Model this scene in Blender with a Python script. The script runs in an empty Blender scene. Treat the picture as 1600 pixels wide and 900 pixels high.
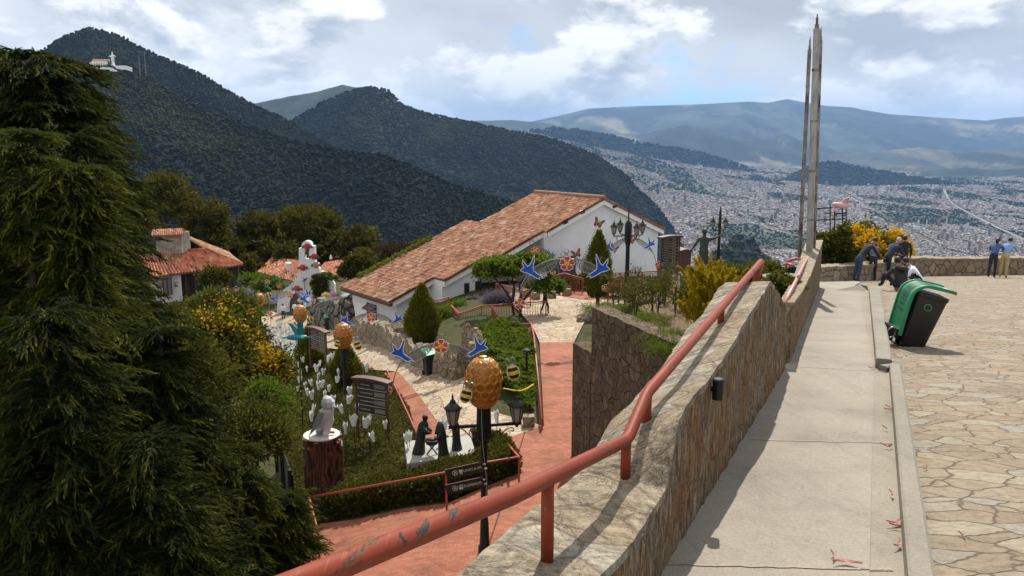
import bpy, bmesh, math, random
import numpy as np
from mathutils import Vector, Matrix, Quaternion, noise as mnoise
random.seed(7); RNG = np.random.default_rng(11)
SC = bpy.context.scene; COL = SC.collection
PI = math.pi

# ------------------------------------------------------------------ camera model (photo is 1600 x 900)
FPX = 1250.0; PITCH = math.atan(235 / 1250.0); cP, sP = math.cos(PITCH), math.sin(PITCH)
def ray(px, py):
    a = (px - 800) / FPX; b = -(py - 450) / FPX
    return Vector((a, cP + b * sP, -sP + b * cP))
def P(px, py, Y): r = ray(px, py); return r * (Y / r.y)
def on_plane(px, py, h, k): r = ray(px, py); return r * (-h / (r.z + k * r.y))     # z = -h - k*y
def on_z(px, py, z): r = ray(px, py); return r * (z / r.z)
def on_ground(px, py, fn, t0=3.0, t1=400.0):
    r = ray(px, py); t = t0; step = 0.5
    while t < t1:
        p = r * t
        if p.z < fn(p.x, p.y):
            a, b = t - step, t
            for _ in range(24):
                m = (a + b) / 2; q = r * m
                if q.z < fn(q.x, q.y): b = m
                else: a = m
            return r * b
        t += step
    return r * t1
def px_size(n, Y): return n * Y / FPX                                              # metres covered by n photo pixels

# ------------------------------------------------------------------ ground levels
def sp(t, k=1.0):
    t = t / k
    return k * (t if t > 30 else (0 if t < -30 else math.log1p(math.exp(t))))
def G(x, y):
    u = -x
    s = 0.42 * (sp(u - 3, 1.0) - sp(u - 27, 1.5))
    z = -10.0 - s
    z -= 0.035 * max(0, min(y - 40, 40)) * (1 / (1 + math.exp(-(x + 2) / 2)))
    z -= 0.55 * sp(y - 82, 3) / (1 + math.exp(-(x + 19) / 1.6))
    z -= 0.75 * sp(y - 150, 6) + 0.6 * sp(u - 62, 5) + 0.9 * sp(x - 11.2 - .03 * y, 1.2)
    return z
def plaza_z(y): return -1.45 - 0.13 * y
def ramp_z(y): return -1.55 - 0.09 * y if y < 7.9 else -1.147 - 0.141 * y

# ------------------------------------------------------------------ materials
MATS = {}
class N:
    def __init__(s, name):
        m = bpy.data.materials.new(name); m.use_nodes = True; s.m = m; s.t = m.node_tree
        s.b = s.t.nodes['Principled BSDF']; s.out = s.t.nodes['Material Output']
    def n(s, typ, **kw):
        nd = s.t.nodes.new(typ)
        for k, v in kw.items():
            if k.startswith('i_'):
                key = k[2:]; key = int(key) if key.isdigit() else key.replace('_', ' ')
                nd.inputs[key].default_value = v
            else: setattr(nd, k, v)
        return nd
    def l(s, a, b): s.t.links.new(a, b)
    def coord(s, scale=(1, 1, 1), rot=(0, 0, 0), kind='Object', loc=(0, 0, 0)):
        tc = s.n('ShaderNodeTexCoord'); mp = s.n('ShaderNodeMapping')
        mp.inputs['Scale'].default_value = scale; mp.inputs['Rotation'].default_value = rot; mp.inputs['Location'].default_value = loc
        s.l(tc.outputs[kind], mp.inputs[0]); return mp.outputs[0]
    def noise(s, vec, scale=5, detail=5, rough=.6, dist=0):
        nd = s.n('ShaderNodeTexNoise'); nd.inputs['Scale'].default_value = scale; nd.inputs['Detail'].default_value = detail
        nd.inputs['Roughness'].default_value = rough; nd.inputs['Distortion'].default_value = dist
        if vec is not None: s.l(vec, nd.inputs['Vector'])
        return nd
    def ramp(s, fac, stops, interp='LINEAR'):
        nd = s.n('ShaderNodeValToRGB'); cr = nd.color_ramp; cr.interpolation = interp
        while len(cr.elements) < len(stops): cr.elements.new(.5)
        for e, (p, c) in zip(cr.elements, stops):
            e.position = p; e.color = (*c, 1) if not isinstance(c, (int, float)) else (c, c, c, 1)
        s.l(fac, nd.inputs[0]); return nd.outputs[0]
    def mix(s, fac, a, b, typ='MIX'):
        nd = s.n('ShaderNodeMix', data_type='RGBA', blend_type=typ)
        for sock, v in ((nd.inputs[0], fac), (nd.inputs[6], a), (nd.inputs[7], b)):
            if hasattr(v, 'is_output') or isinstance(v, bpy.types.NodeSocket): s.l(v, sock)
            else: sock.default_value = v if isinstance(v, (int, float)) else (*v, 1)
        return nd.outputs[2]
    def math(s, op, a, b=0.0, c=None):
        nd = s.n('ShaderNodeMath', operation=op)
        for i, v in enumerate((a, b) if c is None else (a, b, c)):
            if isinstance(v, bpy.types.NodeSocket): s.l(v, nd.inputs[i])
            else: nd.inputs[i].default_value = v
        return nd.outputs[0]
    def bump(s, h, strength=.5, dist=.02):
        nd = s.n('ShaderNodeBump'); nd.inputs['Strength'].default_value = strength; nd.inputs['Distance'].default_value = dist
        s.l(h, nd.inputs['Height']); s.l(nd.outputs[0], s.b.inputs['Normal']); return nd
    def col(s, c):
        if isinstance(c, bpy.types.NodeSocket): s.l(c, s.b.inputs['Base Color'])
        else: s.b.inputs['Base Color'].default_value = (*c, 1)
    def set(s, rough=.8, metal=0, spec=None):
        s.b.inputs['Roughness'].default_value = rough; s.b.inputs['Metallic'].default_value = metal
        if spec is not None: s.b.inputs['Specular IOR Level'].default_value = spec
    def tint(s):
        return s.n('ShaderNodeAttribute', attribute_name='tint').outputs['Fac']

def plain(name, c, rough=.7, metal=0, var=.15, scale=8, bump=.0):
    if name in MATS: return MATS[name]
    n = N(name); v = n.coord(); nz = n.noise(v, scale, 6, .65)
    lo = tuple(max(0, x * (1 - var)) for x in c); hi = tuple(min(1, x * (1 + var)) for x in c)
    n.col(n.ramp(nz.outputs[0], [(.3, lo), (.7, hi)])); n.set(rough, metal)
    if bump: n.bump(nz.outputs[0], bump, .01)
    MATS[name] = n.m; return n.m

def leafmat(name, c1, c2, trans=.35, c3=None, rough=.8, spec=.08):
    """foliage: random leaf tint from attribute, some light passes through"""
    n = N(name); t = n.tint()
    stops = [(0, c1), (1, c2)] if c3 is None else [(0, c1), (.6, c2), (1, c3)]
    c = n.ramp(t, stops); n.col(c); n.set(rough, 0, spec)
    tr = n.n('ShaderNodeBsdfTranslucent'); n.l(n.mix(.5, c, (c2[0] * 1.6, c2[1] * 1.5, c2[2] * .6)), tr.inputs[0])
    mx = n.n('ShaderNodeMixShader'); mx.inputs[0].default_value = trans
    n.l(n.b.outputs[0], mx.inputs[1]); n.l(tr.outputs[0], mx.inputs[2]); n.l(mx.outputs[0], n.out.inputs[0])
    MATS[name] = n.m; return n.m

# ------------------------------------------------------------------ mesh builder
class MB:
    def __init__(s): s.v = []; s.f = []; s.mi = []; s.cur = 0
    def add(s, vs, fs):
        o = len(s.v); s.v.extend([Vector(v) for v in vs]); s.f.extend([[i + o for i in f] for f in fs]); s.mi.extend([s.cur] * len(fs))
    def box(s, c, d, rot=None, taper=1.0):
        M = rot if rot is not None else Matrix.Identity(3); c = Vector(c); x, y, z = d[0] / 2, d[1] / 2, d[2] / 2
        vs = [c + M @ Vector((sx * x * (taper if sz > 0 else 1), sy * y * (taper if sz > 0 else 1), sz * z)) for sz in (-1, 1) for sx, sy in ((-1, -1), (1, -1), (1, 1), (-1, 1))]
        s.add(vs, [(3, 2, 1, 0), (4, 5, 6, 7), (0, 1, 5, 4), (1, 2, 6, 5), (2, 3, 7, 6), (3, 0, 4, 7)])
    def tube(s, pts, r, n=8, cap=True, closed=False):
        pts = [Vector(p) for p in pts]; m = len(pts); rs = r if isinstance(r, (list, tuple)) else [r] * m
        o = len(s.v); up = None
        for i, p in enumerate(pts):
            if closed: t = pts[(i + 1) % m] - pts[i - 1]
            else: t = (pts[min(i + 1, m - 1)] - pts[max(i - 1, 0)])
            if t.length < 1e-9: t = Vector((0, 0, 1))
            t.normalize()
            if up is None:
                up = Vector((0, 0, 1)) if abs(t.z) < .9 else Vector((1, 0, 0))
            a = t.cross(up); a = a.normalized() if a.length > 1e-6 else t.orthogonal().normalized(); b = a.cross(t).normalized(); up = b
            k = 1.0
            if 0 < i < m - 1 and not closed:
                d = (pts[i] - pts[i - 1]).normalized().dot(t); k = 1 / max(.6, d)
            for j in range(n):
                an = 2 * PI * j / n; s.v.append(p + (a * math.cos(an) * k + b * math.sin(an)) * rs[i])
        L = m if closed else m - 1
        for i in range(L):
            i2 = (i + 1) % m
            for j in range(n):
                s.f.append([o + i * n + j, o + i * n + (j + 1) % n, o + i2 * n + (j + 1) % n, o + i2 * n + j]); s.mi.append(s.cur)
        if cap and not closed:
            s.f.append([o + j for j in range(n)][::-1]); s.mi.append(s.cur)
            s.f.append([o + (m - 1) * n + j for j in range(n)]); s.mi.append(s.cur)
    def lathe(s, prof, c=(0, 0, 0), n=16, M=None, squash=1.0):
        c = Vector(c); o = len(s.v); m = len(prof)
        for r, z in prof:
            for j in range(n):
                a = 2 * PI * j / n; q = Vector((r * math.cos(a), r * math.sin(a) * squash, z)); s.v.append(c + (M @ q if M is not None else q))
        for i in range(m - 1):
            for j in range(n):
                s.f.append([o + i * n + j, o + i * n + (j + 1) % n, o + (i + 1) * n + (j + 1) % n, o + (i + 1) * n + j]); s.mi.append(s.cur)
        s.f.append([o + j for j in range(n)][::-1]); s.mi.append(s.cur)
        s.f.append([o + (m - 1) * n + j for j in range(n)]); s.mi.append(s.cur)
    def prism(s, poly, off):
        """extrude a 3D polygon by a vector"""
        poly = [Vector(p) for p in poly]; off = Vector(off); n = len(poly); o = len(s.v)
        s.v.extend(poly); s.v.extend([p + off for p in poly])
        s.f.append([o + i for i in range(n)][::-1]); s.mi.append(s.cur)
        s.f.append([o + n + i for i in range(n)]); s.mi.append(s.cur)
        for i in range(n):
            j = (i + 1) % n; s.f.append([o + i, o + j, o + n + j, o + n + i]); s.mi.append(s.cur)
    def ell(s, c, r, n=12, m=8, M=None):
        prof = [(max(1e-3, math.sin(PI * i / m)), -math.cos(PI * i / m)) for i in range(m + 1)]
        R = Matrix.Diagonal(Vector((r[0], r[1], r[2])))
        s.lathe(prof, c, n, (M @ R) if M is not None else R)
    def xform(s, M):
        s.v = [M @ v for v in s.v]; return s
    def mesh(s, name, mats, off=Vector((0, 0, 0)), smooth=False, tints=None, weld=False):
        me = bpy.data.meshes.new(name)
        me.from_pydata([tuple(v - off) for v in s.v], [], s.f)
        for m in (mats if isinstance(mats, (list, tuple)) else [mats]): me.materials.append(m)
        if max(s.mi, default=0) > 0: me.polygons.foreach_set('material_index', s.mi)
        if smooth: me.polygons.foreach_set('use_smooth', [True] * len(s.f))
        bm = bmesh.new(); bm.from_mesh(me)
        if weld: bmesh.ops.remove_doubles(bm, verts=bm.verts, dist=1e-4)
        bmesh.ops.recalc_face_normals(bm, faces=bm.faces); bm.to_mesh(me); bm.free()
        me.update(); return me
    def build(s, name, mats, parent=None, smooth=False, world=True, bevel=0, autosmooth=False):
        """verts in world coords when world and parent is an unrotated empty; else local"""
        off = Vector((0, 0, 0))
        if world and parent is not None:
            q = parent
            while q is not None: off = off + q.location; q = q.parent
        me = s.mesh(name, mats, off, smooth)
        if bevel:
            bm = bmesh.new(); bm.from_mesh(me)
            bmesh.ops.bevel(bm, geom=[e for e in bm.edges if len(e.link_faces) == 2 and e.calc_face_angle(0) > .5], offset=bevel, segments=2, affect='EDGES', profile=.6)
            bm.to_mesh(me); bm.free()
        if autosmooth:
            me.polygons.foreach_set('use_smooth', [True] * len(me.polygons)); me.set_sharp_from_angle(angle=.7)
        return link(name, me, parent)
def link(name, me, parent=None, loc=None):
    o = bpy.data.objects.new(name, me); COL.objects.link(o)
    if parent is not None: o.parent = parent
    if loc is not None: o.location = loc
    return o
def origin_to(o, p):
    """move a top-level mesh's origin to its base point"""
    p = Vector(p); o.data.transform(Matrix.Translation(-p)); o.location = p; return o
def base_origin(o):
    n = len(o.data.vertices); co = np.empty(n * 3, np.float32); o.data.vertices.foreach_get('co', co); co = co.reshape(-1, 3)
    lo, hi = co.min(0), co.max(0); return origin_to(o, ((lo[0] + hi[0]) / 2, (lo[1] + hi[1]) / 2, lo[2]))
def tag(o, label, cat, group=None):
    o['label'] = label; o['category'] = cat
    if group: o['group'] = group
    return o
def thing(name, label, cat, loc=(0, 0, 0), rz=0, group=None):
    o = bpy.data.objects.new(name, None); COL.objects.link(o); o.empty_display_size = .2
    o.location = loc; o.rotation_euler = (0, 0, rz); return tag(o, label, cat, group)
def struct(o, kind='structure'): o['kind'] = kind; return o
def dup(root, loc, rz=None, label=None, scale=None):
    r = root.copy(); COL.objects.link(r); r.location = loc
    if rz is not None: r.rotation_euler = (0, 0, rz)
    if scale is not None: r.scale = (scale,) * 3
    if label: r['label'] = label
    for ch in list(root.children):
        c = ch.copy(); COL.objects.link(c); c.parent = r
        for g in ch.children:
            d = g.copy(); COL.objects.link(d); d.parent = c
    return r

def np_mesh(name, V, Fa, mat, tint=None, smooth=False, mats=None, mi=None, nper=None):
    """fast mesh from numpy: V (n,3), Fa (m,k)"""
    me = bpy.data.meshes.new(name); m, k = Fa.shape
    me.vertices.add(len(V)); me.vertices.foreach_set('co', np.ascontiguousarray(V, np.float32).ravel())
    me.loops.add(m * k); me.loops.foreach_set('vertex_index', np.ascontiguousarray(Fa, np.int32).ravel())
    me.polygons.add(m); me.polygons.foreach_set('loop_start', np.arange(0, m * k, k, dtype=np.int32))
    for q in (mats or [mat]): me.materials.append(q)
    if mi is not None: me.polygons.foreach_set('material_index', np.ascontiguousarray(mi, np.int32))
    if tint is not None:
        a = me.attributes.new('tint', 'FLOAT', 'FACE'); a.data.foreach_set('value', np.ascontiguousarray(tint, np.float32))
    me.update(calc_edges=True)
    me.polygons.foreach_set('use_smooth', [bool(smooth)] * m)
    return me
def unit(a): return a / np.maximum(np.linalg.norm(a, axis=-1, keepdims=True), 1e-9)
def leaves(C, D, size, width=.45, droop=0.0, tint=None, seed=0, lets=1, spread=.9):
    """C centres (n,3), D directions (n,3): each a bent diamond leaf (2 quads' worth: 4 verts folded) -> V,F(k=4),tint.
    lets>1: a feathery sprig: that many narrow leaflets fanned along the axis."""
    rng = np.random.default_rng(seed); n = len(C); D = unit(D)
    size = np.broadcast_to(np.asarray(size, float), (n,))
    if lets > 1:
        t = np.tile(np.linspace(-.45, .45, lets), n); idx = np.repeat(np.arange(n), lets)
        side = unit(np.cross(D, rng.normal(size=(n, 3))))
        sgn = np.tile(np.where(np.arange(lets) % 2 == 0, 1., -1.), n)[:, None]
        Dl = unit(D[idx] + side[idx] * sgn * spread * rng.uniform(.4, 1.1, (n * lets, 1)) + rng.normal(size=(n * lets, 3)) * .18 - np.array([0, 0, 1]) * droop * (t[:, None] + .5))
        Cl = C[idx] + D[idx] * (t * size[idx])[:, None] - np.array([0, 0, 1]) * (droop * .5 * (t + .5) ** 2 * size[idx])[:, None]
        tl = None if tint is None else np.clip(np.asarray(tint)[idx] + rng.normal(size=n * lets) * .1, 0, 1)
        return leaves(Cl, Dl, size[idx] * .62 * rng.uniform(.7, 1.2, n * lets), width, 0, tl, seed + 1)
    S = unit(np.cross(D, rng.normal(size=(n, 3))))
    Nn = np.cross(D, S); h = (size / 2)[:, None]; w = (size * width / 2)[:, None]
    V = np.stack([C - D * h, C + S * w + Nn * w * .35, C + D * h - np.array([0, 0, 1]) * (droop * h), C - S * w + Nn * w * .35], 1).reshape(-1, 3)
    Fa = np.arange(4 * n).reshape(n, 4)
    if tint is None: tint = rng.random(n)
    return V, Fa, tint
def join(parts):
    o = 0; Vs, Fs, Ts = [], [], []
    for V, Fa, t in parts:
        Vs.append(V); Fs.append(Fa + o); Ts.append(t); o += len(V)
    return np.concatenate(Vs), np.concatenate(Fs), np.concatenate(Ts)
def fol(name, parts, mat, parent=None, off=None):
    V, Fa, t = join(parts) if isinstance(parts, list) else parts
    if off is not None: V = V - np.array(off)
    return link(name, np_mesh(name, V, Fa, mat, t), parent)
def curve_pts(pts, n=40):
    """Catmull-Rom through points"""
    pts = [Vector(p) for p in pts]; out = []; m = len(pts)
    for i in range(m - 1):
        p0, p1, p2, p3 = pts[max(i - 1, 0)], pts[i], pts[i + 1], pts[min(i + 2, m - 1)]
        k = max(1, n // (m - 1))
        for j in range(k):
            t = j / k
            out.append(.5 * ((2 * p1) + (p2 - p0) * t + (2 * p0 - 5 * p1 + 4 * p2 - p3) * t * t + (3 * p1 - p0 - 3 * p2 + p3) * t ** 3))
    out.append(pts[-1]); return out
def text_mesh(s, size, mat, extrude=.004, align='CENTER'):
    cu = bpy.data.curves.new('lettering', 'FONT'); cu.body = s; cu.size = size; cu.extrude = extrude; cu.align_x = align; cu.align_y = 'CENTER'
    o = bpy.data.objects.new('lettering', cu); COL.objects.link(o)
    dg = bpy.context.evaluated_depsgraph_get(); me = bpy.data.meshes.new_from_object(o.evaluated_get(dg)); bpy.data.objects.remove(o)
    me.materials.clear(); me.materials.append(mat); return me
# ================================================================== camera, light, sky, air
cam = bpy.data.cameras.new('camera'); cam.sensor_width = 36; cam.lens = 36 * FPX / 1600; cam.clip_start = .05; cam.clip_end = 120000
camo = bpy.data.objects.new('camera', cam); COL.objects.link(camo); camo.rotation_euler = (PI / 2 - PITCH, 0, 0); SC.camera = camo
SUN_EL, SUN_AZ = math.radians(49), math.radians(13.5)
sd = Vector((math.sin(SUN_AZ) * math.cos(SUN_EL), math.cos(SUN_AZ) * math.cos(SUN_EL), math.sin(SUN_EL)))
sl = bpy.data.lights.new('sun', 'SUN'); sl.energy = 5.0; sl.angle = math.radians(.53); sl.color = (1, .95, .86)
so = bpy.data.objects.new('sun', sl); COL.objects.link(so); so.rotation_euler = (-sd).to_track_quat('-Z', 'Y').to_euler()
W = bpy.data.worlds.new('World'); SC.world = W; W.use_nodes = True
wt = W.node_tree; bg = wt.nodes['Background']; bg.inputs[1].default_value = .1
class WN(N):
    def __init__(s): s.t = wt
wn = WN()
sky = wn.n('ShaderNodeTexSky', sky_type='NISHITA', sun_disc=False); sky.sun_elevation = SUN_EL; sky.sun_rotation = SUN_AZ; sky.altitude = 3000; sky.air_density = 1.0; sky.dust_density = .6
tc = wn.n('ShaderNodeTexCoord'); sx = wn.n('ShaderNodeSeparateXYZ'); wn.l(tc.outputs['Generated'], sx.inputs[0])
cb = wn.n('ShaderNodeCombineXYZ'); wn.l(sx.outputs[0], cb.inputs[0]); wn.l(sx.outputs[1], cb.inputs[1]); wn.l(wn.math('MULTIPLY', sx.outputs[2], 2.0), cb.inputs[2])
def wmap(loc, sc=(1, 1, 1)):
    mp = wn.n('ShaderNodeMapping'); mp.inputs['Location'].default_value = loc; mp.inputs['Scale'].default_value = sc; wn.l(cb.outputs[0], mp.inputs[0]); return mp.outputs[0]
nA = wn.noise(wmap((3.1, 1.7, 0)), 2.6, 8, .55, .1)                # high veil
nB = wn.noise(wmap((7.3, 2.9, 1.2)), 5.2, 11, .57, .12)            # cumulus heaps
nB2 = wn.noise(wmap((7.3, 2.9, 1.26)), 5.2, 11, .57, .12)          # the same heaps sampled a little higher: which side faces the light
nC = wn.noise(wmap((9.2, 4.4, 2)), 2.0, 3, .5)                     # broad grey bellies
nD = wn.noise(wmap((1.2, 8.4, 5)), 15, 8, .6, .2)
bias = wn.math('MULTIPLY', wn.math('SUBTRACT', .16, sx.outputs[0]), .22)
cover = wn.ramp(wn.math('ADD', wn.math('ADD', nA.outputs[0], bias), wn.math('MULTIPLY', nB.outputs[0], .5)), [(.56, 0), (.64, 1)])
veil = wn.ramp(wn.math('ADD', nC.outputs[0], wn.math('MULTIPLY', wn.math('SUBTRACT', nA.outputs[0], .5), .5)), [(.34, (8.8, 8.8, 8.8)), (.50, (6.9, 7.05, 7.3)), (.66, (4.5, 4.75, 5.1))])
heap = wn.ramp(nB.outputs[0], [(.46, 0), (.525, 1)])
face = wn.math('ADD', wn.math('MULTIPLY', wn.math('SUBTRACT', nB.outputs[0], nB2.outputs[0]), 5.5), wn.math('MULTIPLY', wn.math('SUBTRACT', nD.outputs[0], .5), .5))
hcol = wn.ramp(wn.math('ADD', face, .5), [(.12, (4.4, 4.8, 5.4)), (.42, (6.9, 7.05, 7.2)), (.62, (9.2, 9.2, 9.1)), (.85, (10.5, 10.4, 10.2))])
ccol = wn.mix(wn.math('MULTIPLY', heap, .85), veil, hcol)
hz = wn.ramp(sx.outputs[2], [(0.0, 1), (.09, 0)])
skyc = wn.mix(cover, wn.mix(1, sky.outputs[0], (.72, .95, 1.15), 'MULTIPLY'), ccol)
skyc = wn.mix(wn.math('MULTIPLY', hz, .42), skyc, (8.3, 8.4, 8.5))
wn.l(skyc, bg.inputs[0])
vs = SC.view_settings; vs.view_transform = 'Standard'; vs.look = 'None'; vs.exposure = 0.32; vs.gamma = 1
cy_ = SC.cycles; cy_.use_denoising = True
try: cy_.denoiser = 'OPENIMAGEDENOISE'; cy_.denoising_prefilter = 'ACCURATE'
except Exception: pass
cy_.max_bounces = 6; cy_.diffuse_bounces = 3; cy_.transmission_bounces = 4; cy_.transparent_max_bounces = 4; cy_.volume_bounces = 0; cy_.glossy_bounces = 2
cy_.sample_clamp_indirect = 6

def haze_box(lo, hi, density):
    mb = MB(); c = (Vector(lo) + Vector(hi)) / 2; mb.box(c, Vector(hi) - Vector(lo))
    m = bpy.data.materials.new('haze_air'); m.use_nodes = True; t = m.node_tree; t.nodes.remove(t.nodes['Principled BSDF'])
    pv = t.nodes.new('ShaderNodeVolumePrincipled'); pv.inputs['Density'].default_value = density; pv.inputs['Color'].default_value = (.32, .58, 1, 1)
    t.links.new(pv.outputs[0], t.nodes['Material Output'].inputs['Volume']); m.cycles.homogeneous_volume = True
    o = mb.build('haze', m); struct(o, 'stuff'); return o
# ================================================================== far land: hills, valley, city
def vnoise(x, y, seed=0):
    xi = np.floor(x).astype(np.int64); yi = np.floor(y).astype(np.int64); fx = x - xi; fy = y - yi
    fx = fx * fx * (3 - 2 * fx); fy = fy * fy * (3 - 2 * fy)
    def h(a, b):
        n = (a * 374761393 + b * 668265263 + seed * 1442695041) & 0x7fffffff
        n = ((n ^ (n >> 13)) * 1274126177) & 0x7fffffff
        return ((n ^ (n >> 16)) & 0xffff) / 65535.0
    return (h(xi, yi) * (1 - fx) + h(xi + 1, yi) * fx) * (1 - fy) + (h(xi, yi + 1) * (1 - fx) + h(xi + 1, yi + 1) * fx) * fy
def fbm(x, y, oct=5, seed=0, rough=.5):
    s = 0; a = 1; t = 0
    for o in range(oct):
        s = s + a * vnoise(x * 2 ** o + 17.3 * o, y * 2 ** o - 9.1 * o, seed + o); t += a; a *= rough
    return s / t
def ridged(x, y, oct=5, seed=0):
    s = 0; a = 1; t = 0
    for o in range(oct):
        s = s + a * (1 - np.abs(2 * vnoise(x * 2 ** o + 5.7 * o, y * 2 ** o + 3.3 * o, seed + o) - 1)); t += a; a *= .5
    return s / t
RIDGES = [  # crest pixels, distance, front slope, back slope, gully depth, gully size, cover
 ([(-700,330),(-300,230),(-60,160),(20,112),(60,82),(100,56),(140,42),(180,53),(240,83),(300,107),(350,137),(390,160),(440,182),(480,207),(520,228),(600,262),(700,300),(900,380),(1100,470)], 2300, .46, .6, 120, 420, 'forest'),
 ([(-700,260),(-100,140),(60,107),(120,102),(205,104),(232,118),(290,158),(340,180),(400,200),(470,225),(540,236),(600,242),(650,262),(700,285),(760,304),(835,324),(950,372),(1100,460)], 1500, .44, .30, 100, 300, 'forest'),
 ([(200,300),(400,215),(470,180),(510,155),(545,141),(580,135),(605,140),(630,163),(655,174),(700,183),(750,193),(800,204),(860,215),(930,240),(980,273),(996,292),(1024,318),(1050,352),(1078,410)], 3600, .40, .4, 170, 520, 'forest'),
 ([(100,230),(300,190),(400,160),(450,150),(500,141),(535,131),(555,136),(575,133),(620,158),(700,187),(780,212),(900,260)], 7000, .30, .4, 150, 900, 'moor'),
 ([(560,215),(640,196),(720,188),(800,186),(860,192),(950,214)], 16000, .12, .2, 100, 1500, 'moor'),
 ([(760,232),(800,214),(830,204),(860,199),(900,203),(950,210),(1000,223),(1050,230),(1100,239),(1150,255),(1185,268),(1230,277)], 10500, .55, .4, 30, 500, 'forest'),
 ([(1225,280),(1262,262),(1285,255),(1310,254),(1350,263),(1400,271),(1460,281),(1520,289)], 9300, .6, .4, 25, 500, 'forest'),
 ([(940,240),(1010,216),(1050,200),(1070,195),(1100,199),(1140,214),(1200,228),(1260,240)], 15500, .30, .3, 110, 1100, 'moor'),
 ([(1250,262),(1310,246),(1380,234),(1440,229),(1500,238),(1560,230),(1650,225),(1900,222),(2300,225)], 15200, .13, .12, 90, 1300, 'field'),
 ([(300,230),(700,205),(800,196),(870,181),(920,169),(1000,165),(1040,164),(1100,162),(1170,158),(1200,160),(1230,154),(1250,158),(1290,165),(1330,167),(1350,171),(1390,178),(1480,184),(1540,188),(1570,184),(1610,181),(1800,175),(2300,185)], 25000, .15, .12, 420, 1900, 'field'),
 ([(1040,470),(1085,430),(1120,392),(1150,368),(1172,372),(1205,410),(1260,460)], 2300, .40, .4, 30, 150, 'forest'),
 ([(1400,300),(1440,268),(1500,262),(1560,266),(1640,258),(1900,262)], 11200, .4, .3, 30, 600, 'moor'),
]
CRX = [[(p[0] - 800) / FPX / 1.0 for p in r[0]] for r in RIDGES]
def crest(i, q):
    pts, Yc = RIDGES[i][0], RIDGES[i][1]
    qs = []; zs = []
    for px, py in pts:
        v = P(px, py, Yc); qs.append(v.x / v.y); zs.append(v.z)
    return np.interp(q, qs, zs) - 2.2 * Yc * (np.maximum(0, q - qs[-1]) + np.maximum(0, qs[0] - q))
BQ = [(P(px, 300, 1.0).x, z) for px, z in ((700, 150), (830, 60), (900, -70), (1000, -235), (1100, -375), (1200, -470), (1320, -535), (1700, -550))]
def land(q, y):
    """height and cover of the far land; q = x / y"""
    x = q * y
    s = np.clip((y - 4300) / 6500, 0, 1); s = s * s * (3 - 2 * s)
    lim = np.interp(q, [b[0] for b in BQ], [b[1] for b in BQ])
    near = -24 - .62 * np.maximum(0, y - 150)
    base = np.maximum(-550 + (lim + 550) * s, near)
    base = base + 10 * (fbm(x / 600, y / 600, 4, 5) - .5) * np.clip(y / 3000, 0, 1)
    z = base.copy(); cover = np.zeros(z.shape, int)
    for i, (pts, Yc, kf, kb, amp, gs, cov) in enumerate(RIDGES):
        zc = crest(i, q); d = Yc - y
        prof = np.where(d > 0, kf * d * (1 - .25 * np.clip(d / (Yc * .8), 0, 1)), -kb * d)
        g = ridged(x / gs, y / gs * .7, 5, 30 + i)
        dep = np.clip(prof / (amp * 1.6), 0, 1)
        h = zc - prof - amp * (1 - g) * dep * 1.3 + (fbm(x / 60, y / 60, 3, 77 + i) - .5) * min(9, Yc * .0016)
        c = {'forest': 1, 'moor': 2, 'field': 3}[cov]
        m = h > z; cover = np.where(m & (h > z + 4), c, cover); z = np.where(m, h, z)
    return z, cover
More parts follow.
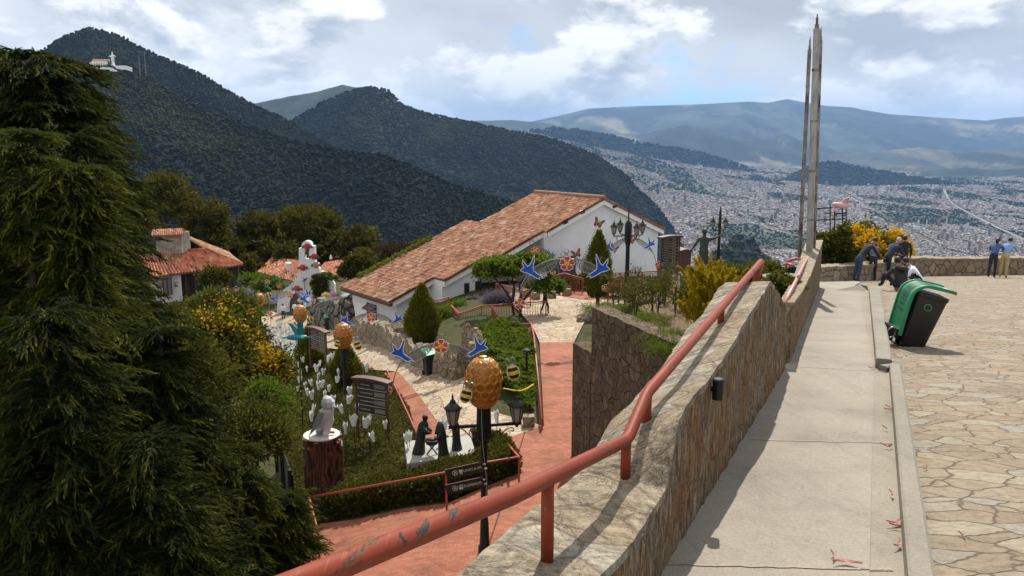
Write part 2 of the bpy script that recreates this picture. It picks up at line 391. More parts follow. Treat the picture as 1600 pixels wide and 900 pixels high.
def build_land():
    qs = np.concatenate([np.linspace(-1.5, -.72, 70), np.linspace(-.716, .74, 520), np.linspace(.745, 1.6, 70)])
    ys = np.exp(np.linspace(math.log(150), math.log(42000), 470))
    Q, Y = np.meshgrid(qs, ys); Z, C = land(Q, Y); X = Q * Y
    nr, nc = Q.shape
    V = np.stack([X, Y, Z], -1).reshape(-1, 3)
    i = np.arange(nr * nc).reshape(nr, nc)
    Fa = np.stack([i[:-1, :-1], i[:-1, 1:], i[1:, 1:], i[1:, :-1]], -1).reshape(-1, 4)
    col = np.empty((nr, nc, 3))
    n1 = fbm(X / 500, Y / 500, 5, 3)[..., None]; n2 = fbm(X / 160, Y / 160, 4, 9)[..., None]; n3 = fbm(X / 1500, Y / 2600, 5, 21)[..., None]
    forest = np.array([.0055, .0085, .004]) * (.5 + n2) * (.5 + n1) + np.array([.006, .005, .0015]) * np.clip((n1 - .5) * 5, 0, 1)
    moor = np.array([.026, .034, .024]) * (.6 + .8 * n1)
    field = np.array([.050, .056, .040]) * (.45 + n3) + np.array([.13, .095, .05]) * np.clip((fbm(X / 900, Y / 1800, 5, 40)[..., None] - .54) * 6, 0, 1)
    field = field * np.where(fbm(X / 700, Y / 1500, 5, 44)[..., None] > .52, .35, 1)
    city = np.array([.15, .13, .115]) * (.55 + .9 * n2)
    green = np.clip((fbm(X / 420, Y / 900, 5, 61) - .585) * 14, 0, 1)[..., None]
    city = city * (1 - green) + np.array([.04, .052, .025]) * green
    col[:] = city
    for k, c in ((1, forest), (2, moor), (3, field)):
        m = (C == k)[..., None]; col = np.where(m, c, col)
    col = np.where(((C == 0) & (Y < 2900))[..., None], forest, col)
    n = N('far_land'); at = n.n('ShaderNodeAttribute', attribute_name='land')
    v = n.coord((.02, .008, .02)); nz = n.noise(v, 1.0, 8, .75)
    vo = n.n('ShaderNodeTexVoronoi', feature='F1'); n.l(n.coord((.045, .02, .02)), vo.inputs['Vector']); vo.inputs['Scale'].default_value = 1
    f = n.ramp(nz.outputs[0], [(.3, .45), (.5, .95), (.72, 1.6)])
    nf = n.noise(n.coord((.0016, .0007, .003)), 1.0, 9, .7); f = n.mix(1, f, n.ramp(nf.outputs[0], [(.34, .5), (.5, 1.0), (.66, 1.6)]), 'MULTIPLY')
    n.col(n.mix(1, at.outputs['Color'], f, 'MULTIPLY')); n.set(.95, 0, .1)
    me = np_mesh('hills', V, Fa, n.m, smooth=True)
    a = me.attributes.new('land', 'FLOAT_COLOR', 'POINT'); a.data.foreach_set('color', np.concatenate([col.reshape(-1, 3), np.ones((nr * nc, 1))], 1).astype(np.float32).ravel())
    struct(link('hills', me))
build_land()

# woods on the hillsides: each crown a rough little tree, far too many to count
def ico(sub):
    bm = bmesh.new(); bmesh.ops.create_icosphere(bm, subdivisions=sub, radius=1)
    v = np.array([tuple(x.co) for x in bm.verts]); f = np.array([[x.index for x in q.verts] for q in bm.faces]); bm.free(); return v, f
def blobs(C, S, H, sub, seed, jit=.32, cone=0.0):
    rng = np.random.default_rng(seed); v, f = ico(sub); n, m = len(C), len(v)
    J = 1 + rng.uniform(-jit, jit, (n, m, 1))
    V = v[None] * J; sh = 1 - cone * (v[None, :, 2:3] + 1) / 2 * rng.uniform(.5, 1.2, (n, 1, 1))
    V[..., :2] *= np.clip(sh, .15, 1)
    V = V * np.stack([S, S, H], -1)[:, None, :] + C[:, None, :]
    Fa = (f[None] + (np.arange(n) * m)[:, None, None]).reshape(-1, 3)
    t = np.repeat(np.clip(rng.normal(.42, .12, n) + (fbm(C[:, 0] / 150, C[:, 1] / 150, 4, 55) - .5) * 2.6, 0, 1), len(f)); t = np.clip(t + rng.normal(0, .08, t.shape), 0, 1)  # broad tint patches: brown and olive growth, cloud-lit and cloud-shaded areas painted in
    return V.reshape(-1, 3), Fa, t
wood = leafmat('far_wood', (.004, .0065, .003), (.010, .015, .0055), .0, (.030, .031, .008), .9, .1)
def scatter(n, q0, q1, y0, y1, want, seed, thin=0.0):
    rng = np.random.default_rng(seed); q = rng.uniform(q0, q1, n); y = np.sqrt(rng.uniform(y0 * y0, y1 * y1, n))
    z, c = land(q, y); m = np.isin(c, want)
    if 0 in want: m |= (y < 2900) & (c == 0)
    return np.stack([q * y, y, z], -1)[m]
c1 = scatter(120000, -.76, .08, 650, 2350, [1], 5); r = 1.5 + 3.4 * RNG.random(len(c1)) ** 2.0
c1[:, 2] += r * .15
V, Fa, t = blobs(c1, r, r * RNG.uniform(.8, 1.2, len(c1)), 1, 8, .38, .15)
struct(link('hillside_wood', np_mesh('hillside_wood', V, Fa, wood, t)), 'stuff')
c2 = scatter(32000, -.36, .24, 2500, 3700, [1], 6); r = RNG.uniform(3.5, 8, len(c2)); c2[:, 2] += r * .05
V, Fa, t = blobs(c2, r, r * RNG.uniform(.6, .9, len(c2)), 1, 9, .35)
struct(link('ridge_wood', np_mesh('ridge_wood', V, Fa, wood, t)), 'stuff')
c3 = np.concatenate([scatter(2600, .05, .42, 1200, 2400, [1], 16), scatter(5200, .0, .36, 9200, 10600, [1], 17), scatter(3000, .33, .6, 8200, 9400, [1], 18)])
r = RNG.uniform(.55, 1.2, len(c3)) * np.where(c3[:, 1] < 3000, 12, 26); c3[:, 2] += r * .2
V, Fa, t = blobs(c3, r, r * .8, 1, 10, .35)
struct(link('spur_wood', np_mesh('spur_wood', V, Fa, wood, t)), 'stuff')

# the city in the valley
def city_points(n, seed):
    rng = np.random.default_rng(seed)
    y = 2900 * (12600 / 2900) ** rng.random(n) ** .80; q = rng.uniform(-.06, .78, n)
    z, c = land(q, y); x = q * y
    g = fbm(x / 420, y / 900, 5, 61); lim = crest(2, q)
    ok = (c == 0) & (g < .60) & (vnoise(x / 90, y / 170, 14) > .18)
    return np.stack([x, y, z], -1)[ok]
ROADS = [([(1475, 297), (1482, 312), (1500, 326), (1530, 341), (1560, 356), (1600, 374), (1660, 400)], 9), ([(1020, 268), (1075, 292), (1130, 322), (1195, 352), (1260, 372)], 9), ([(1285, 281), (1325, 306), (1385, 338), (1470, 386)], 9), ([(1090, 306), (1170, 300), (1290, 312), (1420, 330), (1600, 338)], 8), ([(1340, 288), (1440, 300), (1560, 306), (1640, 308)], 9), ([(1190, 276), (1215, 300), (1250, 340)], 8)]
def clear_roads(p):
    ok = np.ones(len(p), bool)
    for pxs, w in ROADS:
        c = np.array([tuple(q)[:2] for q in curve_pts([on_z(a, b, -546) for a, b in pxs], 60)])
        for a, b in zip(c[:-1], c[1:]):
            ab = b - a; t = np.clip(((p[:, :2] - a) @ ab) / (ab @ ab), 0, 1); d = np.linalg.norm(p[:, :2] - a - t[:, None] * ab, axis=1); ok &= d > w + 9
    return p[ok]
pts = clear_roads(city_points(140000, 3)); pts = pts[np.argsort(pts[:, 1])]
walls_c = [(.36, .345, .32), (.27, .21, .165), (.21, .135, .095), (.46, .45, .435), (.16, .16, .16), (.30, .26, .21)]
roofs_c = [(.25, .245, .24), (.26, .15, .105), (.50, .50, .50), (.13, .12, .115), (.20, .17, .145)]
def cmat(name, cols):
    n = N(name); t = n.tint(); k = len(cols)
    n.col(n.ramp(t, [(i / k, c) for i, c in enumerate(cols)], 'CONSTANT')); n.set(.85, 0, .2); return n.m
cityw, cityr = cmat('city_walls', walls_c), cmat('city_roofs', roofs_c)
def in_view(p): return (p[:, 0] / p[:, 1] > .17) & (p[:, 0] / p[:, 1] < .66)
near_idx = np.where(in_view(pts) & (pts[:, 1] > 3000))[0]
# about 300 of the nearest, each its own house
sel = near_idx[:300]
kinds = []
for k in range(8):
    rr = random.Random(100 + k); w, d, h = rr.uniform(13, 20), rr.uniform(12, 18), rr.uniform(6, 10)
    mb = MB(); mb.cur = 0; mb.box((0, 0, h / 2 - 3), (w, d, h + 6)); mb.cur = 1
    if k % 2: mb.prism([(-w / 2 - .6, -d / 2 - .6, h), (w / 2 + .6, -d / 2 - .6, h), (0 if k % 4 == 1 else w * .2, -d / 2 - .6, h + 3.2)], (0, d + 1.2, 0))
    else: mb.box((0, 0, h + .25), (w + .8, d + .8, .5)); mb.box((w * .2, d * .1, h + 1.7), (w * .35, d * .3, 2.4))
    wm = plain('house_wall_%d' % k, walls_c[k % 6], .85); rm = plain('house_roof_%d' % k, roofs_c[(k * 3 + 1) % 5], .85)
    kinds.append((mb.mesh('city_house', [wm, rm]), ('flat grey roof' if k % 2 == 0 else 'pitched roof'), ['cream', 'tan', 'brick', 'white', 'grey', 'ochre'][k % 6]))
for j, i in enumerate(sel):
    me, rf, cw = kinds[random.randrange(8)]
    o = link('city_house', me, None, Vector(pts[i])); o.rotation_euler.z = .3 * math.floor(vnoise(np.array([pts[i][0] / 300.]), np.array([pts[i][1] / 300.]), 2)[0] * 6) + random.choice((0, PI / 2))
    tag(o, 'small %s house with %s near the edge of the valley city' % (cw, rf), 'house', 'city houses near the edge of the valley, %s with %s' % (cw, rf))
rest = np.delete(pts, sel, 0)
def boxes(p, seed):
    rng = np.random.default_rng(seed); n = len(p); sc = np.clip(p[:, 1] / 5200, .75, 2.6)
    w = rng.uniform(6, 20, n) * sc; d = rng.uniform(6, 16, n) * sc; h = rng.uniform(5, 10, n) * np.clip(sc, 1, 1.6)
    tall = rng.random(n) < .008; h = np.where(tall, rng.uniform(25, 55, n), h)
    ang = .3 * np.floor(vnoise(p[:, 0] / 500, p[:, 1] / 500, 2) * 6) ; ca, sa = np.cos(ang), np.sin(ang)
    base = np.array([(-1, -1), (1, -1), (1, 1), (-1, 1)]) * .5
    V = np.empty((n, 8, 3))
    for k, (a, b) in enumerate(base):
        lx, ly = a * w, b * d
        for up in (0, 1):
            V[:, k + 4 * up, 0] = p[:, 0] + lx * ca - ly * sa; V[:, k + 4 * up, 1] = p[:, 1] + lx * sa + ly * ca
            V[:, k + 4 * up, 2] = p[:, 2] + (h if up else -6)
    f = np.array([(4, 5, 6, 7), (0, 1, 5, 4), (1, 2, 6, 5), (2, 3, 7, 6), (3, 0, 4, 7)])
    Fa = (f[None] + (np.arange(n) * 8)[:, None, None]).reshape(-1, 4)
    dist = vnoise(p[:, 0] / 350, p[:, 1] / 500, 31)          # districts share their colours
    tw = np.clip(rng.random(n) * .75 + dist * .3, 0, .999); tr = np.clip(rng.random(n) ** 1.2 * .8 + .2 * dist, 0, .999)
    T = np.empty((n, 5)); T[:, 0] = tr; T[:, 1:] = tw[:, None]
    MI = np.zeros((n, 5), int); MI[:, 0] = 1
    return V.reshape(-1, 3), Fa, T.ravel(), MI.ravel()
V, Fa, t, mi = boxes(rest, 4)
struct(link('city', np_mesh('city', V, Fa, None, t, mats=[cityw, cityr], mi=mi)), 'stuff')
def city_trees(n, seed):
    rng = np.random.default_rng(seed); y = 2900 * (11500 / 2900) ** rng.random(n); q = rng.uniform(0, .75, n); z, c = land(q, y); x = q * y
    g = fbm(x / 420, y / 900, 5, 61); ok = (c == 0) & ((g > .595) | (rng.random(n) < .10))
    return np.stack([x, y, z], -1)[ok]
c4 = clear_roads(city_trees(24000, 9)); r = RNG.uniform(4, 9, len(c4)) * np.clip(c4[:, 1] / 5000, .8, 2)
c4[:, 2] += r * .4; V, Fa, t = blobs(c4, r, r, 1, 12, .3)
struct(link('city_trees', np_mesh('city_trees', V, Fa, wood, t)), 'stuff')
# the long pale avenue through the city
def strip(name, pxs, w, mat, dz=5):
    pts_ = curve_pts([on_z(px, py, -546) for px, py in pxs], 60); V = []; F_ = []
    for i, p in enumerate(pts_):
        t = pts_[min(i + 1, len(pts_) - 1)] - pts_[max(i - 1, 0)]; s = Vector((-t.y, t.x, 0)).normalized() * w
        for sg in (-1, 1):
            q = p + s * sg; zz, _ = land(np.array([q.x / q.y]), np.array([q.y])); V.append((q.x, q.y, zz[0] + dz))
    for i in range(len(pts_) - 1): F_.append((2 * i, 2 * i + 1, 2 * i + 3, 2 * i + 2))
    me = bpy.data.meshes.new(name); me.from_pydata(V, [], F_); me.materials.append(mat); struct(link(name, me))
for pxs, w in ROADS[:1]: strip('road', pxs, 11, plain('pale_road', (.17, .16, .145), .9), 5)

# sanctuary and statue on the shoulder of the hill
SY = 1400
white = plain('white_stone', (.72, .71, .68), .7)
def far_z(v): return float(land(np.array([v.x / v.y]), np.array([v.y]))[0][0])
b = P(177, 103, SY); b.z -= 2
t = thing('hilltop_statue', 'tall white robed statue with outstretched arms high on the dark hill', 'statue', b)
mb = MB(); mb.lathe([(3.6, 0), (3.4, 4), (2.4, 4.2), (2.2, 9), (2.6, 13), (2.5, 18), (1.8, 20), (.9, 20.6), (1.0, 21.2), (1.25, 22.6), (1.0, 24), (.3, 24.6)], (0, 0, 0), 12); mb.build('figure', white, t, world=False, smooth=True)
mb = MB()
for s in (-1, 1): mb.tube([(s * 1.6, 0, 18.6), (s * 4.2, -.3, 17.6), (s * 6, -.6, 17.2)], [1.1, .9, .5], 8)
mb.build('arms', white, t, world=False, smooth=True)
mb = MB(); mb.box((0, 0, -3), (9, 9, 8)); mb.build('pedestal', white, t, world=False)
b = P(158, 103, SY - 4)
t = thing('hilltop_church', 'white church with brown roofs beside the hilltop statue', 'church', b)
mb = MB(); mb.box((0, 0, 2), (24, 12, 10)); mb.box((-10, 2, 1), (14, 10, 7)); mb.box((9, 3, 4.5), (6, 7, 13)); mb.build('wall', white, t, world=False)
mb = MB(); mb.prism([(-12.6, -6.6, 7), (-12.6, 6.6, 7), (-12.6, 0, 11)], (25, 0, 0)); mb.prism([(-18, -4, 4.6), (-18, 8, 4.6), (-18, 2, 7)], (8, 0, 0)); mb.build('roof', plain('far_roof', (.30, .13, .08), .9), t, world=False)
mb = MB()
for k in range(5): mb.box((-8 + k * 4, -6.02, 2.5), (1.2, .3, 3))
mb.build('window', plain('dark_glass', (.03, .03, .035), .3), t, world=False)
mb = MB(); pw = [P(px, py, SY - 18) for px, py in ((116, 104), (128, 103.5), (150, 103), (178, 104), (196, 104), (206, 107))]
for a_, b_ in zip(pw, pw[1:]): mb.prism([a_ + Vector((0, 0, -5)), b_ + Vector((0, 0, -5)), b_ + Vector((0, 0, 1.6)), a_ + Vector((0, 0, 1.6))], (0, 1.2, 0))
o = base_origin(mb.build('terrace_wall', white)); tag(o, 'low white terrace wall running below the hilltop church', 'wall')
for px, top in ((219, 86), (228, 80)):
    p0 = P(px, 112, SY + 30); p0.z -= 8; p1 = P(px, top, SY + 30)
    t = thing('radio_mast', 'thin grey lattice radio mast right of the statue, %s' % ('the shorter, left one' if px == 219 else 'the taller, right one'), 'mast', p0)
    mb = MB(); h = p1.z - p0.z
    for sx_, sy_ in ((-1, -1), (1, -1), (0, 1)): mb.tube([(sx_ * .9, sy_ * .9, 0), (sx_ * .25, sy_ * .25, h)], .16, 5)
    mb.build('leg', plain('mast_grey', (.25, .25, .25), .6), t, world=False)
    mb = MB()
    for k in range(12):
        z0 = h * k / 12; w0 = .9 - .65 * k / 12; mb.tube([(-w0, -w0, z0), (w0, -w0, z0 + h / 12)], .1, 4); mb.tube([(w0, -w0, z0), (0, w0, z0 + h / 12)], .1, 4)
    mb.build('lattice', MATS['mast_grey'], t, world=False)
haze_box((-48000, -60, -700), (70000, 46000, 1500), 2.8e-5)
SC['_'] = 0
# ================================================================== near terrace: ramp, plaza, parapet, rail
def stone_mat(name, cols, sc, gap=.04, elong=(1, 1, 1), bump=.6, rough=.85, dark=(.05, .04, .03), dist=.03, rnd=1.0, moss=0):
    n = N(name); v = n.coord(elong)
    wob = n.noise(v, sc * 1.2, 3); vv = n.n('ShaderNodeVectorMath', operation='MULTIPLY_ADD'); vv.inputs[1].default_value = (.6 / sc,) * 3; n.l(wob.outputs['Color'], vv.inputs[0]); n.l(v, vv.inputs[2])
    vo = n.n('ShaderNodeTexVoronoi', feature='F1'); vo.inputs['Scale'].default_value = sc; vo.inputs['Randomness'].default_value = rnd; n.l(vv.outputs[0], vo.inputs['Vector'])
    ve = n.n('ShaderNodeTexVoronoi', feature='DISTANCE_TO_EDGE'); ve.inputs['Scale'].default_value = sc; ve.inputs['Randomness'].default_value = rnd; n.l(vv.outputs[0], ve.inputs['Vector'])
    sepc = n.n('ShaderNodeSeparateColor'); n.l(vo.outputs['Color'], sepc.inputs[0])
    k = len(cols); c = n.ramp(sepc.outputs[0], [(i / (k - 1), q) for i, q in enumerate(cols)])
    nz = n.noise(v, sc * 5, 8, .72); c = n.mix(1, c, n.ramp(nz.outputs[0], [(.26, .5), (.5, 1.0), (.74, 1.38)]), 'MULTIPLY')
    nl = n.noise(v, sc * .35, 4, .6); c = n.mix(n.ramp(nl.outputs[0], [(.5, 0), (.75, .35)]), c, tuple(q * .6 for q in cols[0]))
    gapn = n.math('MULTIPLY', n.noise(v, sc * 2.2, 4).outputs[0], gap * 2)
    e = n.math('SUBTRACT', ve.outputs[0], gapn)
    ef = n.ramp(n.math('MULTIPLY', e, 1 / gap), [(0.0, 1), (.55, 0)])
    c = n.mix(ef, c, dark)
    n.col(c); n.set(rough, 0, .3)
    h = n.math('ADD', n.math('MULTIPLY', n.math('MINIMUM', ve.outputs[0], gap * 2.2), 1.0 / (gap * 2.2)), n.math('MULTIPLY', nz.outputs[0], .7))
    h = n.math('ADD', h, n.math('MULTIPLY', sepc.outputs[1], .4)); n.bump(h, bump, dist)
    MATS[name] = n.m; return n.m
flag = stone_mat('flagstone', [(.19, .148, .10), (.245, .195, .132), (.215, .163, .108), (.275, .23, .165), (.235, .21, .168)], 3.3, .018, (1, 1.5, 1), .7, .88, (.14, .105, .068), .02)
flag2 = stone_mat('courtyard_stone', [(.30, .215, .135), (.38, .29, .19), (.41, .345, .255), (.33, .21, .135)], 2.0, .024, (1, 1.2, 1), .6, .85, (.16, .12, .08), .03)
wallst = stone_mat('rubble_wall', [(.085, .055, .03), (.14, .092, .048), (.11, .075, .045), (.18, .125, .07), (.09, .075, .055)], 4.6, .022, (1, 1, .8), 1.0, .92, (.05, .036, .022), .05)
lowst = stone_mat('low_wall_stone', [(.22, .165, .105), (.31, .235, .15), (.26, .21, .15), (.38, .30, .20)], 2.4, .026, (1, 1, 1.0), .9, .9, (.16, .122, .085), .05)
def strata():
    """rubble laid as thin upright slabs: narrow stones, deep ragged joints, tan to rust"""
    n = N('upright_slab_stone'); v = n.coord((1, 1, 1)); w = n.noise(v, 7, 4, .6)
    vv = n.n('ShaderNodeVectorMath', operation='MULTIPLY_ADD'); vv.inputs[1].default_value = (.05, .05, .10); n.l(w.outputs['Color'], vv.inputs[0]); n.l(v, vv.inputs[2])
    mp = n.n('ShaderNodeMapping'); mp.inputs['Scale'].default_value = (1, 1, .36); n.l(vv.outputs[0], mp.inputs[0])
    vo = n.n('ShaderNodeTexVoronoi', feature='F1'); vo.inputs['Scale'].default_value = 17; n.l(mp.outputs[0], vo.inputs['Vector'])
    ve = n.n('ShaderNodeTexVoronoi', feature='DISTANCE_TO_EDGE'); ve.inputs['Scale'].default_value = 17; n.l(mp.outputs[0], ve.inputs['Vector'])
    sp_ = n.n('ShaderNodeSeparateColor'); n.l(vo.outputs['Color'], sp_.inputs[0])
    a = n.noise(n.coord((26, 26, 7)), 1.0, 9, .75, .8); b = n.noise(v, 2.4, 5, .6); d = n.noise(v, 48, 6, .75)
    c = n.ramp(sp_.outputs[0], [(0, (.19, .12, .06)), (.25, (.27, .18, .09)), (.5, (.31, .22, .12)), (.75, (.26, .20, .13)), (1, (.36, .275, .165))])
    c = n.mix(n.ramp(b.outputs[0], [(.50, 0), (.64, .8)]), c, (.29, .13, .04)); c = n.mix(n.ramp(b.outputs[0], [(.30, .55), (.44, 0)]), c, (.27, .25, .21))
    c = n.mix(1, c, n.ramp(a.outputs[0], [(.32, .18), (.47, .85), (.66, 1.55)]), 'MULTIPLY'); c = n.mix(1, c, n.ramp(d.outputs[0], [(.3, .6), (.6, 1.15)]), 'MULTIPLY')
    e = n.math('SUBTRACT', ve.outputs[0], n.math('MULTIPLY', a.outputs[0], .05)); c = n.mix(n.ramp(e, [(.0, .5), (.05, 0)]), c, (.05, .033, .02))
    n.col(c); n.set(.88, 0, .25)
    h = n.math('ADD', n.math('MINIMUM', n.math('MULTIPLY', ve.outputs[0], 4.0), 1.0), n.math('MULTIPLY', a.outputs[0], 1.0)); n.bump(n.math('ADD', h, n.math('MULTIPLY', sp_.outputs[1], .5)), 1.0, .03); return n.m
def capstone():
    n = N('slab_coping_stone'); v = n.coord((1, 1, .6))
    vo = n.n('ShaderNodeTexVoronoi', feature='F1'); vo.inputs['Scale'].default_value = 4.2; n.l(v, vo.inputs['Vector']); sc_ = n.n('ShaderNodeSeparateColor'); n.l(vo.outputs['Color'], sc_.inputs[0])
    a = n.noise(v, 9, 9, .74, .6); st = n.noise(n.coord((4, 16, 4), (0, 0, .43)), 1.0, 7, .7, .8); l = n.noise(v, 1.7, 4)
    c = n.ramp(sc_.outputs[0], [(0, (.26, .205, .135)), (.35, (.30, .25, .175)), (.6, (.275, .215, .14)), (.8, (.325, .285, .215)), (1, (.285, .25, .195))])
    c = n.mix(1, c, n.ramp(st.outputs[0], [(.30, .38), (.46, .95), (.7, 1.2)]), 'MULTIPLY'); c = n.mix(1, c, n.ramp(a.outputs[0], [(.3, .42), (.52, 1.05), (.75, 1.5)]), 'MULTIPLY')
    ck = n.noise(n.coord((1.2, 1.2, .8), (0, 0, .4)), 3.2, 7, .72, .9); cr_ = n.ramp(ck.outputs[0], [(.484, 0), (.497, .85), (.503, .85), (.516, 0)]); c = n.mix(cr_, c, (.06, .042, .028)); fg = n.noise(v, 70, 5, .75); c = n.mix(1, c, n.ramp(fg.outputs[0], [(.3, .6), (.55, 1.05), (.75, 1.4)]), 'MULTIPLY')
    c = n.mix(n.ramp(l.outputs[0], [(.55, 0), (.7, .5)]), c, (.22, .14, .07))
    ve = n.n('ShaderNodeTexVoronoi', feature='DISTANCE_TO_EDGE'); ve.inputs['Scale'].default_value = 4.2; n.l(v, ve.inputs['Vector']); e = n.math('SUBTRACT', ve.outputs[0], n.math('MULTIPLY', a.outputs[0], .035)); c = n.mix(n.ramp(e, [(.0, .42), (.02, 0)]), c, (.11, .08, .05))
    n.col(c); n.set(.85, 0, .25); n.bump(n.math('ADD', n.math('ADD', st.outputs[0], n.math('MULTIPLY', a.outputs[0], .8)), n.math('MULTIPLY', n.math('MINIMUM', n.math('MULTIPLY', ve.outputs[0], 14.0), 1.0), .4)), 1.0, .022); return n.m
def concrete(name, base, crack=True):
    n = N(name); v = n.coord(); a = n.noise(v, 1.3, 7, .65); b = n.noise(v, 60, 4, .7); d = n.noise(n.coord((7, .8, 1), (0, 0, -.43)), 1.0, 6, .65); sp_ = n.noise(v, 16, 8, .8)
    lo = tuple(x * .68 for x in base); hi = tuple(min(1, x * 1.18) for x in base)
    c = n.ramp(a.outputs[0], [(.25, lo), (.5, base), (.75, hi)]); c = n.mix(n.ramp(d.outputs[0], [(.52, 0), (.78, .45)]), c, tuple(x * .62 for x in base))
    c = n.mix(n.ramp(sp_.outputs[0], [(.62, 0), (.72, .5)]), c, tuple(x * .45 for x in base)); c = n.mix(1, c, n.ramp(b.outputs[0], [(.3, .8), (.7, 1.15)]), 'MULTIPLY')
    ck = n.noise(v, .9, 8, .68, .6); c = n.mix(n.ramp(ck.outputs[0], [(.4965, 0), (.4995, .55), (.5005, .55), (.5035, 0)]), c, tuple(x * .4 for x in base))
    st_ = n.noise(v, 2.6, 6, .7); c = n.mix(n.ramp(st_.outputs[0], [(.56, 0), (.72, .5)]), c, tuple(x * .66 for x in base))
    n.col(c); n.set(.88, 0, .3); n.bump(n.math('ADD', b.outputs[0], sp_.outputs[0]), .3, .006); MATS[name] = n.m; return n.m
conc = concrete('worn_concrete', (.268, .236, .188)); conc2 = concrete('gutter_concrete', (.245, .214, .168)); kerbc = concrete('kerb_concrete', (.225, .20, .158))
def chipped_red():
    n = N('chipped_red_paint'); v = n.coord(); a = n.noise(n.coord((6, 2.2, 6), (0, 0, -.43)), 1.0, 9, .66, .3); g = n.noise(v, 9, 5); d = n.noise(v, 3, 5); sc_ = n.noise(n.coord((60, 4, 60), (0, 0, -.43)), 1, 4)
    geo = n.n('ShaderNodeNewGeometry'); sx_ = n.n('ShaderNodeSeparateXYZ'); n.l(geo.outputs['Position'], sx_.inputs[0])
    near = n.ramp(n.math('MULTIPLY', sx_.outputs[1], .25), [(.42, .075), (.62, .012), (1, -.01)])       # wear is worst at the hand-worn near end
    m = n.math('ADD', a.outputs[0], near)
    red = n.ramp(d.outputs[0], [(.3, (.165, .027, .011)), (.7, (.23, .045, .019))]); red = n.mix(n.ramp(sc_.outputs[0], [(.6, 0), (.75, .25)]), red, (.55, .25, .18))
    bare = n.ramp(g.outputs[0], [(.35, (.022, .019, .018)), (.58, (.05, .042, .038)), (.645, (.06, .09, .022)), (.68, (.035, .03, .027))])
    f = n.ramp(m, [(.635, 0), (.65, 1)]); n.col(n.mix(f, red, bare)); n.set(.55, 0, .15)
    n.bump(n.math('MULTIPLY', f, -1.0), .4, .003); MATS['red'] = n.m; return n.m
redp = chipped_red()
redfence = plain('red_fence_paint', (.36, .055, .03), .5, 0, .25, 4)
strat, cap = strata(), capstone()

# --- ramp
A_ = on_plane(1030, 900, 1.55, .09); B_ = on_plane(1233, 566, 1.55, .09); C_ = on_plane(1280, 449, 1.147, .141)
dv = Vector((B_.x - A_.x, B_.y - A_.y, 0)).normalized(); nv = Vector((-dv.y, dv.x, 0))          # along the wall, and out to the left
def wall_pt(u, off=0.0): q = A_ + dv * u + nv * off; return Vector((q.x, q.y, 0))
dv2 = Vector((C_.x - B_.x, C_.y - B_.y, 0)); L2 = dv2.length; dv2.normalize(); nv2 = Vector((-dv2.y, dv2.x, 0))
def wall2_pt(u, off=0.0): q = B_ + dv2 * u + nv2 * off; return Vector((q.x, q.y, 0))
K1 = on_plane(1412, 900, 1.55, .09); K2 = on_plane(1388, 578, 1.55, .09); K3 = on_plane(1367, 572, 1.147, .141); K4 = on_plane(1357, 454, 1.147, .141)
kd = (K2 - K1); kd.normalize(); K0 = K1 - kd * 3.2
def rz(p, dz=0): return Vector((p.x, p.y, ramp_z(p.y) + dz))
def lerp(a, b, t): return a + (b - a) * t
U0 = -3.4
Lw = [wall_pt(U0), wall_pt(0), wall_pt((B_ - A_).length - .02), wall2_pt(L2 * .5), wall2_pt(L2)]
Rw = [K0, K1, K2 + (K2 - K1) * .02, lerp(K3, K4, .5), K4]
mb = MB(); M_ = 24
def ramp_slab(mb, l0, l1, r0, r1, f0, f1, dz=0):
    """one poured bay; f = fraction across"""
    vs = []
    for i in range(M_ + 1):
        t = i / M_; l, r = lerp(l0, l1, t), lerp(r0, r1, t)
        for f in (f0, f1): vs.append(rz(lerp(l, r, f), dz))
    o = len(vs)
    mb.add(vs, [(2 * i, 2 * i + 1, 2 * i + 3, 2 * i + 2) for i in range(M_)])
for i in range(4): ramp_slab(mb, Lw[i] - nv * .0, Lw[i + 1], Rw[i], Rw[i + 1], -.02, .86)
struct(mb.build('ramp', conc))
mb = MB()
for i in range(4): ramp_slab(mb, Lw[i], Lw[i + 1], Rw[i], Rw[i + 1], .86, 1.02, -.006)
struct(mb.build('ramp_gutter', conc2))
# pinkish joints between the poured bays
mb = MB()
for py in (886, 688, 577):
    for k in range(26):
        x0 = 1030 + (1395 - 1030) * k / 26; x1 = 1030 + (1395 - 1030) * (k + 1) / 26; j0, j1 = (vnoise(np.array([x0 / 21.]), np.array([py * 1.]))[0] - .5) * 3, (vnoise(np.array([x1 / 21.]), np.array([py * 1.]))[0] - .5) * 3
        off = (py - 688) * 0 + (x0 - 1200) * .022
        if py == 577: off = (x0 - 1300) * .04
        a0, a1 = on_plane(x0, py + off + j0, 1.55, .09), on_plane(x1, py + off + j1, 1.55, .09)
        l_a = (a0 - A_).dot(-nv); l_b = (a1 - A_).dot(-nv)
        if l_a < .0: continue
        w = .006
        mb.add([rz(a0 + Vector((0, -w, 0)), .004), rz(a1 + Vector((0, -w, 0)), .004), rz(a1 + Vector((0, w, 0)), .004), rz(a0 + Vector((0, w, 0)), .004)], [(0, 1, 2, 3)])
struct(mb.build('ramp_joint', plain('pink_mortar', (.32, .235, .19), .9, 0, .25, 20)))
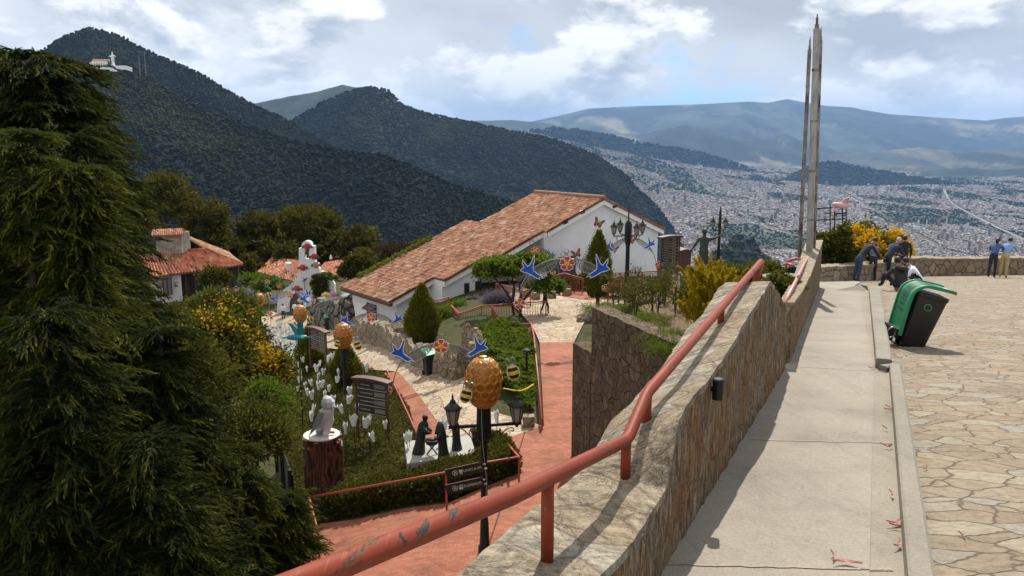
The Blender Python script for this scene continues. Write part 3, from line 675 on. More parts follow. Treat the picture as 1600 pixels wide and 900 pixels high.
# --- kerb with its jog
mb = MB()
def kerb(p0, p1, w0, w1, h):
    n_ = 18; t = (p1 - p0).normalized(); s = Vector((t.y, -t.x, 0)).normalized(); prev = None
    for i in range(n_ + 1):
        f = i / n_; p = lerp(p0, p1, f); w = w0 + (w1 - w0) * f; hh = h + (vnoise(np.array([p.y * 3.]), np.array([1.]))[0] - .5) * .008
        zi = ramp_z(p.y); zo = min(plaza_z(p.y), zi) - .12
        row = [Vector((p.x, p.y, zi - .1)), Vector((p.x + s.x * .008, p.y + s.y * .008, zi + hh - .008)), Vector((p.x + s.x * .02, p.y + s.y * .02, zi + hh)), Vector((p.x + s.x * (w - .015), p.y + s.y * (w - .015), zi + hh)), Vector((p.x + s.x * w, p.y + s.y * w, zi + hh - .012)), Vector((p.x + s.x * w, p.y + s.y * w, zo))]
        o = len(mb.v); mb.v.extend(row)
        if prev is not None:
            for j in range(5): mb.f.append([prev + j, prev + j + 1, o + j + 1, o + j]); mb.mi.append(0)
        else: mb.f.append(list(range(o, o + 6))); mb.mi.append(0)
        prev = o
    mb.f.append(list(range(prev, prev + 6))[::-1]); mb.mi.append(0)
kerb(K0, K2, .115, .105, .075); kerb(K2 + Vector((-.10, .01, 0)), K2 + Vector((.09, .10, 0)), .1, .1, .06); kerb(K3, K4, .15, .30, .10)
struct(mb.build('kerb', kerbc))
mb = MB()  # little flared end where the ramp meets the far paving
e = K4; mb.add([rz(e, .0), rz(e + Vector((-.9, .1, 0)), .005), rz(e + Vector((-.1, .35, 0)), .16), rz(e + Vector((0, .1, 0)), .13)], [(0, 1, 2), (0, 2, 3)])
struct(mb.build('kerb_end', kerbc))
# --- plaza paving (one tilted sheet, a little uneven)
def edge_x(y):
    if y <= K2.y: t = (y - K0.y) / (K2.y - K0.y); return lerp(K0, K2, t).x + .06
    if y <= K4.y: t = (y - K3.y) / (K4.y - K3.y); return lerp(K3, K4, max(0, t)).x + .08
    return max(C_.x - .1, K4.x - (y - K4.y) * 3) + max(0, y - C_.y) * .36
ys = np.concatenate([np.linspace(-1, 12, 131), np.linspace(12.2, 44, 120)]); ts = np.linspace(0, 1, 150) ** 1.6
V = []; nn = len(ts)
for y in ys:
    x0 = edge_x(y)
    for t in ts:
        x = x0 + t * 38; V.append((x, y, plaza_z(y)))
V = np.array(V); V[:, 2] += (fbm(V[:, 0] * .5, V[:, 1] * .5, 4, 91) - .5) * .05 * np.clip((V[:, 0] - np.repeat([edge_x(y) for y in ys], nn)) * 2, 0, 1)
idx = np.arange(len(ys) * nn).reshape(len(ys), nn); Fa = np.stack([idx[:-1, :-1], idx[:-1, 1:], idx[1:, 1:], idx[1:, :-1]], -1).reshape(-1, 4)
struct(link('plaza_paving', np_mesh('plaza_paving', V, Fa, flag, smooth=True)))
# smooth cement strip joining ramp and far paving
mb = MB(); q = [C_ + Vector((-1.5, -.1, 0)), K4 + Vector((.1, -.1, 0)), Vector((K4.x + .9, K4.y + 3.0, 0)), Vector((12.9, 29.0, 0)), Vector((C_.x - 1, 28.6, 0))]
mb.add([Vector((p.x, p.y, plaza_z(p.y) + .035)) for p in q], [(0, 1, 2, 3, 4)])
struct(mb.build('cement_apron', conc))

# --- parapet (near part steps, peaks and drops to the notch; far part runs on)
TH = .37
PROF = [(-3.4, -1.30, -1.29), (-.86, -1.37, -1.34), (-.39, -1.45, -1.39), (.0, -1.42, -1.42), (.09, -1.325, -1.415), (.22, -1.21, -1.40), (.36, -1.175, -1.375), (.5, -1.185, -1.35), (.9, -1.20, -1.36), (1.8, -1.155, -1.30), (2.6, -1.10, -1.24), (3.24, -1.07, -1.16), (3.5, -1.16, -1.16)]
rngw = random.Random(5)
def loft(mb, rows, closed_ends=True, jag=0):
    o = len(mb.v); n_ = len(rows[0])
    for r_ in rows: mb.v.extend(r_)
    for i in range(len(rows) - 1):
        for j in range(n_):
            j2 = (j + 1) % n_
            mb.f.append([o + i * n_ + j, o + i * n_ + j2, o + (i + 1) * n_ + j2, o + (i + 1) * n_ + j]); mb.mi.append(mb.cur)
    if closed_ends:
        mb.f.append([o + j for j in range(n_)][::-1]); mb.mi.append(mb.cur); mb.f.append([o + (len(rows) - 1) * n_ + j for j in range(n_)]); mb.mi.append(mb.cur)
CAPT = .045
def face_col(p, n_, u, z0, z1, k=15, amp=.018):
    out = []
    for i in range(k + 1):
        z = lerp(z0, z1, i / k); f = float(fbm(np.array([u * 11.]), np.array([z * 5.]), 4, 13)[0]) - .5; f2 = float(vnoise(np.array([u * 16.]), np.array([z * 4.]), 7)[0]) - .5
        q = p + n_ * (-(f * amp * 1.3 + f2 * amp * .7) - .003); out.append(Vector((q.x, q.y, z)))
    return out
us = np.concatenate([np.arange(-3.4, 3.5, .035), [3.5]])
body, capr = [], []
for k, u in enumerate(us):
    zi = np.interp(u, [p[0] for p in PROF], [p[1] for p in PROF]); zo = np.interp(u, [p[0] for p in PROF], [p[2] for p in PROF])
    j = lambda a: (rngw.random() - .5) * a
    pi, po = wall_pt(u, 0), wall_pt(u, TH)
    b0 = rz(pi).z - .25
    body.append(face_col(pi, nv, u, b0, zi - CAPT + .003) + [Vector((po.x, po.y, zo - CAPT + .003)), Vector((po.x, po.y, -10.6))])
    jn = lambda s_, a_: (float(vnoise(np.array([u * 3.1]), np.array([s_ * 9.]))[0]) - .5) * a_ + (float(vnoise(np.array([u * 13.]), np.array([s_ * 5.]))[0]) - .5) * a_ * .5
    ji, jo = wall_pt(u, -.010 + jn(1, .014)), wall_pt(u, TH + .015 + jn(2, .03)); mi_, mo_ = wall_pt(u, .10), wall_pt(u, .27)
    dz = jn(3, .012); j = lambda a: jn(a * 100, a * .8)
    capr.append([Vector((ji.x, ji.y, zi - CAPT + j(.008))), Vector((ji.x, ji.y, zi - .008 + dz)), Vector((mi_.x, mi_.y, lerp(zi, zo, .27) + j(.012))), Vector((mo_.x, mo_.y, lerp(zi, zo, .73) + j(.012))), Vector((jo.x, jo.y, zo - .008 + j(.012))), Vector((jo.x, jo.y, zo - CAPT + j(.01)))])
# drop from the peak to the notch
for u in np.linspace(3.55, 4.95, 26):
    zi = float(np.interp(u, (3.5, 3.9, 4.5, 4.95), (-1.19, -1.285, -1.535, -1.72))) + (rngw.random() - .5) * .02
    pi, po = wall_pt(u, 0), wall_pt(u, TH); zo = zi - .04
    body.append(face_col(pi, nv, u, rz(pi).z - .25, zi) + [Vector((po.x, po.y, zo)), Vector((po.x, po.y, -10.6))])
par = thing('stone_parapet', 'near rubble parapet with slab top carrying the long chipped red rail', 'wall', wall_pt(0) + Vector((0, 0, -1.83)))
mb = MB(); loft(mb, body); mb.build('wall_body', strat, par)
mb = MB(); loft(mb, capr); mb.build('coping', cap, par)
# far part
t0 = wall2_pt(0)
PROF2 = []
for px, py in ((1233, 492), (1252, 455), (1266, 428), (1280, 403)):
    r = ray(px, py); o_ = B_; t = (o_.x * nv2.x + o_.y * nv2.y) / (r.x * nv2.x + r.y * nv2.y); q = r * t; PROF2.append(((q - Vector((B_.x, B_.y, q.z))).dot(dv2), q.z))
PROF2 = [(0, PROF2[0][1])] + PROF2[1:-1] + [(L2, PROF2[-1][1])]
body, capr = [], []
for u in np.linspace(-.02, L2, 120):
    zi = np.interp(u, [p[0] for p in PROF2], [p[1] for p in PROF2]); pi, po = wall2_pt(u, 0), wall2_pt(u, .13 + .32 * min(1, max(0, u / L2))); j = lambda a: (rngw.random() - .5) * a
    body.append(face_col(pi, nv2, u + 20, ramp_z(pi.y) - .3, zi - CAPT + .003, 12, .022) + [Vector((po.x, po.y, zi - CAPT - .03)), Vector((po.x, po.y, -11))])
    ji, jo = wall2_pt(u, -.015 + j(.01)), wall2_pt(u, .15 + .32 * min(1, max(0, u / L2)) + j(.01))
    capr.append([Vector((ji.x, ji.y, zi - CAPT + j(.01))), Vector((ji.x, ji.y, zi + j(.012))), Vector((jo.x, jo.y, zi - .03 + j(.012))), Vector((jo.x, jo.y, zi - .03 - CAPT))])
par2 = thing('stone_parapet', 'far rubble parapet beyond the notch running on to the steel masts', 'wall', wall2_pt(0) + Vector((0, 0, -2.3)))
mb = MB(); loft(mb, body); mb.build('wall_body', strat, par2)
mb = MB(); loft(mb, capr); mb.build('coping', cap, par2)

# --- rails
def vert_hit(px, py, off):
    r = ray(px, py); o_ = A_ + nv * off; t = (o_.x * nv.x + o_.y * nv.y) / (r.x * nv.x + r.y * nv.y); return r * t
RO = .165
rp = [vert_hit(px, py, RO) for px, py in ((480, 905), (800, 775), (980, 687), (1011, 614), (1189, 409))]
rp = [rp[0] + (rp[0] - rp[1]) * .6] + rp
end = wall_pt(3.62, RO); end.z = -1.19
rail = thing('hand_rail', 'long red steel hand rail with chipped paint on the near parapet', 'rail', wall_pt(0, RO) + Vector((0, 0, -1.42)))
def mitre(pts, r=.03):
    out = [pts[0]]
    for a, b, c in zip(pts, pts[1:], pts[2:]):
        out += [b + (a - b).normalized() * r, b + (c - b).normalized() * r]
    return out + [pts[-1]]
mb = MB(); mb.tube(mitre(rp), .0265, 20); mb.build('top_rail', redp, rail, smooth=True)
mb = MB(); mb.tube([rp[-1] + Vector((0, 0, 0)), end], .029, 16); mb.build('end_brace', redp, rail, smooth=True)
for px, py in ((855, 850), (977, 745), (1010, 660), (1126, 506), (1187, 429)):
    q = vert_hit(px, py, RO); u = (q - A_).dot(dv); 
    # rail height here
    best = None
    for a, b in zip(rp, rp[1:]):
        ua, ub = (a - A_).dot(dv), (b - A_).dot(dv)
        if ua <= u <= ub: best = lerp(a, b, (u - ua) / (ub - ua)).z
    zi = np.interp(u, [p[0] for p in PROF], [p[1] for p in PROF]); zo = np.interp(u, [p[0] for p in PROF], [p[2] for p in PROF]); zf = lerp(zi, zo, RO / TH) - .02
    if best is None: best = rp[-1].z
    mb = MB(); w = wall_pt(u, RO); mb.tube([Vector((w.x, w.y, zf)), Vector((w.x, w.y, best - .01))], .0215, 14); mb.build('post', redp, rail, smooth=True)
def vert_hit2(px, py, off):
    r = ray(px, py); o_ = B_ + nv2 * off; t = (o_.x * nv2.x + o_.y * nv2.y) / (r.x * nv2.x + r.y * nv2.y); return r * t
r2 = [vert_hit2(1226, 474, .08), vert_hit2(1243, 440, .12), vert_hit2(1257, 411, .16), vert_hit2(1269, 393, .2)]
rail2 = thing('hand_rail', 'thin sun-bleached red hand rail on the far parapet by the masts', 'rail', wall2_pt(1, .2) + Vector((0, 0, -1.9)))
mb = MB(); mb.tube(r2, .026, 10); mb.build('top_rail', plain('bleached_red', (.42, .17, .13), .45, 0, .2, 5), rail2, smooth=True)
for f in (.15, .5, .93):
    k = min(2, int(f * 3)); q = lerp(r2[k], r2[k + 1], f * 3 - k); u = (q - B_).dot(dv2); zi = np.interp(u, [p[0] for p in PROF2], [p[1] for p in PROF2])
    mb = MB(); mb.tube([Vector((q.x, q.y, zi - .06)), q], .025, 8); mb.build('post', redfence, rail2, smooth=True)
# wall lamp on the parapet face
q = vert_hit(1108, 606, 0) - nv * 0
wl = thing('wall_lamp', 'small black cylinder lamp fixed to the parapet face', 'lamp', q)
blk = plain('black_metal', (.018, .018, .019), .4, .6, .2, 10)
mb = MB(); mb.lathe([(.026, -.056), (.029, -.053), (.029, .05), (.022, .056)], (0, 0, 0), 14); mb.xform(Matrix.Translation(-nv * .045)); mb.build('shade', blk, wl, world=False, smooth=False, autosmooth=True)
mb = MB(); mb.box(-nv * .012, (.02, .02, .03), Matrix.Rotation(math.atan2(dv.y, dv.x), 3, 'Z')); mb.build('bracket', blk, wl, world=False)

# --- low wall round the look-out
lw = [on_plane(1285, 441, 1.45, .13), on_plane(1345, 439, 1.45, .13), on_plane(1395, 436, 1.45, .13), on_plane(1428, 432, 1.45, .13), on_plane(1500, 430.5, 1.45, .13), on_plane(1600, 429, 1.45, .13), on_plane(1720, 429, 1.45, .13)]
lt = [(1285, 417), (1345, 414), (1395, 409), (1428, 403), (1500, 404), (1600, 403), (1720, 403)]
ctr = curve_pts(lw, 72); zt = curve_pts([Vector((px, P(px, py, w.y).z, 0)) for (px, py), w in zip(lt, lw)], 72)
rows, caps = [], []
for i, (c, z) in enumerate(zip(ctr, zt)):
    t = ctr[min(i + 1, len(ctr) - 1)] - ctr[max(i - 1, 0)]; s = Vector((-t.y, t.x, 0)).normalized(); h = z.y; j = lambda a: (rngw.random() - .5) * a
    f = Vector((c.x, c.y, 0)); b = f + s * .55
    rows.append([Vector((f.x, f.y, plaza_z(f.y) - .4)), Vector((f.x, f.y, h - .1)), Vector((b.x, b.y, h - .1)), Vector((b.x, b.y, h - 6))])
    f2, b2 = f - s * (.03 + j(.03)), b + s * .04
    caps.append([Vector((f2.x, f2.y, h - .105 + j(.02))), Vector((f2.x, f2.y, h + j(.04))), Vector((b2.x, b2.y, h + j(.04))), Vector((b2.x, b2.y, h - .105))])
low = thing('lookout_wall', 'low tan stone wall curving round the look-out above the city', 'wall', Vector((lw[3].x, lw[3].y, plaza_z(lw[3].y))))
mb = MB(); loft(mb, rows); mb.build('wall_body', lowst, low)
mb = MB(); loft(mb, caps); mb.build('coping', cap, low)

# --- masts
galv = N('galvanised_steel'); a = galv.noise(galv.coord((1, 1, .25)), 7, 7, .7); galv.col(galv.ramp(a.outputs[0], [(.3, (.17, .16, .145)), (.55, (.33, .31, .285)), (.72, (.40, .385, .36))])); galv.set(.5, .35); galv = galv.m
rusty = N('rusty_steel'); a = rusty.noise(rusty.coord((1, 1, .35)), 5, 8, .72); rusty.col(rusty.ramp(a.outputs[0], [(.40, (.05, .035, .025)), (.5, (.16, .135, .11)), (.62, (.30, .275, .25))])); rusty.set(.65, .2); rusty = rusty.m
def mast(b, t, rad, mat, label):
    o = thing('steel_mast', label, 'mast', b); d = (t - b); L = d.length; Rm = d.to_track_quat('Z', 'Y').to_matrix()
    h1 = L * .945
    mb = MB(); mb.lathe([(rad * 1.04, 0), (rad, L * .02), (rad * .93, h1), (rad * .55, h1 + .01)], (0, 0, 0), 18, Rm); mb.build('pole', mat, o, world=False, autosmooth=True)
    mb = MB()
    for k in range(4):
        z0 = L * (.18 + .2 * k); mb.lathe([(rad * .99, z0), (rad * 1.06, z0 + .01), (rad * 1.06, z0 + .05), (rad * .98, z0 + .06)], (0, 0, 0), 18, Rm)
    mb.build('joint_ring', rusty, o, world=False)
    mb = MB(); mb.lathe([(rad * .6, h1), (rad * .6, h1 + L * .015), (rad * .38, h1 + L * .018), (rad * .36, h1 + L * .04), (rad * .2, h1 + L * .045), (rad * .18, L)], (0, 0, 0), 12, Rm); mb.build('tip', rusty, o, world=False, autosmooth=True)
Ym = 19.5
mast(P(1264, 412, Ym), P(1277, 22, Ym), px_size(5.2, Ym), galv, 'pale steel mast, the thickest and tallest of the cluster')
mast(P(1249, 404, Ym + 1.0), P(1266, 57, Ym + 1.0), px_size(3.2, Ym), rusty, 'thin stained steel mast standing left of the tallest mast')
mast(P(1271, 400, Ym + 1.5), P(1283, 42, Ym + 1.5), px_size(3.2, Ym), rusty, 'rust-streaked steel mast close behind the tallest mast, to its right')
# little planter wall with a curved red rail left of the masts
pp = P(1226, 425, 15.5)
pl = thing('round_planter', 'low round stone planter left of the steel masts', 'planter', pp + Vector((0, 0, -3.2)))
mb = MB(); mb.lathe([(.42, 0), (.42, 3.05)], (0, 0, 0), 20, None, .8); mb.build('wall_body', strat, pl, world=False)
mb = MB(); mb.lathe([(.40, 3.02), (.45, 3.03), (.45, 3.12), (.40, 3.13)], (0, 0, 0), 20, None, .8); mb.build('coping', cap, pl, world=False)
rr = thing('curved_rail', 'short bent red rail on top of the round planter', 'rail', pp + Vector((0, 0, -.06)))
mb = MB(); c0 = pp + Vector((.0, 0, 0)); pts_ = [P(1229, 411, 15.6), P(1234, 406.5, 15.6), P(1243, 404.5, 15.7), P(1250, 405, 15.9)]; mb.tube(pts_, .028, 8); mb.tube([P(1229, 411, 15.6), P(1240, 416, 15.4)], .028, 8); mb.build('top_rail', redfence, rr, smooth=True)
mb = MB(); mb.tube([P(1228, 419, 15.6), P(1229, 411, 15.6)], .022, 8); mb.build('post', redfence, rr)

# --- tilted litter bin with green hood
bp = on_plane(1430, 539, 1.45, .13)
bin_ = thing('tilted_litter_bin', 'black litter bin leaning over, with a green hood open on top', 'bin', (bp.x, bp.y, plaza_z(bp.y)))
blackp = plain('black_plastic', (.012, .012, .012), .42, 0, .2, 6); green = plain('green_plastic', (.012, .20, .085), .4, 0, .15, 5); dkgreen = plain('dark_green_plastic', (.008, .085, .04), .5, 0, .2, 40)
tilt = Matrix.Rotation(math.radians(16), 3, 'Y') ; yaw = Matrix.Rotation(math.radians(-9), 3, 'Z')
TM = (Matrix.Translation((-.10, 0, .03)) @ (yaw @ tilt).to_4x4())
Wb, Db, Hb = .41, .42, .76
mb = MB(); rows = []
for z, k in ((0, .80), (.03, .84), (Hb - .06, 1.0), (Hb - .055, 1.05), (Hb, 1.05)):
    w, d, r_ = Wb * k / 2, Db * k / 2, .05
    row = []
    for cx_, cy2, a0 in ((w - r_, d - r_, 0), (-w + r_, d - r_, 90), (-w + r_, -d + r_, 180), (w - r_, -d + r_, 270)):
        for a in (0, 30, 60, 90): row.append(Vector((cx_ + r_ * math.cos(math.radians(a0 + a)), cy2 + r_ * math.sin(math.radians(a0 + a)), z)))
    rows.append(row)
loft(mb, rows); mb.xform(TM); mb.build('body', blackp, bin_, world=False, autosmooth=True)
# hood: an L-shaped tray up the left side and over the top
def hood_path(off):
    return [(-Wb * .44 - .035 - off, .10), (-Wb / 2 - .055 - off, Hb - .16), (-Wb / 2 - .035 - off * .9, Hb - .02 + off * .3), (-Wb / 2 + .05 - off * .3, Hb + .06 + off * .8), (-Wb / 2 + .16, Hb + .075 + off), (.19, Hb + .085 + off), (.245, Hb + .08 + off)]
def bez(pp, n_=36):
    return [(p.x, p.z) for p in curve_pts([Vector((x, 0, z)) for x, z in pp], n_)]
inn, out = bez(hood_path(0)), bez(hood_path(.045)); hw = Db / 2 + .03
def tray(mb, pa, pb, y0, y1): mb.prism([Vector((x, y0, z)) for x, z in pa] + [Vector((x, y0, z)) for x, z in pb[::-1]], (0, y1 - y0, 0))
mid = bez(hood_path(.028))
mb = MB(); 
for i in range(len(inn) - 1):
    q = [inn[i], inn[i + 1], mid[i + 1], mid[i]]; mb.prism([Vector((x, -hw + .03, z)) for x, z in q], (0, 2 * hw - .06, 0))
mb.xform(TM); mb.build('hood', green, bin_, world=False)
for s in (-1, 1):
    mb = MB()
    for i in range(len(inn) - 1):
        q = [(inn[i][0], inn[i][1]), (inn[i + 1][0], inn[i + 1][1]), out[i + 1], out[i]]; mb.prism([Vector((x, s * hw - .018, z)) for x, z in q], (0, .036, 0))
    mb.xform(TM); mb.build('hood_rim', green, bin_, world=False)
mb = MB()
for k in range(26):   # perforated strip
    i = 4 + k * 23 / 26; i0 = int(i); (x0, z0), (x1, z1) = mid[i0], mid[min(i0 + 1, len(mid) - 1)]; f = i - i0; x, z = x0 + (x1 - x0) * f, z0 + (z1 - z0) * f; d = Vector((x1 - x0, 0, z1 - z0)).normalized(); nn_ = Vector((-d.z, 0, d.x))
    Rr = Matrix((d, Vector((0, 1, 0)), nn_)).transposed()
    mb.box(Vector((x, 0, z)) - nn_ * .0005, (.045, .19, .004), Rr)
    for yy in (-.10, -.035, .035, .10): mb.box(Vector((x, yy, z)) + nn_ * .002, (.012, .05, .004), Rr)
mb.xform(TM); mb.build('grille_slot', dkgreen, bin_, world=False)
mb = MB(); mb.tube([Vector((-.335 + .05 * math.cos(a), -Db / 2 + .02 + 0 * a, .10 + .075 * math.sin(a))) for a in np.linspace(0, 2 * PI, 20)[:-1]], .011, 8, closed=True); mb.xform(TM); mb.build('handle', plain('dull_chrome', (.3, .3, .3), .35, .8), bin_, world=False, smooth=True)
mb = MB(); mb.box((-.27, -.02, .155), (.14, Db * .92, .03)); mb.box((-.30, 0, .06), (.05, Db * .8, .16)); mb.xform(TM); mb.build('back_ledge', blackp, bin_, world=False)
mb = MB(); nf = -Db * .985 / 2 - .004
mb.tube([Vector((-.02 + .045 * math.cos(a), nf, .57 + .045 * math.sin(a))) for a in np.linspace(0, 2 * PI, 25)[:-1]], .009, 6, closed=True); mb.xform(TM); mb.build('emblem', green, bin_, world=False)
mb = MB(); (x0, z0), (x1, z1) = mid[-8], mid[-3]; d = Vector((x1 - x0, 0, z1 - z0)).normalized(); mb.box(Vector(((x0 + x1) / 2, -.07, (z0 + z1) / 2 + .004)), (.13, .13, .004), Matrix((d, Vector((0, 1, 0)), Vector((-d.z, 0, d.x)))).transposed()); mb.xform(TM); mb.build('sticker', plain('white_sticker', (.7, .7, .68), .5), bin_, world=False)
mb = MB(); mb.box((-.20, .12, .07), (.05, .03, .16)); mb.box((-.20, -.12, .07), (.05, .03, .16)); mb.box((-.2, 0, .012), (.12, .34, .024)); mb.build('prop_foot', blk, bin_, world=False)

# --- fallen pink-red leaves
leafred = plain('fallen_leaf', (.50, .23, .21), .6, 0, .3, 30)
leafs = [(1322, 882, 1), (1303, 874, .6), (1393, 640, .8), (1402, 820, .9), (1399, 825, .5), (1385, 535, .5), (1388, 642, .6), (1384, 672, .5), (1364, 577, .8), (1394, 776, .6), (1405, 855, .7), (1392, 700, .4), (1085, 795, .6), (1150, 640, .4), (1440, 640, .6), (1447, 735, .5), (1505, 842, .5), (1385, 700, .6), (1075, 800, .5), (1040, 868, .5)]
for k, (px, py, s) in enumerate(leafs):
    kk = plaza_z if px > 1430 else ramp_z
    p = on_plane(px, py, 1.45, .13) if px > 1430 else on_plane(px, py, 1.55 if py > 575 else 1.147, .09 if py > 575 else .141)
    a = random.uniform(0, PI); L = .062 * s; w = .013 * s; mb = MB(); pts_ = []
    for t in (-1, -.5, 0, .5, 1):
        pts_.append(Vector((math.cos(a) * L * t / 1 - math.sin(a) * L * .35 * t * t, math.sin(a) * L * t + math.cos(a) * L * .35 * t * t, .010 + .012 * t * t)))
    V_ = []
    for i, q in enumerate(pts_):
        ww = w * (1 - abs(i - 2) / 2.3); V_ += [q + Vector((-math.sin(a) * ww, math.cos(a) * ww, .004)), q - Vector((0, 0, .003)), q + Vector((math.sin(a) * ww, -math.cos(a) * ww, .004))]
    mb.add(V_, [(3 * i + j, 3 * i + j + 1, 3 * i + j + 4, 3 * i + j + 3) for i in range(4) for j in range(2)])
    o = mb.build('fallen_leaf', leafred); o.location = p + Vector((0, 0, .004)); tag(o, 'small curled pinkish red leaf fallen on the pale ground', 'leaf', 'fallen red leaves on the ramp and paving')
# ================================================================== park ground, paths, buildings
def brick_mat(name, c1, c2, mortar, sc):
    n = N(name); v = n.coord(); b = n.n('ShaderNodeTexBrick'); b.inputs['Scale'].default_value = sc; b.inputs['Mortar Size'].default_value = .012
    b.inputs['Color1'].default_value = (*c1, 1); b.inputs['Color2'].default_value = (*c2, 1); b.inputs['Mortar'].default_value = (*mortar, 1); n.l(v, b.inputs[0])
    a = n.noise(v, .7, 6, .65); s = n.noise(v, 25, 4)
    c = n.mix(1, b.outputs[0], n.ramp(a.outputs[0], [(.3, .55), (.5, 1), (.7, 1.2)]), 'MULTIPLY'); c = n.mix(1, c, n.ramp(s.outputs[0], [(.3, .8), (.7, 1.15)]), 'MULTIPLY')
    n.col(c); n.set(.85, 0, .25); n.bump(b.outputs[1], -.3, .01); MATS[name] = n.m; return n.m
brick = brick_mat('brick_paving', (.25, .082, .045), (.34, .125, .072), (.20, .10, .065), 2.4)
soil = N('park_soil'); v_ = soil.coord(); a = soil.noise(v_, .6, 7, .65); b = soil.noise(v_, 9, 6, .7)
c = soil.ramp(a.outputs[0], [(.35, (.035, .045, .015)), (.5, (.06, .06, .022)), (.65, (.085, .065, .035))]); c = soil.mix(1, c, soil.ramp(b.outputs[0], [(.3, .5), (.7, 1.4)]), 'MULTIPLY'); soil.col(c); soil.set(.95, 0, .1); soil.bump(b.outputs[0], .8, .05); soil = soil.m
mulch = N('planter_mulch'); v_ = mulch.coord(); a = mulch.noise(v_, 14, 8, .75); b = mulch.noise(v_, 1.5, 4)
c = mulch.ramp(a.outputs[0], [(.3, (.04, .028, .018)), (.5, (.14, .095, .055)), (.7, (.27, .20, .13))]); mulch.col(c); mulch.set(.95, 0, .1); mulch.bump(a.outputs[0], .9, .04); mulch = mulch.m
gx = np.concatenate([np.arange(-110, -30, 2.), np.arange(-30, 16, .8), np.arange(16, 60, 2.)]); gy = np.concatenate([np.arange(-6, 90, .9), np.arange(90, 200, 2.)])
V = np.array([(x, y, G(x, y)) for y in gy for x in gx]); idx = np.arange(len(V)).reshape(len(gy), len(gx)); V[:, 2] += (fbm(V[:, 0] * .4, V[:, 1] * .4, 4, 7) - .62) * .3
struct(link('ground', np_mesh('ground', V, np.stack([idx[:-1, :-1], idx[:-1, 1:], idx[1:, 1:], idx[1:, :-1]], -1).reshape(-1, 4), soil, smooth=True)))
def drape(name, poly, mat, dz=.06, step=1.0, fn=G):
    bm = bmesh.new(); vs = [bm.verts.new((p[0], p[1], 0)) for p in poly]; bm.faces.new(vs)
    bmesh.ops.triangulate(bm, faces=bm.faces[:])
    xs = [p[0] for p in poly]; ys_ = [p[1] for p in poly]
    for k in np.arange(math.floor(min(xs)), max(xs), step): bmesh.ops.bisect_plane(bm, geom=bm.verts[:] + bm.edges[:] + bm.faces[:], plane_co=(k, 0, 0), plane_no=(1, 0, 0))
    for k in np.arange(math.floor(min(ys_)), max(ys_), step): bmesh.ops.bisect_plane(bm, geom=bm.verts[:] + bm.edges[:] + bm.faces[:], plane_co=(0, k, 0), plane_no=(0, 1, 0))
    for v in bm.verts: v.co.z = fn(v.co.x, v.co.y) + dz
    bmesh.ops.recalc_face_normals(bm, faces=bm.faces)
    if sum(f.normal.z for f in bm.faces) < 0: bmesh.ops.reverse_faces(bm, faces=bm.faces)
    me = bpy.data.meshes.new(name); bm.to_mesh(me); bm.free(); me.materials.append(mat); me.polygons.foreach_set('use_smooth', [True] * len(me.polygons)); return struct(link(name, me))
def gpix(pts): return [on_ground(px, py, G) for px, py in pts]
drape('brick_path', gpix([(380, 1000), (500, 822), (560, 815), (700, 790), (812, 742), (757, 702), (850, 668), (843, 537), (897, 537), (895, 722), (960, 780), (1100, 1000)]), brick, .07)
drape('garden_brick_path', gpix([(600, 585), (640, 640), (652, 692), (700, 692), (658, 625), (622, 583)]), brick, .08)
drape('courtyard_paving', gpix([(560, 545), (600, 545), (640, 528), (700, 560), (765, 560), (775, 590), (745, 640), (848, 668), (757, 702), (702, 692), (658, 625), (622, 583), (560, 578)]), flag2, .07)
drape('upper_plaza_paving', gpix([(843, 537), (897, 537), (921, 490), (1010, 482), (1010, 436), (850, 436), (780, 450), (832, 512)]), flag2, .07)
drape('brick_terrace', gpix([(868, 463), (880, 452), (925, 452), (962, 468), (915, 470)]), brick, .1)
drape('chapel_path', gpix([(392, 506), (425, 487), (520, 492), (602, 541), (560, 578), (548, 548), (500, 545), (440, 535)]), flag2, .07)

# stone retaining planter between the brick path and the parapet
F0 = Vector((1.9, 24.0, 0)); fd = Vector((.35, -.94, 0)).normalized()
def fpt(s, z): q = F0 + fd * s; return Vector((q.x, q.y, z))
rp_ = thing('retaining_planter', 'tall dark rubble planter wall rising from the brick path', 'wall', fpt(1.2, -10.1))
mb = MB()
def block(mb, poly, z0, z1): mb.prism([Vector((p[0], p[1], z0)) for p in poly], (0, 0, z1 - z0))
def jag_wall(mb, s0, s1, ztop, th=.55, zb=-10.6):
    n_ = max(3, int((s1 - s0) / .3)); nrm = Vector((.94, .35, 0)).normalized(); rows = []
    for i in range(n_ + 1):
        s = lerp(s0, s1, i / n_); zt_ = ztop + (rngw.random() - .5) * .05; o_ = (rngw.random() - .5) * .04
        a = fpt(s, 0) - nrm * o_; b = a + nrm * th; rows.append([Vector((a.x, a.y, zb)), Vector((a.x, a.y, zt_)), Vector((b.x, b.y, zt_)), Vector((b.x, b.y, zb))])
    loft(mb, rows)
jag_wall(mb, 1.25, 5.75, -4.86); jag_wall(mb, 0, 1.25, -6.25); jag_wall(mb, 5.75, 12, -5.25)
e0 = fpt(1.25, 0); mb.prism([Vector((e0.x + .55, e0.y + .2, -10.5)), Vector((e0.x + 3.2, e0.y + 8, -10.5)), Vector((e0.x + 3.2, e0.y + 8, -6)), Vector((e0.x + .55, e0.y + .2, -4.95))], (.4, -.1, 0))
mb.build('wall_body', wallst, rp_)
def soil_z(y): return np.interp(y, [12, 18, 23, 30, 46], [-5.3, -5.05, -5.1, -5.95, -6.7])
bm_poly = [(2.5, 23.2), (4.1, 18.8), (6.4, 12.5), (7.5, 12.5), (8.8, 22), (10.0, 30), (11.0, 40), (8.5, 40), (5.4, 31)]
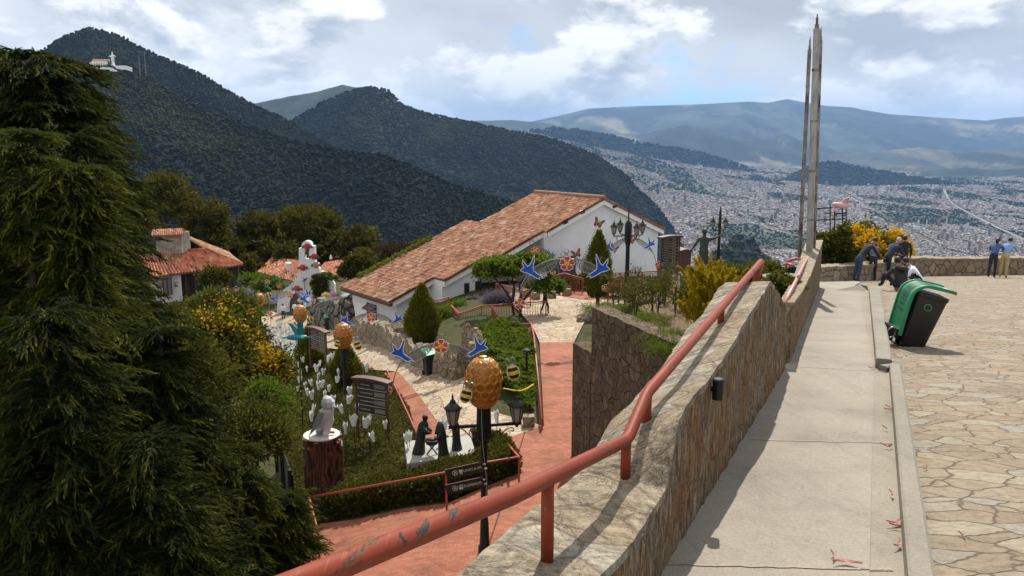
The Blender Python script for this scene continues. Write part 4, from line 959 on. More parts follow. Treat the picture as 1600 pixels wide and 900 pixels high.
drape('planter_bed', bm_poly, mulch, 0, .7, lambda x, y: float(soil_z(y)) + .06 * math.sin(x * 5 + y * 3))
mb = MB(); block(mb, [(5.5, 31), (8.6, 40), (11.1, 40.1), (10.1, 30)], -11, -6.6); struct(mb.build('terrace_base', wallst))

# ------------------------------------------------------------------ tile roofs: real pan-and-cover relief
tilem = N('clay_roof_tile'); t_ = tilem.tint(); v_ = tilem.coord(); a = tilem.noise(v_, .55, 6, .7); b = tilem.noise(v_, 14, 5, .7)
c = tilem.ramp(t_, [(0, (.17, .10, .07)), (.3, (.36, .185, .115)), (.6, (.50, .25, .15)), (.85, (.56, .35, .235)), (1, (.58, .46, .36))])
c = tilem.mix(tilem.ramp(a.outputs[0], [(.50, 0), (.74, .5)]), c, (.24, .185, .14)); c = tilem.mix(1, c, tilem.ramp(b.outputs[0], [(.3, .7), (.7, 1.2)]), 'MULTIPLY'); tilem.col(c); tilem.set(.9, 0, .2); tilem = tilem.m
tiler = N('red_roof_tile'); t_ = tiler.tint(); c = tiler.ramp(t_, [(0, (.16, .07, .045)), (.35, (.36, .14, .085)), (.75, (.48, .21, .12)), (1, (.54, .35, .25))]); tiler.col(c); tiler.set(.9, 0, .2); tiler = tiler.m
def tile_roof(name, p00, p10, p11, p01, cols, rows, mat, parent, seed=1, r=.07, step=.035, thick=.12, off=None):
    """p00-p10 along the eave, p01-p11 along the ridge; columns of cover tiles run up the slope"""
    rng = np.random.default_rng(seed); K = 6
    uu = np.linspace(0, 1, cols * K + 1); vv = []; st = []
    for k in range(rows): vv += [k / rows, (k + .98) / rows]; st += [1, 0]
    vv = np.array(vv); st = np.array(st)
    A, B, Cc, D = (np.array(p) for p in (p00, p10, p11, p01))
    U, Vv = np.meshgrid(uu, vv); U = U[..., None]; Vv = Vv[..., None]
    base = (A * (1 - U) + B * U) * (1 - Vv) + (D * (1 - U) + Cc * U) * Vv
    nrm = np.cross(B - A, D - A); nrm = nrm / np.linalg.norm(nrm); nrm = nrm * np.sign(nrm[2])
    ph = (uu * cols * 2 * PI); wave = np.where(np.cos(ph) > 0, np.abs(np.cos(ph)) ** .6, -np.abs(np.cos(ph)) ** .8 * .6) * r
    jit = rng.normal(0, .012, (rows, cols + 1)); jr = np.repeat(jit, 2, 0)[:, np.minimum((uu * cols + .5).astype(int), cols)]
    h = wave[None] + (st * step)[:, None] + jr + (fbm(U[..., 0] * 3, Vv[..., 0] * 3, 2, seed) - .5) * .09
    Vt = base + nrm * h[..., None]
    nr, nc = U.shape[:2]; idx = np.arange(nr * nc).reshape(nr, nc); Fa = np.stack([idx[:-1, :-1], idx[:-1, 1:], idx[1:, 1:], idx[1:, :-1]], -1)
    tt = np.clip(rng.normal(.55, .24, (rows, cols + 1)), 0, 1); ti = np.repeat(tt, 2, 0)[:-1, :][:, np.minimum((uu[:-1] * cols + .5).astype(int), cols)]
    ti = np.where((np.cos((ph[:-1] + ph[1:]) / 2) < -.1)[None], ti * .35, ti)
    V2 = Vt.reshape(-1, 3); F2 = Fa.reshape(-1, 4)
    # underside
    lo = np.stack([A, B, Cc, D]) - nrm * thick; o_ = len(V2)
    top = np.stack([A, B, Cc, D]) - nrm * .045
    V2 = np.concatenate([V2, lo, top]); F2 = np.concatenate([F2, np.array([(o_, o_ + 3, o_ + 2, o_ + 1), (o_, o_ + 1, o_ + 5, o_ + 4), (o_ + 1, o_ + 2, o_ + 6, o_ + 5), (o_ + 2, o_ + 3, o_ + 7, o_ + 6), (o_ + 3, o_, o_ + 4, o_ + 7)])])
    ti = np.concatenate([ti.ravel(), np.full(5, .2)])
    if parent is not None: V2 = V2 - np.array(parent.location)
    return link(name, np_mesh(name, V2, F2, mat, ti, smooth=False), parent)
def plaster(name, c):
    n = N(name); v = n.coord(); a = n.noise(v, .5, 6, .6); b = n.noise(n.coord((2.2, 2.2, .28)), 1, 6, .65); d = n.noise(v, 12, 5)
    k = n.ramp(a.outputs[0], [(.35, tuple(x * .84 for x in c)), (.6, c)]); k = n.mix(n.ramp(b.outputs[0], [(.55, 0), (.78, .4)]), k, tuple(x * .62 for x in c)); n.col(k); n.set(.9, 0, .2); n.bump(d.outputs[0], .25, .01); return n.m
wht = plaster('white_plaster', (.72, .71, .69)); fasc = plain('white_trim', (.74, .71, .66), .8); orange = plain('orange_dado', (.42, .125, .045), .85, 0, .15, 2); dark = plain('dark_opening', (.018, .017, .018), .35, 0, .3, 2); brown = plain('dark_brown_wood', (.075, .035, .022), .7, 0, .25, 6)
E0 = P(615, 469, 52); dX = Vector((-.62, .785, 0)).normalized(); gX = Vector((.785, .62, 0)).normalized(); LR = 16.5; zE = E0.z; zR = P(940, 310, 59.95).z; SL = (zR - zE) / LR; LE = 23.1; zE2 = P(1030, 356, 64).z
def bp_(L, M, z=None):
    q = E0 + gX * L + dX * M
    return Vector((q.x, q.y, (zE + L * SL if L <= LR else zR + (zE2 - zR) * (L - LR) / (LE - LR)) if z is None else z))
hall = thing('long_hall', 'long white hall with stepped gable and big clay tile roof', 'building', bp_(8, 2, -13))
SECT = [(0, 3.16, 0, 7.1, .45), (3.16, 6.1, -1.4, 7.1, -1.05), (6.1, 10.9, -2.5, 7.0, 1.0), (10.9, LR, -2.9, 5.2, -2.55)]
for k, (l0, l1, m0, m1, mw) in enumerate(SECT):
    if k == 2: m1 = 7.0
    a, b = l0 - (.0 if k else .35), l1 + .02
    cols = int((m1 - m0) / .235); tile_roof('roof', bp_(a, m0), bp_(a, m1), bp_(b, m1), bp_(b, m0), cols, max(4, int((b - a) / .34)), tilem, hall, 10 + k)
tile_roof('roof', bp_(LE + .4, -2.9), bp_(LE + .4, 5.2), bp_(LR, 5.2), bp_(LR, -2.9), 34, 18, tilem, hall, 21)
mb = MB(); mb.tube([bp_(LR, -2.95) + Vector((0, 0, .1)), bp_(LR, 5.2) + Vector((0, 0, .1))], .14, 8); mb.build('ridge_cap', plain('ridge_tile', (.30, .16, .10), .9, 0, .3, 4), hall)
up = Vector((0, 0, 1))
for k, (l0, l1, m0, m1, mw) in enumerate(SECT):
    mb = MB()
    # front fascia under the rake
    f0, f1 = bp_(l0, m0 + .06), bp_(l1, m0 + .06); mb.prism([f0 - up * .13, f1 - up * .13, f1 - up * .47, f0 - up * .47], dX * .12)
    if k == 0: e1, e2 = bp_(.02, .1), bp_(.02, 7); 
    if k: q0, q1 = bp_(l0 + .02, m0 + .06), bp_(l0 + .02, SECT[k - 1][2] + .06); mb.prism([q0 - up * .13, q1 - up * .13, q1 - up * .47, q0 - up * .47], gX * .1)
    mb.build('fascia', fasc, hall)
    mb = MB(); w0, w1 = bp_(max(l0, .45), mw), bp_(l1 if k < 3 else LR, mw)
    zb = -15.5
    if k < 3: mb.prism([w0 - up * .15, w1 - up * .15, Vector((w1.x, w1.y, zb)), Vector((w0.x, w0.y, zb))], dX * .35)
    else:
        w2 = bp_(LE - .1, mw); mb.prism([w0 - up * .15, w1 - up * .15, w2 - up * .15, Vector((w2.x, w2.y, zb)), Vector((w0.x, w0.y, zb))], dX * .35)
    if k: 
        pm = SECT[k - 1][4] + .352 if k != 3 else 1.36
        q0, q1 = bp_(l0 + .003, mw + .352), bp_(l0 + .003, max(pm, mw + .5)); q0.z -= .15; q1.z -= .15
        if k == 2: q0, q1 = bp_(l0 + .003, -1.05 + .352), bp_(l0 + .003, 1.0); q0.z -= .15; q1.z -= .15; mb.prism([q0, q1, Vector((q1.x, q1.y, zb)), Vector((q0.x, q0.y, zb))], -gX * .3)
        else: mb.prism([q0, q1, Vector((q1.x, q1.y, zb)), Vector((q0.x, q0.y, zb))], gX * .3)
    mb.build('wall', wht, hall)
mb = MB(); q0, q1 = bp_(.45, .82), bp_(.45, 6.8); mb.prism([q0 - up * .16, q1 - up * .16, Vector((q1.x, q1.y, -16.5)), Vector((q0.x, q0.y, -16.5))], gX * .35)
q0, q1 = bp_(.85, 6.8), bp_(LR, 4.9); q0.z -= .2; q1.z -= .25; mb.prism([q0, q1, Vector((q1.x, q1.y, -15)), Vector((q0.x, q0.y, -15))], -dX * .3); mb.build('end_wall', wht, hall)
mb = MB(); q0, q1 = bp_(-.33, -.02), bp_(-.33, 7.1); mb.prism([q0 - up * .11, q1 - up * .11, q1 - up * .28, q0 - up * .28], gX * .2); mb.build('eave_board', brown, hall)
q0, q1 = bp_(LE + .35, -2.8), bp_(LE + .35, 5.1); mb = MB(); f0, f1 = bp_(LR, -2.84), bp_(LE + .3, -2.84); mb.prism([f0 - up * .13, f1 - up * .13, f1 - up * .45, f0 - up * .45], dX * .12); mb.build('fascia', fasc, hall)
def wall_hit(px, py, mw):     # pixel on the wall plane M = mw
    o_ = E0 + dX * mw; r = ray(px, py); t = (o_.x * dX.x + o_.y * dX.y) / (r.x * dX.x + r.y * dX.y); return r * t
def opening(name, corners, mw, mat, parent, frame=True):
    (x0, y0), (x1, y1) = corners; a, b = wall_hit(x0, y0, mw - .03), wall_hit(x1, y1, mw - .03); c1 = Vector((b.x, b.y, a.z)); c2 = Vector((a.x, a.y, b.z))
    mb = MB(); mb.prism([a, c1, b, c2], -dX * .03); o = mb.build(name, mat, parent)
    if frame:
        mb = MB(); w = .06
        mb.tube([a, c1, b, c2], .045, 4, closed=True); mb.build('frame', brown, o)
    return o
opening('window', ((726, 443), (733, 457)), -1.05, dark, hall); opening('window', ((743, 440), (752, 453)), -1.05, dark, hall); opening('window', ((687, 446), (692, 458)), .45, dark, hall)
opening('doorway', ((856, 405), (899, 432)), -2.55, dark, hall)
(a, b) = (wall_hit(700, 484, -1.09), wall_hit(760, 468, -1.09)); mb = MB(); mb.prism([a, b, Vector((b.x, b.y, b.z - 2.4)), Vector((a.x, a.y, a.z - 2.4))], -dX * .04); mb.build('dado', orange, hall)
# recess behind: red-brown beam and dark doors
a, b = wall_hit(786, 404, .2), wall_hit(832, 378, .2); mb = MB(); mb.prism([a, b, b - up * .7, a - up * .7], dX * .5); mb.build('canopy', plain('oxblood_board', (.16, .045, .03), .7), hall)
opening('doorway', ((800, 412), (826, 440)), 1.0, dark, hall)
# end window with its little awning
o_ = E0 + gX * .45; 
def end_hit(px, py): r = ray(px, py); t = (o_.x * gX.x + o_.y * gX.y) / (r.x * gX.x + r.y * gX.y); return r * t
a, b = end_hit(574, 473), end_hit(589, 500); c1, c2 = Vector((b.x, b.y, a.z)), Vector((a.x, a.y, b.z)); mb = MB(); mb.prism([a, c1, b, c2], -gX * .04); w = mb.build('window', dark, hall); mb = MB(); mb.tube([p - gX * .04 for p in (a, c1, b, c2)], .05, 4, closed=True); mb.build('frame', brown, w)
c_ = end_hit(582, 476); a, b = c_ + dX * .62, c_ - dX * .62; mb = MB(); mb.prism([a, b, b - gX * .55 - up * .32, a - gX * .55 - up * .32], up * .05); mb.build('awning', plain('awning_brown', (.13, .06, .04), .8), hall)
for px, py in ((909, 331), (882, 347), (959, 322)):
    q = wall_hit(px, py, -2.75); s_ = thing('floodlight', 'small black floodlight under the hall eaves, %s' % {909: 'just left of the gable peak', 882: 'the lowest one on the left', 959: 'right of the gable peak'}[px], 'floodlight', q)
    mb = MB(); mb.box((0, 0, 0), (.42, .3, .2), Matrix.Rotation(.4, 3, 'X') @ Matrix.Rotation(.67, 3, 'Z')); mb.build('housing', blk, s_, world=False, bevel=.03)
    mb = MB(); mb.tube([Vector((0, 0, .05)), dX * .3 + up * .1], .03, 6); mb.build('bracket', blk, s_, world=False)
# moss on the back edge of the roof
C = []; D_ = []
for _ in range(700):
    L = random.uniform(1.0, 5.5) if random.random() < .6 else random.uniform(5.5, 7.5); q = bp_(L, random.gauss(6.9, .18)) + up * random.uniform(.05, .3); C.append(q); D_.append((random.gauss(0, 1), random.gauss(0, 1), random.random()))
vine = leafmat('vine_leaf', (.05, .075, .015), (.14, .17, .03), .35)
tag(base_origin(fol('roof_creeper', leaves(np.array(C), np.array(D_), .26, .6, 0, None, 4), vine)), 'bright green creeper spilling over the back edge of the hall roof', 'plant')

# ------------------------------------------------------------------ house on the left
hb = P(262, 462, 94)
hs = thing('tiled_house', 'white house with red tile roof and smoke-stained chimney tower', 'building', Vector((hb.x, hb.y, hb.z)))
eL, eR, rL, rR = P(196, 440, 92), P(380, 414, 101), P(205, 397, 99.5), P(320, 388, 104.5)
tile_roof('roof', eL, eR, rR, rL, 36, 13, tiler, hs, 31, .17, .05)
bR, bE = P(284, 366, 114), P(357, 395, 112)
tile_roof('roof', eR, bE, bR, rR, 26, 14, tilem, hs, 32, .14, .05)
mb = MB()
def vwall(mb, a, b, zt_a, zt_b, zb, th): mb.prism([Vector((a.x, a.y, zt_a)), Vector((b.x, b.y, zt_b)), Vector((b.x, b.y, zb)), Vector((a.x, a.y, zb))], th)
wa, wb_ = P(243, 450, 95.2), P(284, 450, 96.6); away = Vector((-.5, .8, 0))
vwall(mb, wa, wb_, P(243, 431, 95.2).z, P(284, 426, 96.6).z, hb.z - 1.2, away * .3); mb.build('wall', wht, hs)
mb = MB(); w2, w3 = P(284, 450, 98.2), P(376, 440, 104); vwall(mb, w2, w3, P(284, 424, 98).z, P(376, 413, 104).z, hb.z - 1.5, away * .3); mb.build('porch_wall', plain('grey_brown_timber', (.05, .042, .035), .9, 0, .4, 1.2), hs)
for px in (291, 306, 340, 358, 372):
    a = P(px, 440, 97.2 + (px - 284) * .06); mb = MB(); mb.box((a.x, a.y, hb.z + .9), (.22, .22, 3.6)); mb.build('porch_post', brown, hs)
a, b = P(254, 434.5, 95), P(269, 460, 95.6); mb = MB(); mb.prism([a, Vector((b.x, b.y, a.z)), b, Vector((a.x, a.y, b.z))], Vector((.04, -.06, 0))); dr = mb.build('double_door', plain('faded_door', (.17, .16, .15), .7), hs)
mb = MB(); c1 = Vector((b.x, b.y, a.z)); c2 = Vector((a.x, a.y, b.z)); mb.tube([p + Vector((.04, -.08, 0)) for p in (a, c1, b, c2)], .09, 4, closed=True); m_ = (a + c1) / 2; mb.tube([m_ + Vector((.04, -.08, 0)), (b + c2) / 2 + Vector((.04, -.08, 0))], .09, 4); mb.build('frame', brown, dr)
for px, py in ((251, 448), (275, 446)):
    q = P(px, py, 94.9); o = thing('hanging_pot', 'small clay pot hung on the white house wall, %s of its door' % ('left' if px < 260 else 'right'), 'pot', q); mb = MB(); mb.lathe([(.12, -.2), (.26, 0), (.28, .1), (.22, .1)], (0, 0, 0), 10); mb.build('pot', plain('clay_pot', (.24, .10, .06), .8), o, world=False)
    V_, F_, T_ = leaves(RNG.normal(size=(40, 3)) * .16 + np.array([0, 0, .22]), RNG.normal(size=(40, 3)), .2, .5); fol('leaves', (V_, F_, T_), vine, o)
ct = thing('chimney_tower', 'square smoke-blackened chimney tower with its own tile cap', 'chimney', P(264, 392, 101)); 
cw = plain('sooty_plaster', (.26, .22, .165), .9, 0, .5, .9); a = P(264, 392, 101); k_ = px_size(1, 101)
mb = MB(); mb.box((a.x, a.y + 1.5, P(264, 372, 101).z - .9 + .2), (40 * k_, 2.8, 2.6)); mb.build('shaft', cw, ct)
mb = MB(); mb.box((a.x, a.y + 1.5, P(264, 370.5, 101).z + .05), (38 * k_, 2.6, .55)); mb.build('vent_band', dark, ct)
tile_roof('roof', P(237, 368.5, 100.6), P(288, 366.5, 100.6), P(286, 357, 102.6), P(239, 359, 102.6), 17, 4, tiler, ct, 35, .09, .05)
tile_roof('roof', P(286, 357, 102.6), P(239, 359, 102.6), P(239, 359, 102.6) + Vector((0, 1.9, -.8)), P(286, 357, 102.6) + Vector((0, 1.9, -.8)), 17, 4, tiler, ct, 36, .09, .05)
# roofs beyond
def cottage(label, quad, wallh, seed, cols, rows, Yw):
    o = thing('tiled_cottage', label, 'building', Vector(((quad[0].x + quad[1].x) / 2, quad[0].y + 1, quad[0].z - wallh)))
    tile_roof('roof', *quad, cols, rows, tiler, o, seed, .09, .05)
    p00, p10, p11, p01 = quad; bk = Vector((0, 4.5, -1.2)); tile_roof('roof', p11, p01, p01 + bk, p11 + bk, cols, 6, tiler, o, seed + 1, .09, .05)
    mb = MB(); i0, i1 = lerp(p00, p10, .06), lerp(p00, p10, .94); mb.prism([Vector((i0.x, i0.y + .5, i0.z - .05)), Vector((i1.x, i1.y + .5, i1.z - .05)), Vector((i1.x, i1.y + .5, p00.z - wallh - 2)), Vector((i0.x, i0.y + .5, p00.z - wallh - 2))], (0, 6, 0)); mb.build('wall', plain('cream_plaster', (.45, .40, .33), .9), o)
    for f in (.3, .7):
        q = lerp(i0, i1, f); mb = MB(); mb.box((q.x, q.y + .48, q.z - 1.3), (.9, .06, 1.1)); mb.build('window', dark, o)
    return o
c_ = cottage('red-roofed cottage left of the white bell gable', (P(402, 425, 113), P(476, 444, 106), P(474, 409, 114), P(428, 401, 119)), 2.4, 41, 26, 14, 113)
q = P(451, 414, 112); vt = thing('roof_vent', 'white cylindrical vent on the cottage roof by the bell gable', 'vent', q + Vector((0, 0, -1.2))); mb = MB(); mb.lathe([(.32, 0), (.32, 1.3), (.42, 1.32), (.42, 1.5), (.1, 1.6)], (0, 0, 0), 12); mb.build('pipe', fasc, vt, world=False)
cottage('red-roofed cottage between the bell gable and the round bush', (P(497, 424, 112), P(535, 433, 108), P(551, 404, 114), P(508, 410, 117)), 2.4, 45, 20, 12, 112)
cottage('small far cottage roof among the dark trees', (P(512, 405, 150), P(529, 405, 150), P(527, 399, 153), P(513, 399, 153)), 2.4, 48, 14, 6, 150)
for px, py, pt in ((517, 405, 397), (549, 403, 393)):
    q = P(px, py, 115); o = thing('roof_finial', 'white spike finial on the cottage ridge, %s one' % ('left' if px < 530 else 'right'), 'finial', q); mb = MB(); mb.lathe([(.2, 0), (.22, .25), (.12, .3), (.16, .45), (.05, .55), (.02, (py - pt) * .092)], (0, 0, 0), 8); mb.build('spike', fasc, o, world=False)

# ------------------------------------------------------------------ white bell gable
YB = 88.0
def fb(px, py): return P(px, py, YB)
bell = thing('bell_gable', 'white curved bell gable chapel front decked with roses', 'chapel', Vector((fb(482, 495).x, YB, G(fb(482, 495).x, YB))))
zb = bell.location.z - .5
def slab(mb, pts, th=.9): mb.prism([fb(*p) for p in pts], (0, th, 0))
mb = MB()
low_ = lambda px: (px, 497)
left_prof = [(432, 497), (434, 462), (443, 453), (452, 446), (459, 440), (464, 435), (466.5, 428)]
right_prof = [(499, 428), (502, 424), (508, 428), (515, 436), (522, 445), (523, 462), (523, 497)]
mb.prism([fb(*p) for p in left_prof] + [fb(466.5, 412), fb(496, 412), fb(499, 421)] + [fb(*p) for p in right_prof], (0, .9, 0))
mb.prism([fb(466.5, 411.99), fb(466.8, 405), fb(491.5, 405), fb(492.5, 411.99)], (0, .9, 0))
mb.prism([fb(466.8, 404.99), fb(466.9, 388), fb(476, 388), fb(475.8, 404.99)], (0, .9, 0)); mb.prism([fb(482.8, 404.99), fb(482.8, 388), fb(491, 388), fb(491.5, 404.99)], (0, .9, 0))
arc = [fb(478.8 + 7.8 * math.cos(a), 384 - 7.4 * math.sin(a)) for a in np.linspace(0, PI, 13)]
mb.prism([fb(466.9, 387.99), fb(491, 387.99), fb(491, 384.5), fb(486.6, 384.5)] + arc[1:-1] + [fb(471, 384.5), fb(470.5, 388 - .2)], (0, .9, 0))
mb.build('facade', wht, bell)
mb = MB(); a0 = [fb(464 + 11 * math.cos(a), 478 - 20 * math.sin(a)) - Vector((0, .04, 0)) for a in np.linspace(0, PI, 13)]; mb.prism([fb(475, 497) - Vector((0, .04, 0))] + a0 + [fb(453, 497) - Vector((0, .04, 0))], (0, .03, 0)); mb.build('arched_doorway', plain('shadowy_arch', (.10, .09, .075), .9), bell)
mb = MB(); aa = [fb(464 + 12.6 * math.cos(a), 478 - 22 * math.sin(a)) - Vector((0, .12, 0)) for a in np.linspace(-.02, PI + .02, 17)]; mb.tube(aa, .14, 6); mb.build('door_arch', fasc, bell)
mb = MB(); mb.lathe([(.02, .5), (.12, .46), (.2, .2), (.3, .0), (.27, 0)], fb(479.3, 398) + Vector((0, .45, 0)), 12); mb.build('bell', plain('old_bronze', (.08, .06, .035), .5, .7), bell)
# low stone ruins and grotto right of the gable
rock = stone_mat('dark_rockwork', [(.10, .085, .065), (.16, .135, .105), (.21, .18, .14), (.12, .11, .095)], 1.1, .06, (1, 1, 1), 1.0, .95, (.03, .027, .022), .12)
def boulder_row(label, pts, h, th, seed, name='rock_wall', mat=None):
    rr_ = random.Random(seed); cp = curve_pts(pts, 10 * (len(pts) - 1)); rows = []
    for i, c in enumerate(cp):
        t = (cp[min(i + 1, len(cp) - 1)] - cp[max(i - 1, 0)]); s = Vector((-t.y, t.x, 0)).normalized(); zb_ = G(c.x, c.y) - .4; hh = h * rr_.uniform(.75, 1.2); w = th * rr_.uniform(.75, 1.15)
        rows.append([Vector((c.x, c.y, zb_)) - s * w * .55, Vector((c.x, c.y, zb_ + .4 + hh * .6)) - s * w * .52, Vector((c.x, c.y, zb_ + .4 + hh)) - s * w * .3, Vector((c.x, c.y, zb_ + .4 + hh * 1.02)) + s * w * .3, Vector((c.x, c.y, zb_ + .4 + hh * .6)) + s * w * .55, Vector((c.x, c.y, zb_)) + s * w * .55])
    mb = MB(); loft(mb, rows); o = mb.build(name, mat or rock); base_origin(o); return tag(o, label, 'wall')
boulder_row('dark rough rock wall behind the far signboard', gpix([(494, 503), (515, 508), (545, 510), (556, 505)]), 1.9, 1.2, 3)
boulder_row('pale grey boulders along the foot of the hall', gpix([(556, 524), (580, 531), (603, 537), (626, 540)]), 1.1, 1.0, 4, 'rock_wall', lowst)
boulder_row('curved low stone wall sweeping from the hall to the courtyard bin', gpix([(603, 540), (622, 552), (640, 563), (668, 577), (700, 588), (722, 592)]), 1.0, .5, 5, 'garden_wall', lowst)
boulder_row('stubby stone wall between the ivy bank and the courtyard', gpix([(722, 590), (738, 580), (748, 566), (745, 553), (728, 548)]), 1.15, .45, 6, 'garden_wall', lowst)
boulder_row('long low stone kerb wall beside the upper plaza steps', gpix([(905, 505), (925, 498), (945, 494)]), .35, .4, 7, 'garden_wall', lowst)
for px, py, d in ((798, 495, 46), (857, 496, 44)):
    pass
# ================================================================== plants
bark = plain('grey_bark', (.10, .075, .055), .9, 0, .4, 6, .4); darkbark = plain('dark_bark', (.045, .032, .024), .9, 0, .4, 6, .4)
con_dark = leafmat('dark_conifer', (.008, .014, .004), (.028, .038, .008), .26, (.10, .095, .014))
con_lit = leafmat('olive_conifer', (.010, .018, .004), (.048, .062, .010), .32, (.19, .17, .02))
cyp_g = leafmat('golden_cypress', (.04, .055, .008), (.13, .135, .014), .32, (.26, .21, .02))
gold_j = leafmat('golden_juniper', (.13, .11, .008), (.36, .26, .012), .32, (.58, .42, .02))
shrub_m = leafmat('shrub_leaf', (.026, .038, .009), (.080, .086, .017), .34, (.18, .155, .03))
bright_m = leafmat('bright_leaf', (.04, .068, .010), (.10, .145, .02), .38, (.17, .20, .035))
olive_m = leafmat('olive_leaf', (.020, .025, .007), (.075, .072, .014), .30, (.17, .145, .022))
ground_m = leafmat('ground_cover', (.030, .038, .008), (.085, .082, .014), .3, (.15, .13, .025))
red_m = leafmat('russet_leaf', (.022, .016, .010), (.060, .035, .018), .25)
blos = leafmat('yellow_blossom', (.42, .22, .008), (.60, .36, .012), .25, (.70, .48, .04), .8)
lilac = leafmat('lilac_flower', (.10, .09, .13), (.19, .165, .25), .25)
def trunk(name, pts, rads, parent, mat=bark):
    mb = MB()
    for p, r in zip(pts, rads): mb.tube(curve_pts(p, 8), list(np.linspace(r[0], r[1], len(curve_pts(p, 8)))), 7)
    return mb.build(name, mat, parent, world=False, smooth=True)
def crown(radii, nclump, nleaf, size, seed, cr=.3, lets=1, width=.5, low=-.3, c=(0, 0, 0), droop=.2, shell=.5, spread=.9):
    rng = np.random.default_rng(seed); d = unit(rng.normal(size=(nclump * 3, 3))); d = d[d[:, 2] > low][:nclump]; m = len(d)
    rad = np.array(radii); k = rng.uniform(shell, 1.0, m) ** .7; k *= 1 + (fbm(d[:, 0] * 2.2 + seed, d[:, 1] * 2.2 + d[:, 2] * 1.7, 3, seed) - .5) * .75
    cc = np.array(c) + d * rad * k[:, None]; s = cr * rng.uniform(.6, 1.3, m)
    idx = np.repeat(np.arange(m), nleaf); o = rng.normal(size=(m * nleaf, 3)) * .55
    C = cc[idx] + o * s[idx][:, None] * np.array([1, 1, .7]); D = unit(d[idx] * .8 + o * .8 + rng.normal(size=o.shape) * .6 + np.array([0, 0, .15]))
    t = np.clip(rng.normal(.45, .17, m)[idx] + rng.normal(0, .18, len(idx)), 0, 1)
    return leaves(C, D, size * rng.uniform(.65, 1.3, len(idx)), width, droop, t, seed + 5, lets, spread)
def conifer(label, base, h, r, seed, mat, lets=4, nb=150, per=52, size=.34, lean=0, top=.06, pw=.72, tipw=1.0, group=None, dens_low=.0):
    rng = np.random.default_rng(seed); o = thing('conifer_tree', label, 'tree', base, 0, group)
    trunk('trunk', [[(0, 0, -.4), (lean * h * .5, 0, h * .5), (lean * h, 0, h * .97)]], [(max(.10, h * .011), .03)], o, darkbark)
    t = np.clip(1 - (1 - dens_low) * rng.random(nb) ** .85, .05, .985); az = rng.uniform(0, 2 * PI, nb)
    L = r * np.clip((1 - t) ** pw, top, 1) * rng.uniform(.48, 1.3, nb); mb = MB(); C, D, S, T = [], [], [], []
    for i in range(nb):
        z0 = t[i] * h; dx, dy = math.cos(az[i]), math.sin(az[i]); K = max(5, int(per * (.35 + .65 * L[i] / r) / 2.6)); up_ = .20 * L[i]
        sK = .10 + .90 * rng.random(K) ** .65; zz = z0 + up_ * np.sin(sK * 2.4) - .20 * L[i] * sK ** 2
        p0 = np.stack([lean * z0 + dx * L[i] * sK, dy * L[i] * sK, zz], -1) + rng.normal(size=(K, 3)) * (.05 + .09 * L[i] * (1 - sK * .5))[:, None] * np.array([1, 1, .5])
        sgn = rng.choice((-1, 1), K) * rng.uniform(.2, 1.1, K); pd = unit(np.stack([dx - dy * sgn, dy + dx * sgn, rng.normal(.22, .22, K)], -1)); LP_ = size * rng.uniform(1.2, 2.3, K)
        m = 11; tt = np.tile(np.linspace(0, 1, m), K); ix = np.repeat(np.arange(K), m); side = unit(np.cross(pd, np.array([0, 0, 1.])))[ix] * np.tile(np.where(np.arange(m) % 2 == 0, 1., -1.), K)[:, None]
        q = p0[ix] + pd[ix] * (LP_[ix] * tt)[:, None] - np.array([0, 0, 1]) * (.34 * LP_[ix] * tt ** 2)[:, None]
        dd = pd[ix] - np.array([0, 0, 1]) * (.55 * tt)[:, None] + side * (.75 * (1.05 - tt))[:, None] + rng.normal(size=q.shape) * .16
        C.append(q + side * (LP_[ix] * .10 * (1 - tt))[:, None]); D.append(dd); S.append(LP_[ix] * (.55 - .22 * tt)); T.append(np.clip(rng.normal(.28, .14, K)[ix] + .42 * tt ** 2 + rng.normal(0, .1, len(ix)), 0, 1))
        if L[i] > .5: mb.tube([(lean * z0, 0, z0), (lean * z0 + dx * L[i] * .5, dy * L[i] * .5, z0 + up_ * .8), (lean * z0 + dx * L[i] * .85, dy * L[i] * .85, z0 + up_ * .8 - .1 * L[i])], [.02 + .01 * L[i], .015, .006], 4)
    C, D, S, T = np.concatenate(C), np.concatenate(D), np.concatenate(S), np.concatenate(T)
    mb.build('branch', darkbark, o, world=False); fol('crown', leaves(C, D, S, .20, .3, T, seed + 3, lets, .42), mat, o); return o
def gbase(px, Y, zoff=0): v = P(px, 500, Y); return Vector((v.x, v.y, G(v.x, v.y) + zoff))
def conif_at(label, px, pytop, Y, r, seed, mat, **k):
    t = P(px, pytop, Y); b = Vector((t.x, t.y, G(t.x, t.y))); return conifer(label, b, t.z - b.z, r, seed, mat, **k)
grp = 'conifers massed on the left slope'
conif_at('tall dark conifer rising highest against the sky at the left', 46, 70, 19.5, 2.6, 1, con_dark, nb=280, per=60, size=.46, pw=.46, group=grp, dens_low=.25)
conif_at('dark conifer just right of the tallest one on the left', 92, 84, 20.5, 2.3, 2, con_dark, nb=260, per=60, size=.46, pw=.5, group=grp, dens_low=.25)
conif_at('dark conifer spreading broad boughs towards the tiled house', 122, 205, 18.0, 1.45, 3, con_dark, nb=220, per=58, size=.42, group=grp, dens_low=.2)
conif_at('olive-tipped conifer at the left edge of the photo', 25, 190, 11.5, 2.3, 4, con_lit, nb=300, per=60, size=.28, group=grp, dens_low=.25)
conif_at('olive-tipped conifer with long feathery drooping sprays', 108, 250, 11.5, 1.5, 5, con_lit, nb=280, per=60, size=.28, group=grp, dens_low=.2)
conif_at('bushy olive conifer in front of the tiled house', 150, 425, 13.0, .95, 6, con_lit, nb=220, per=56, size=.29, group=grp, dens_low=.15)
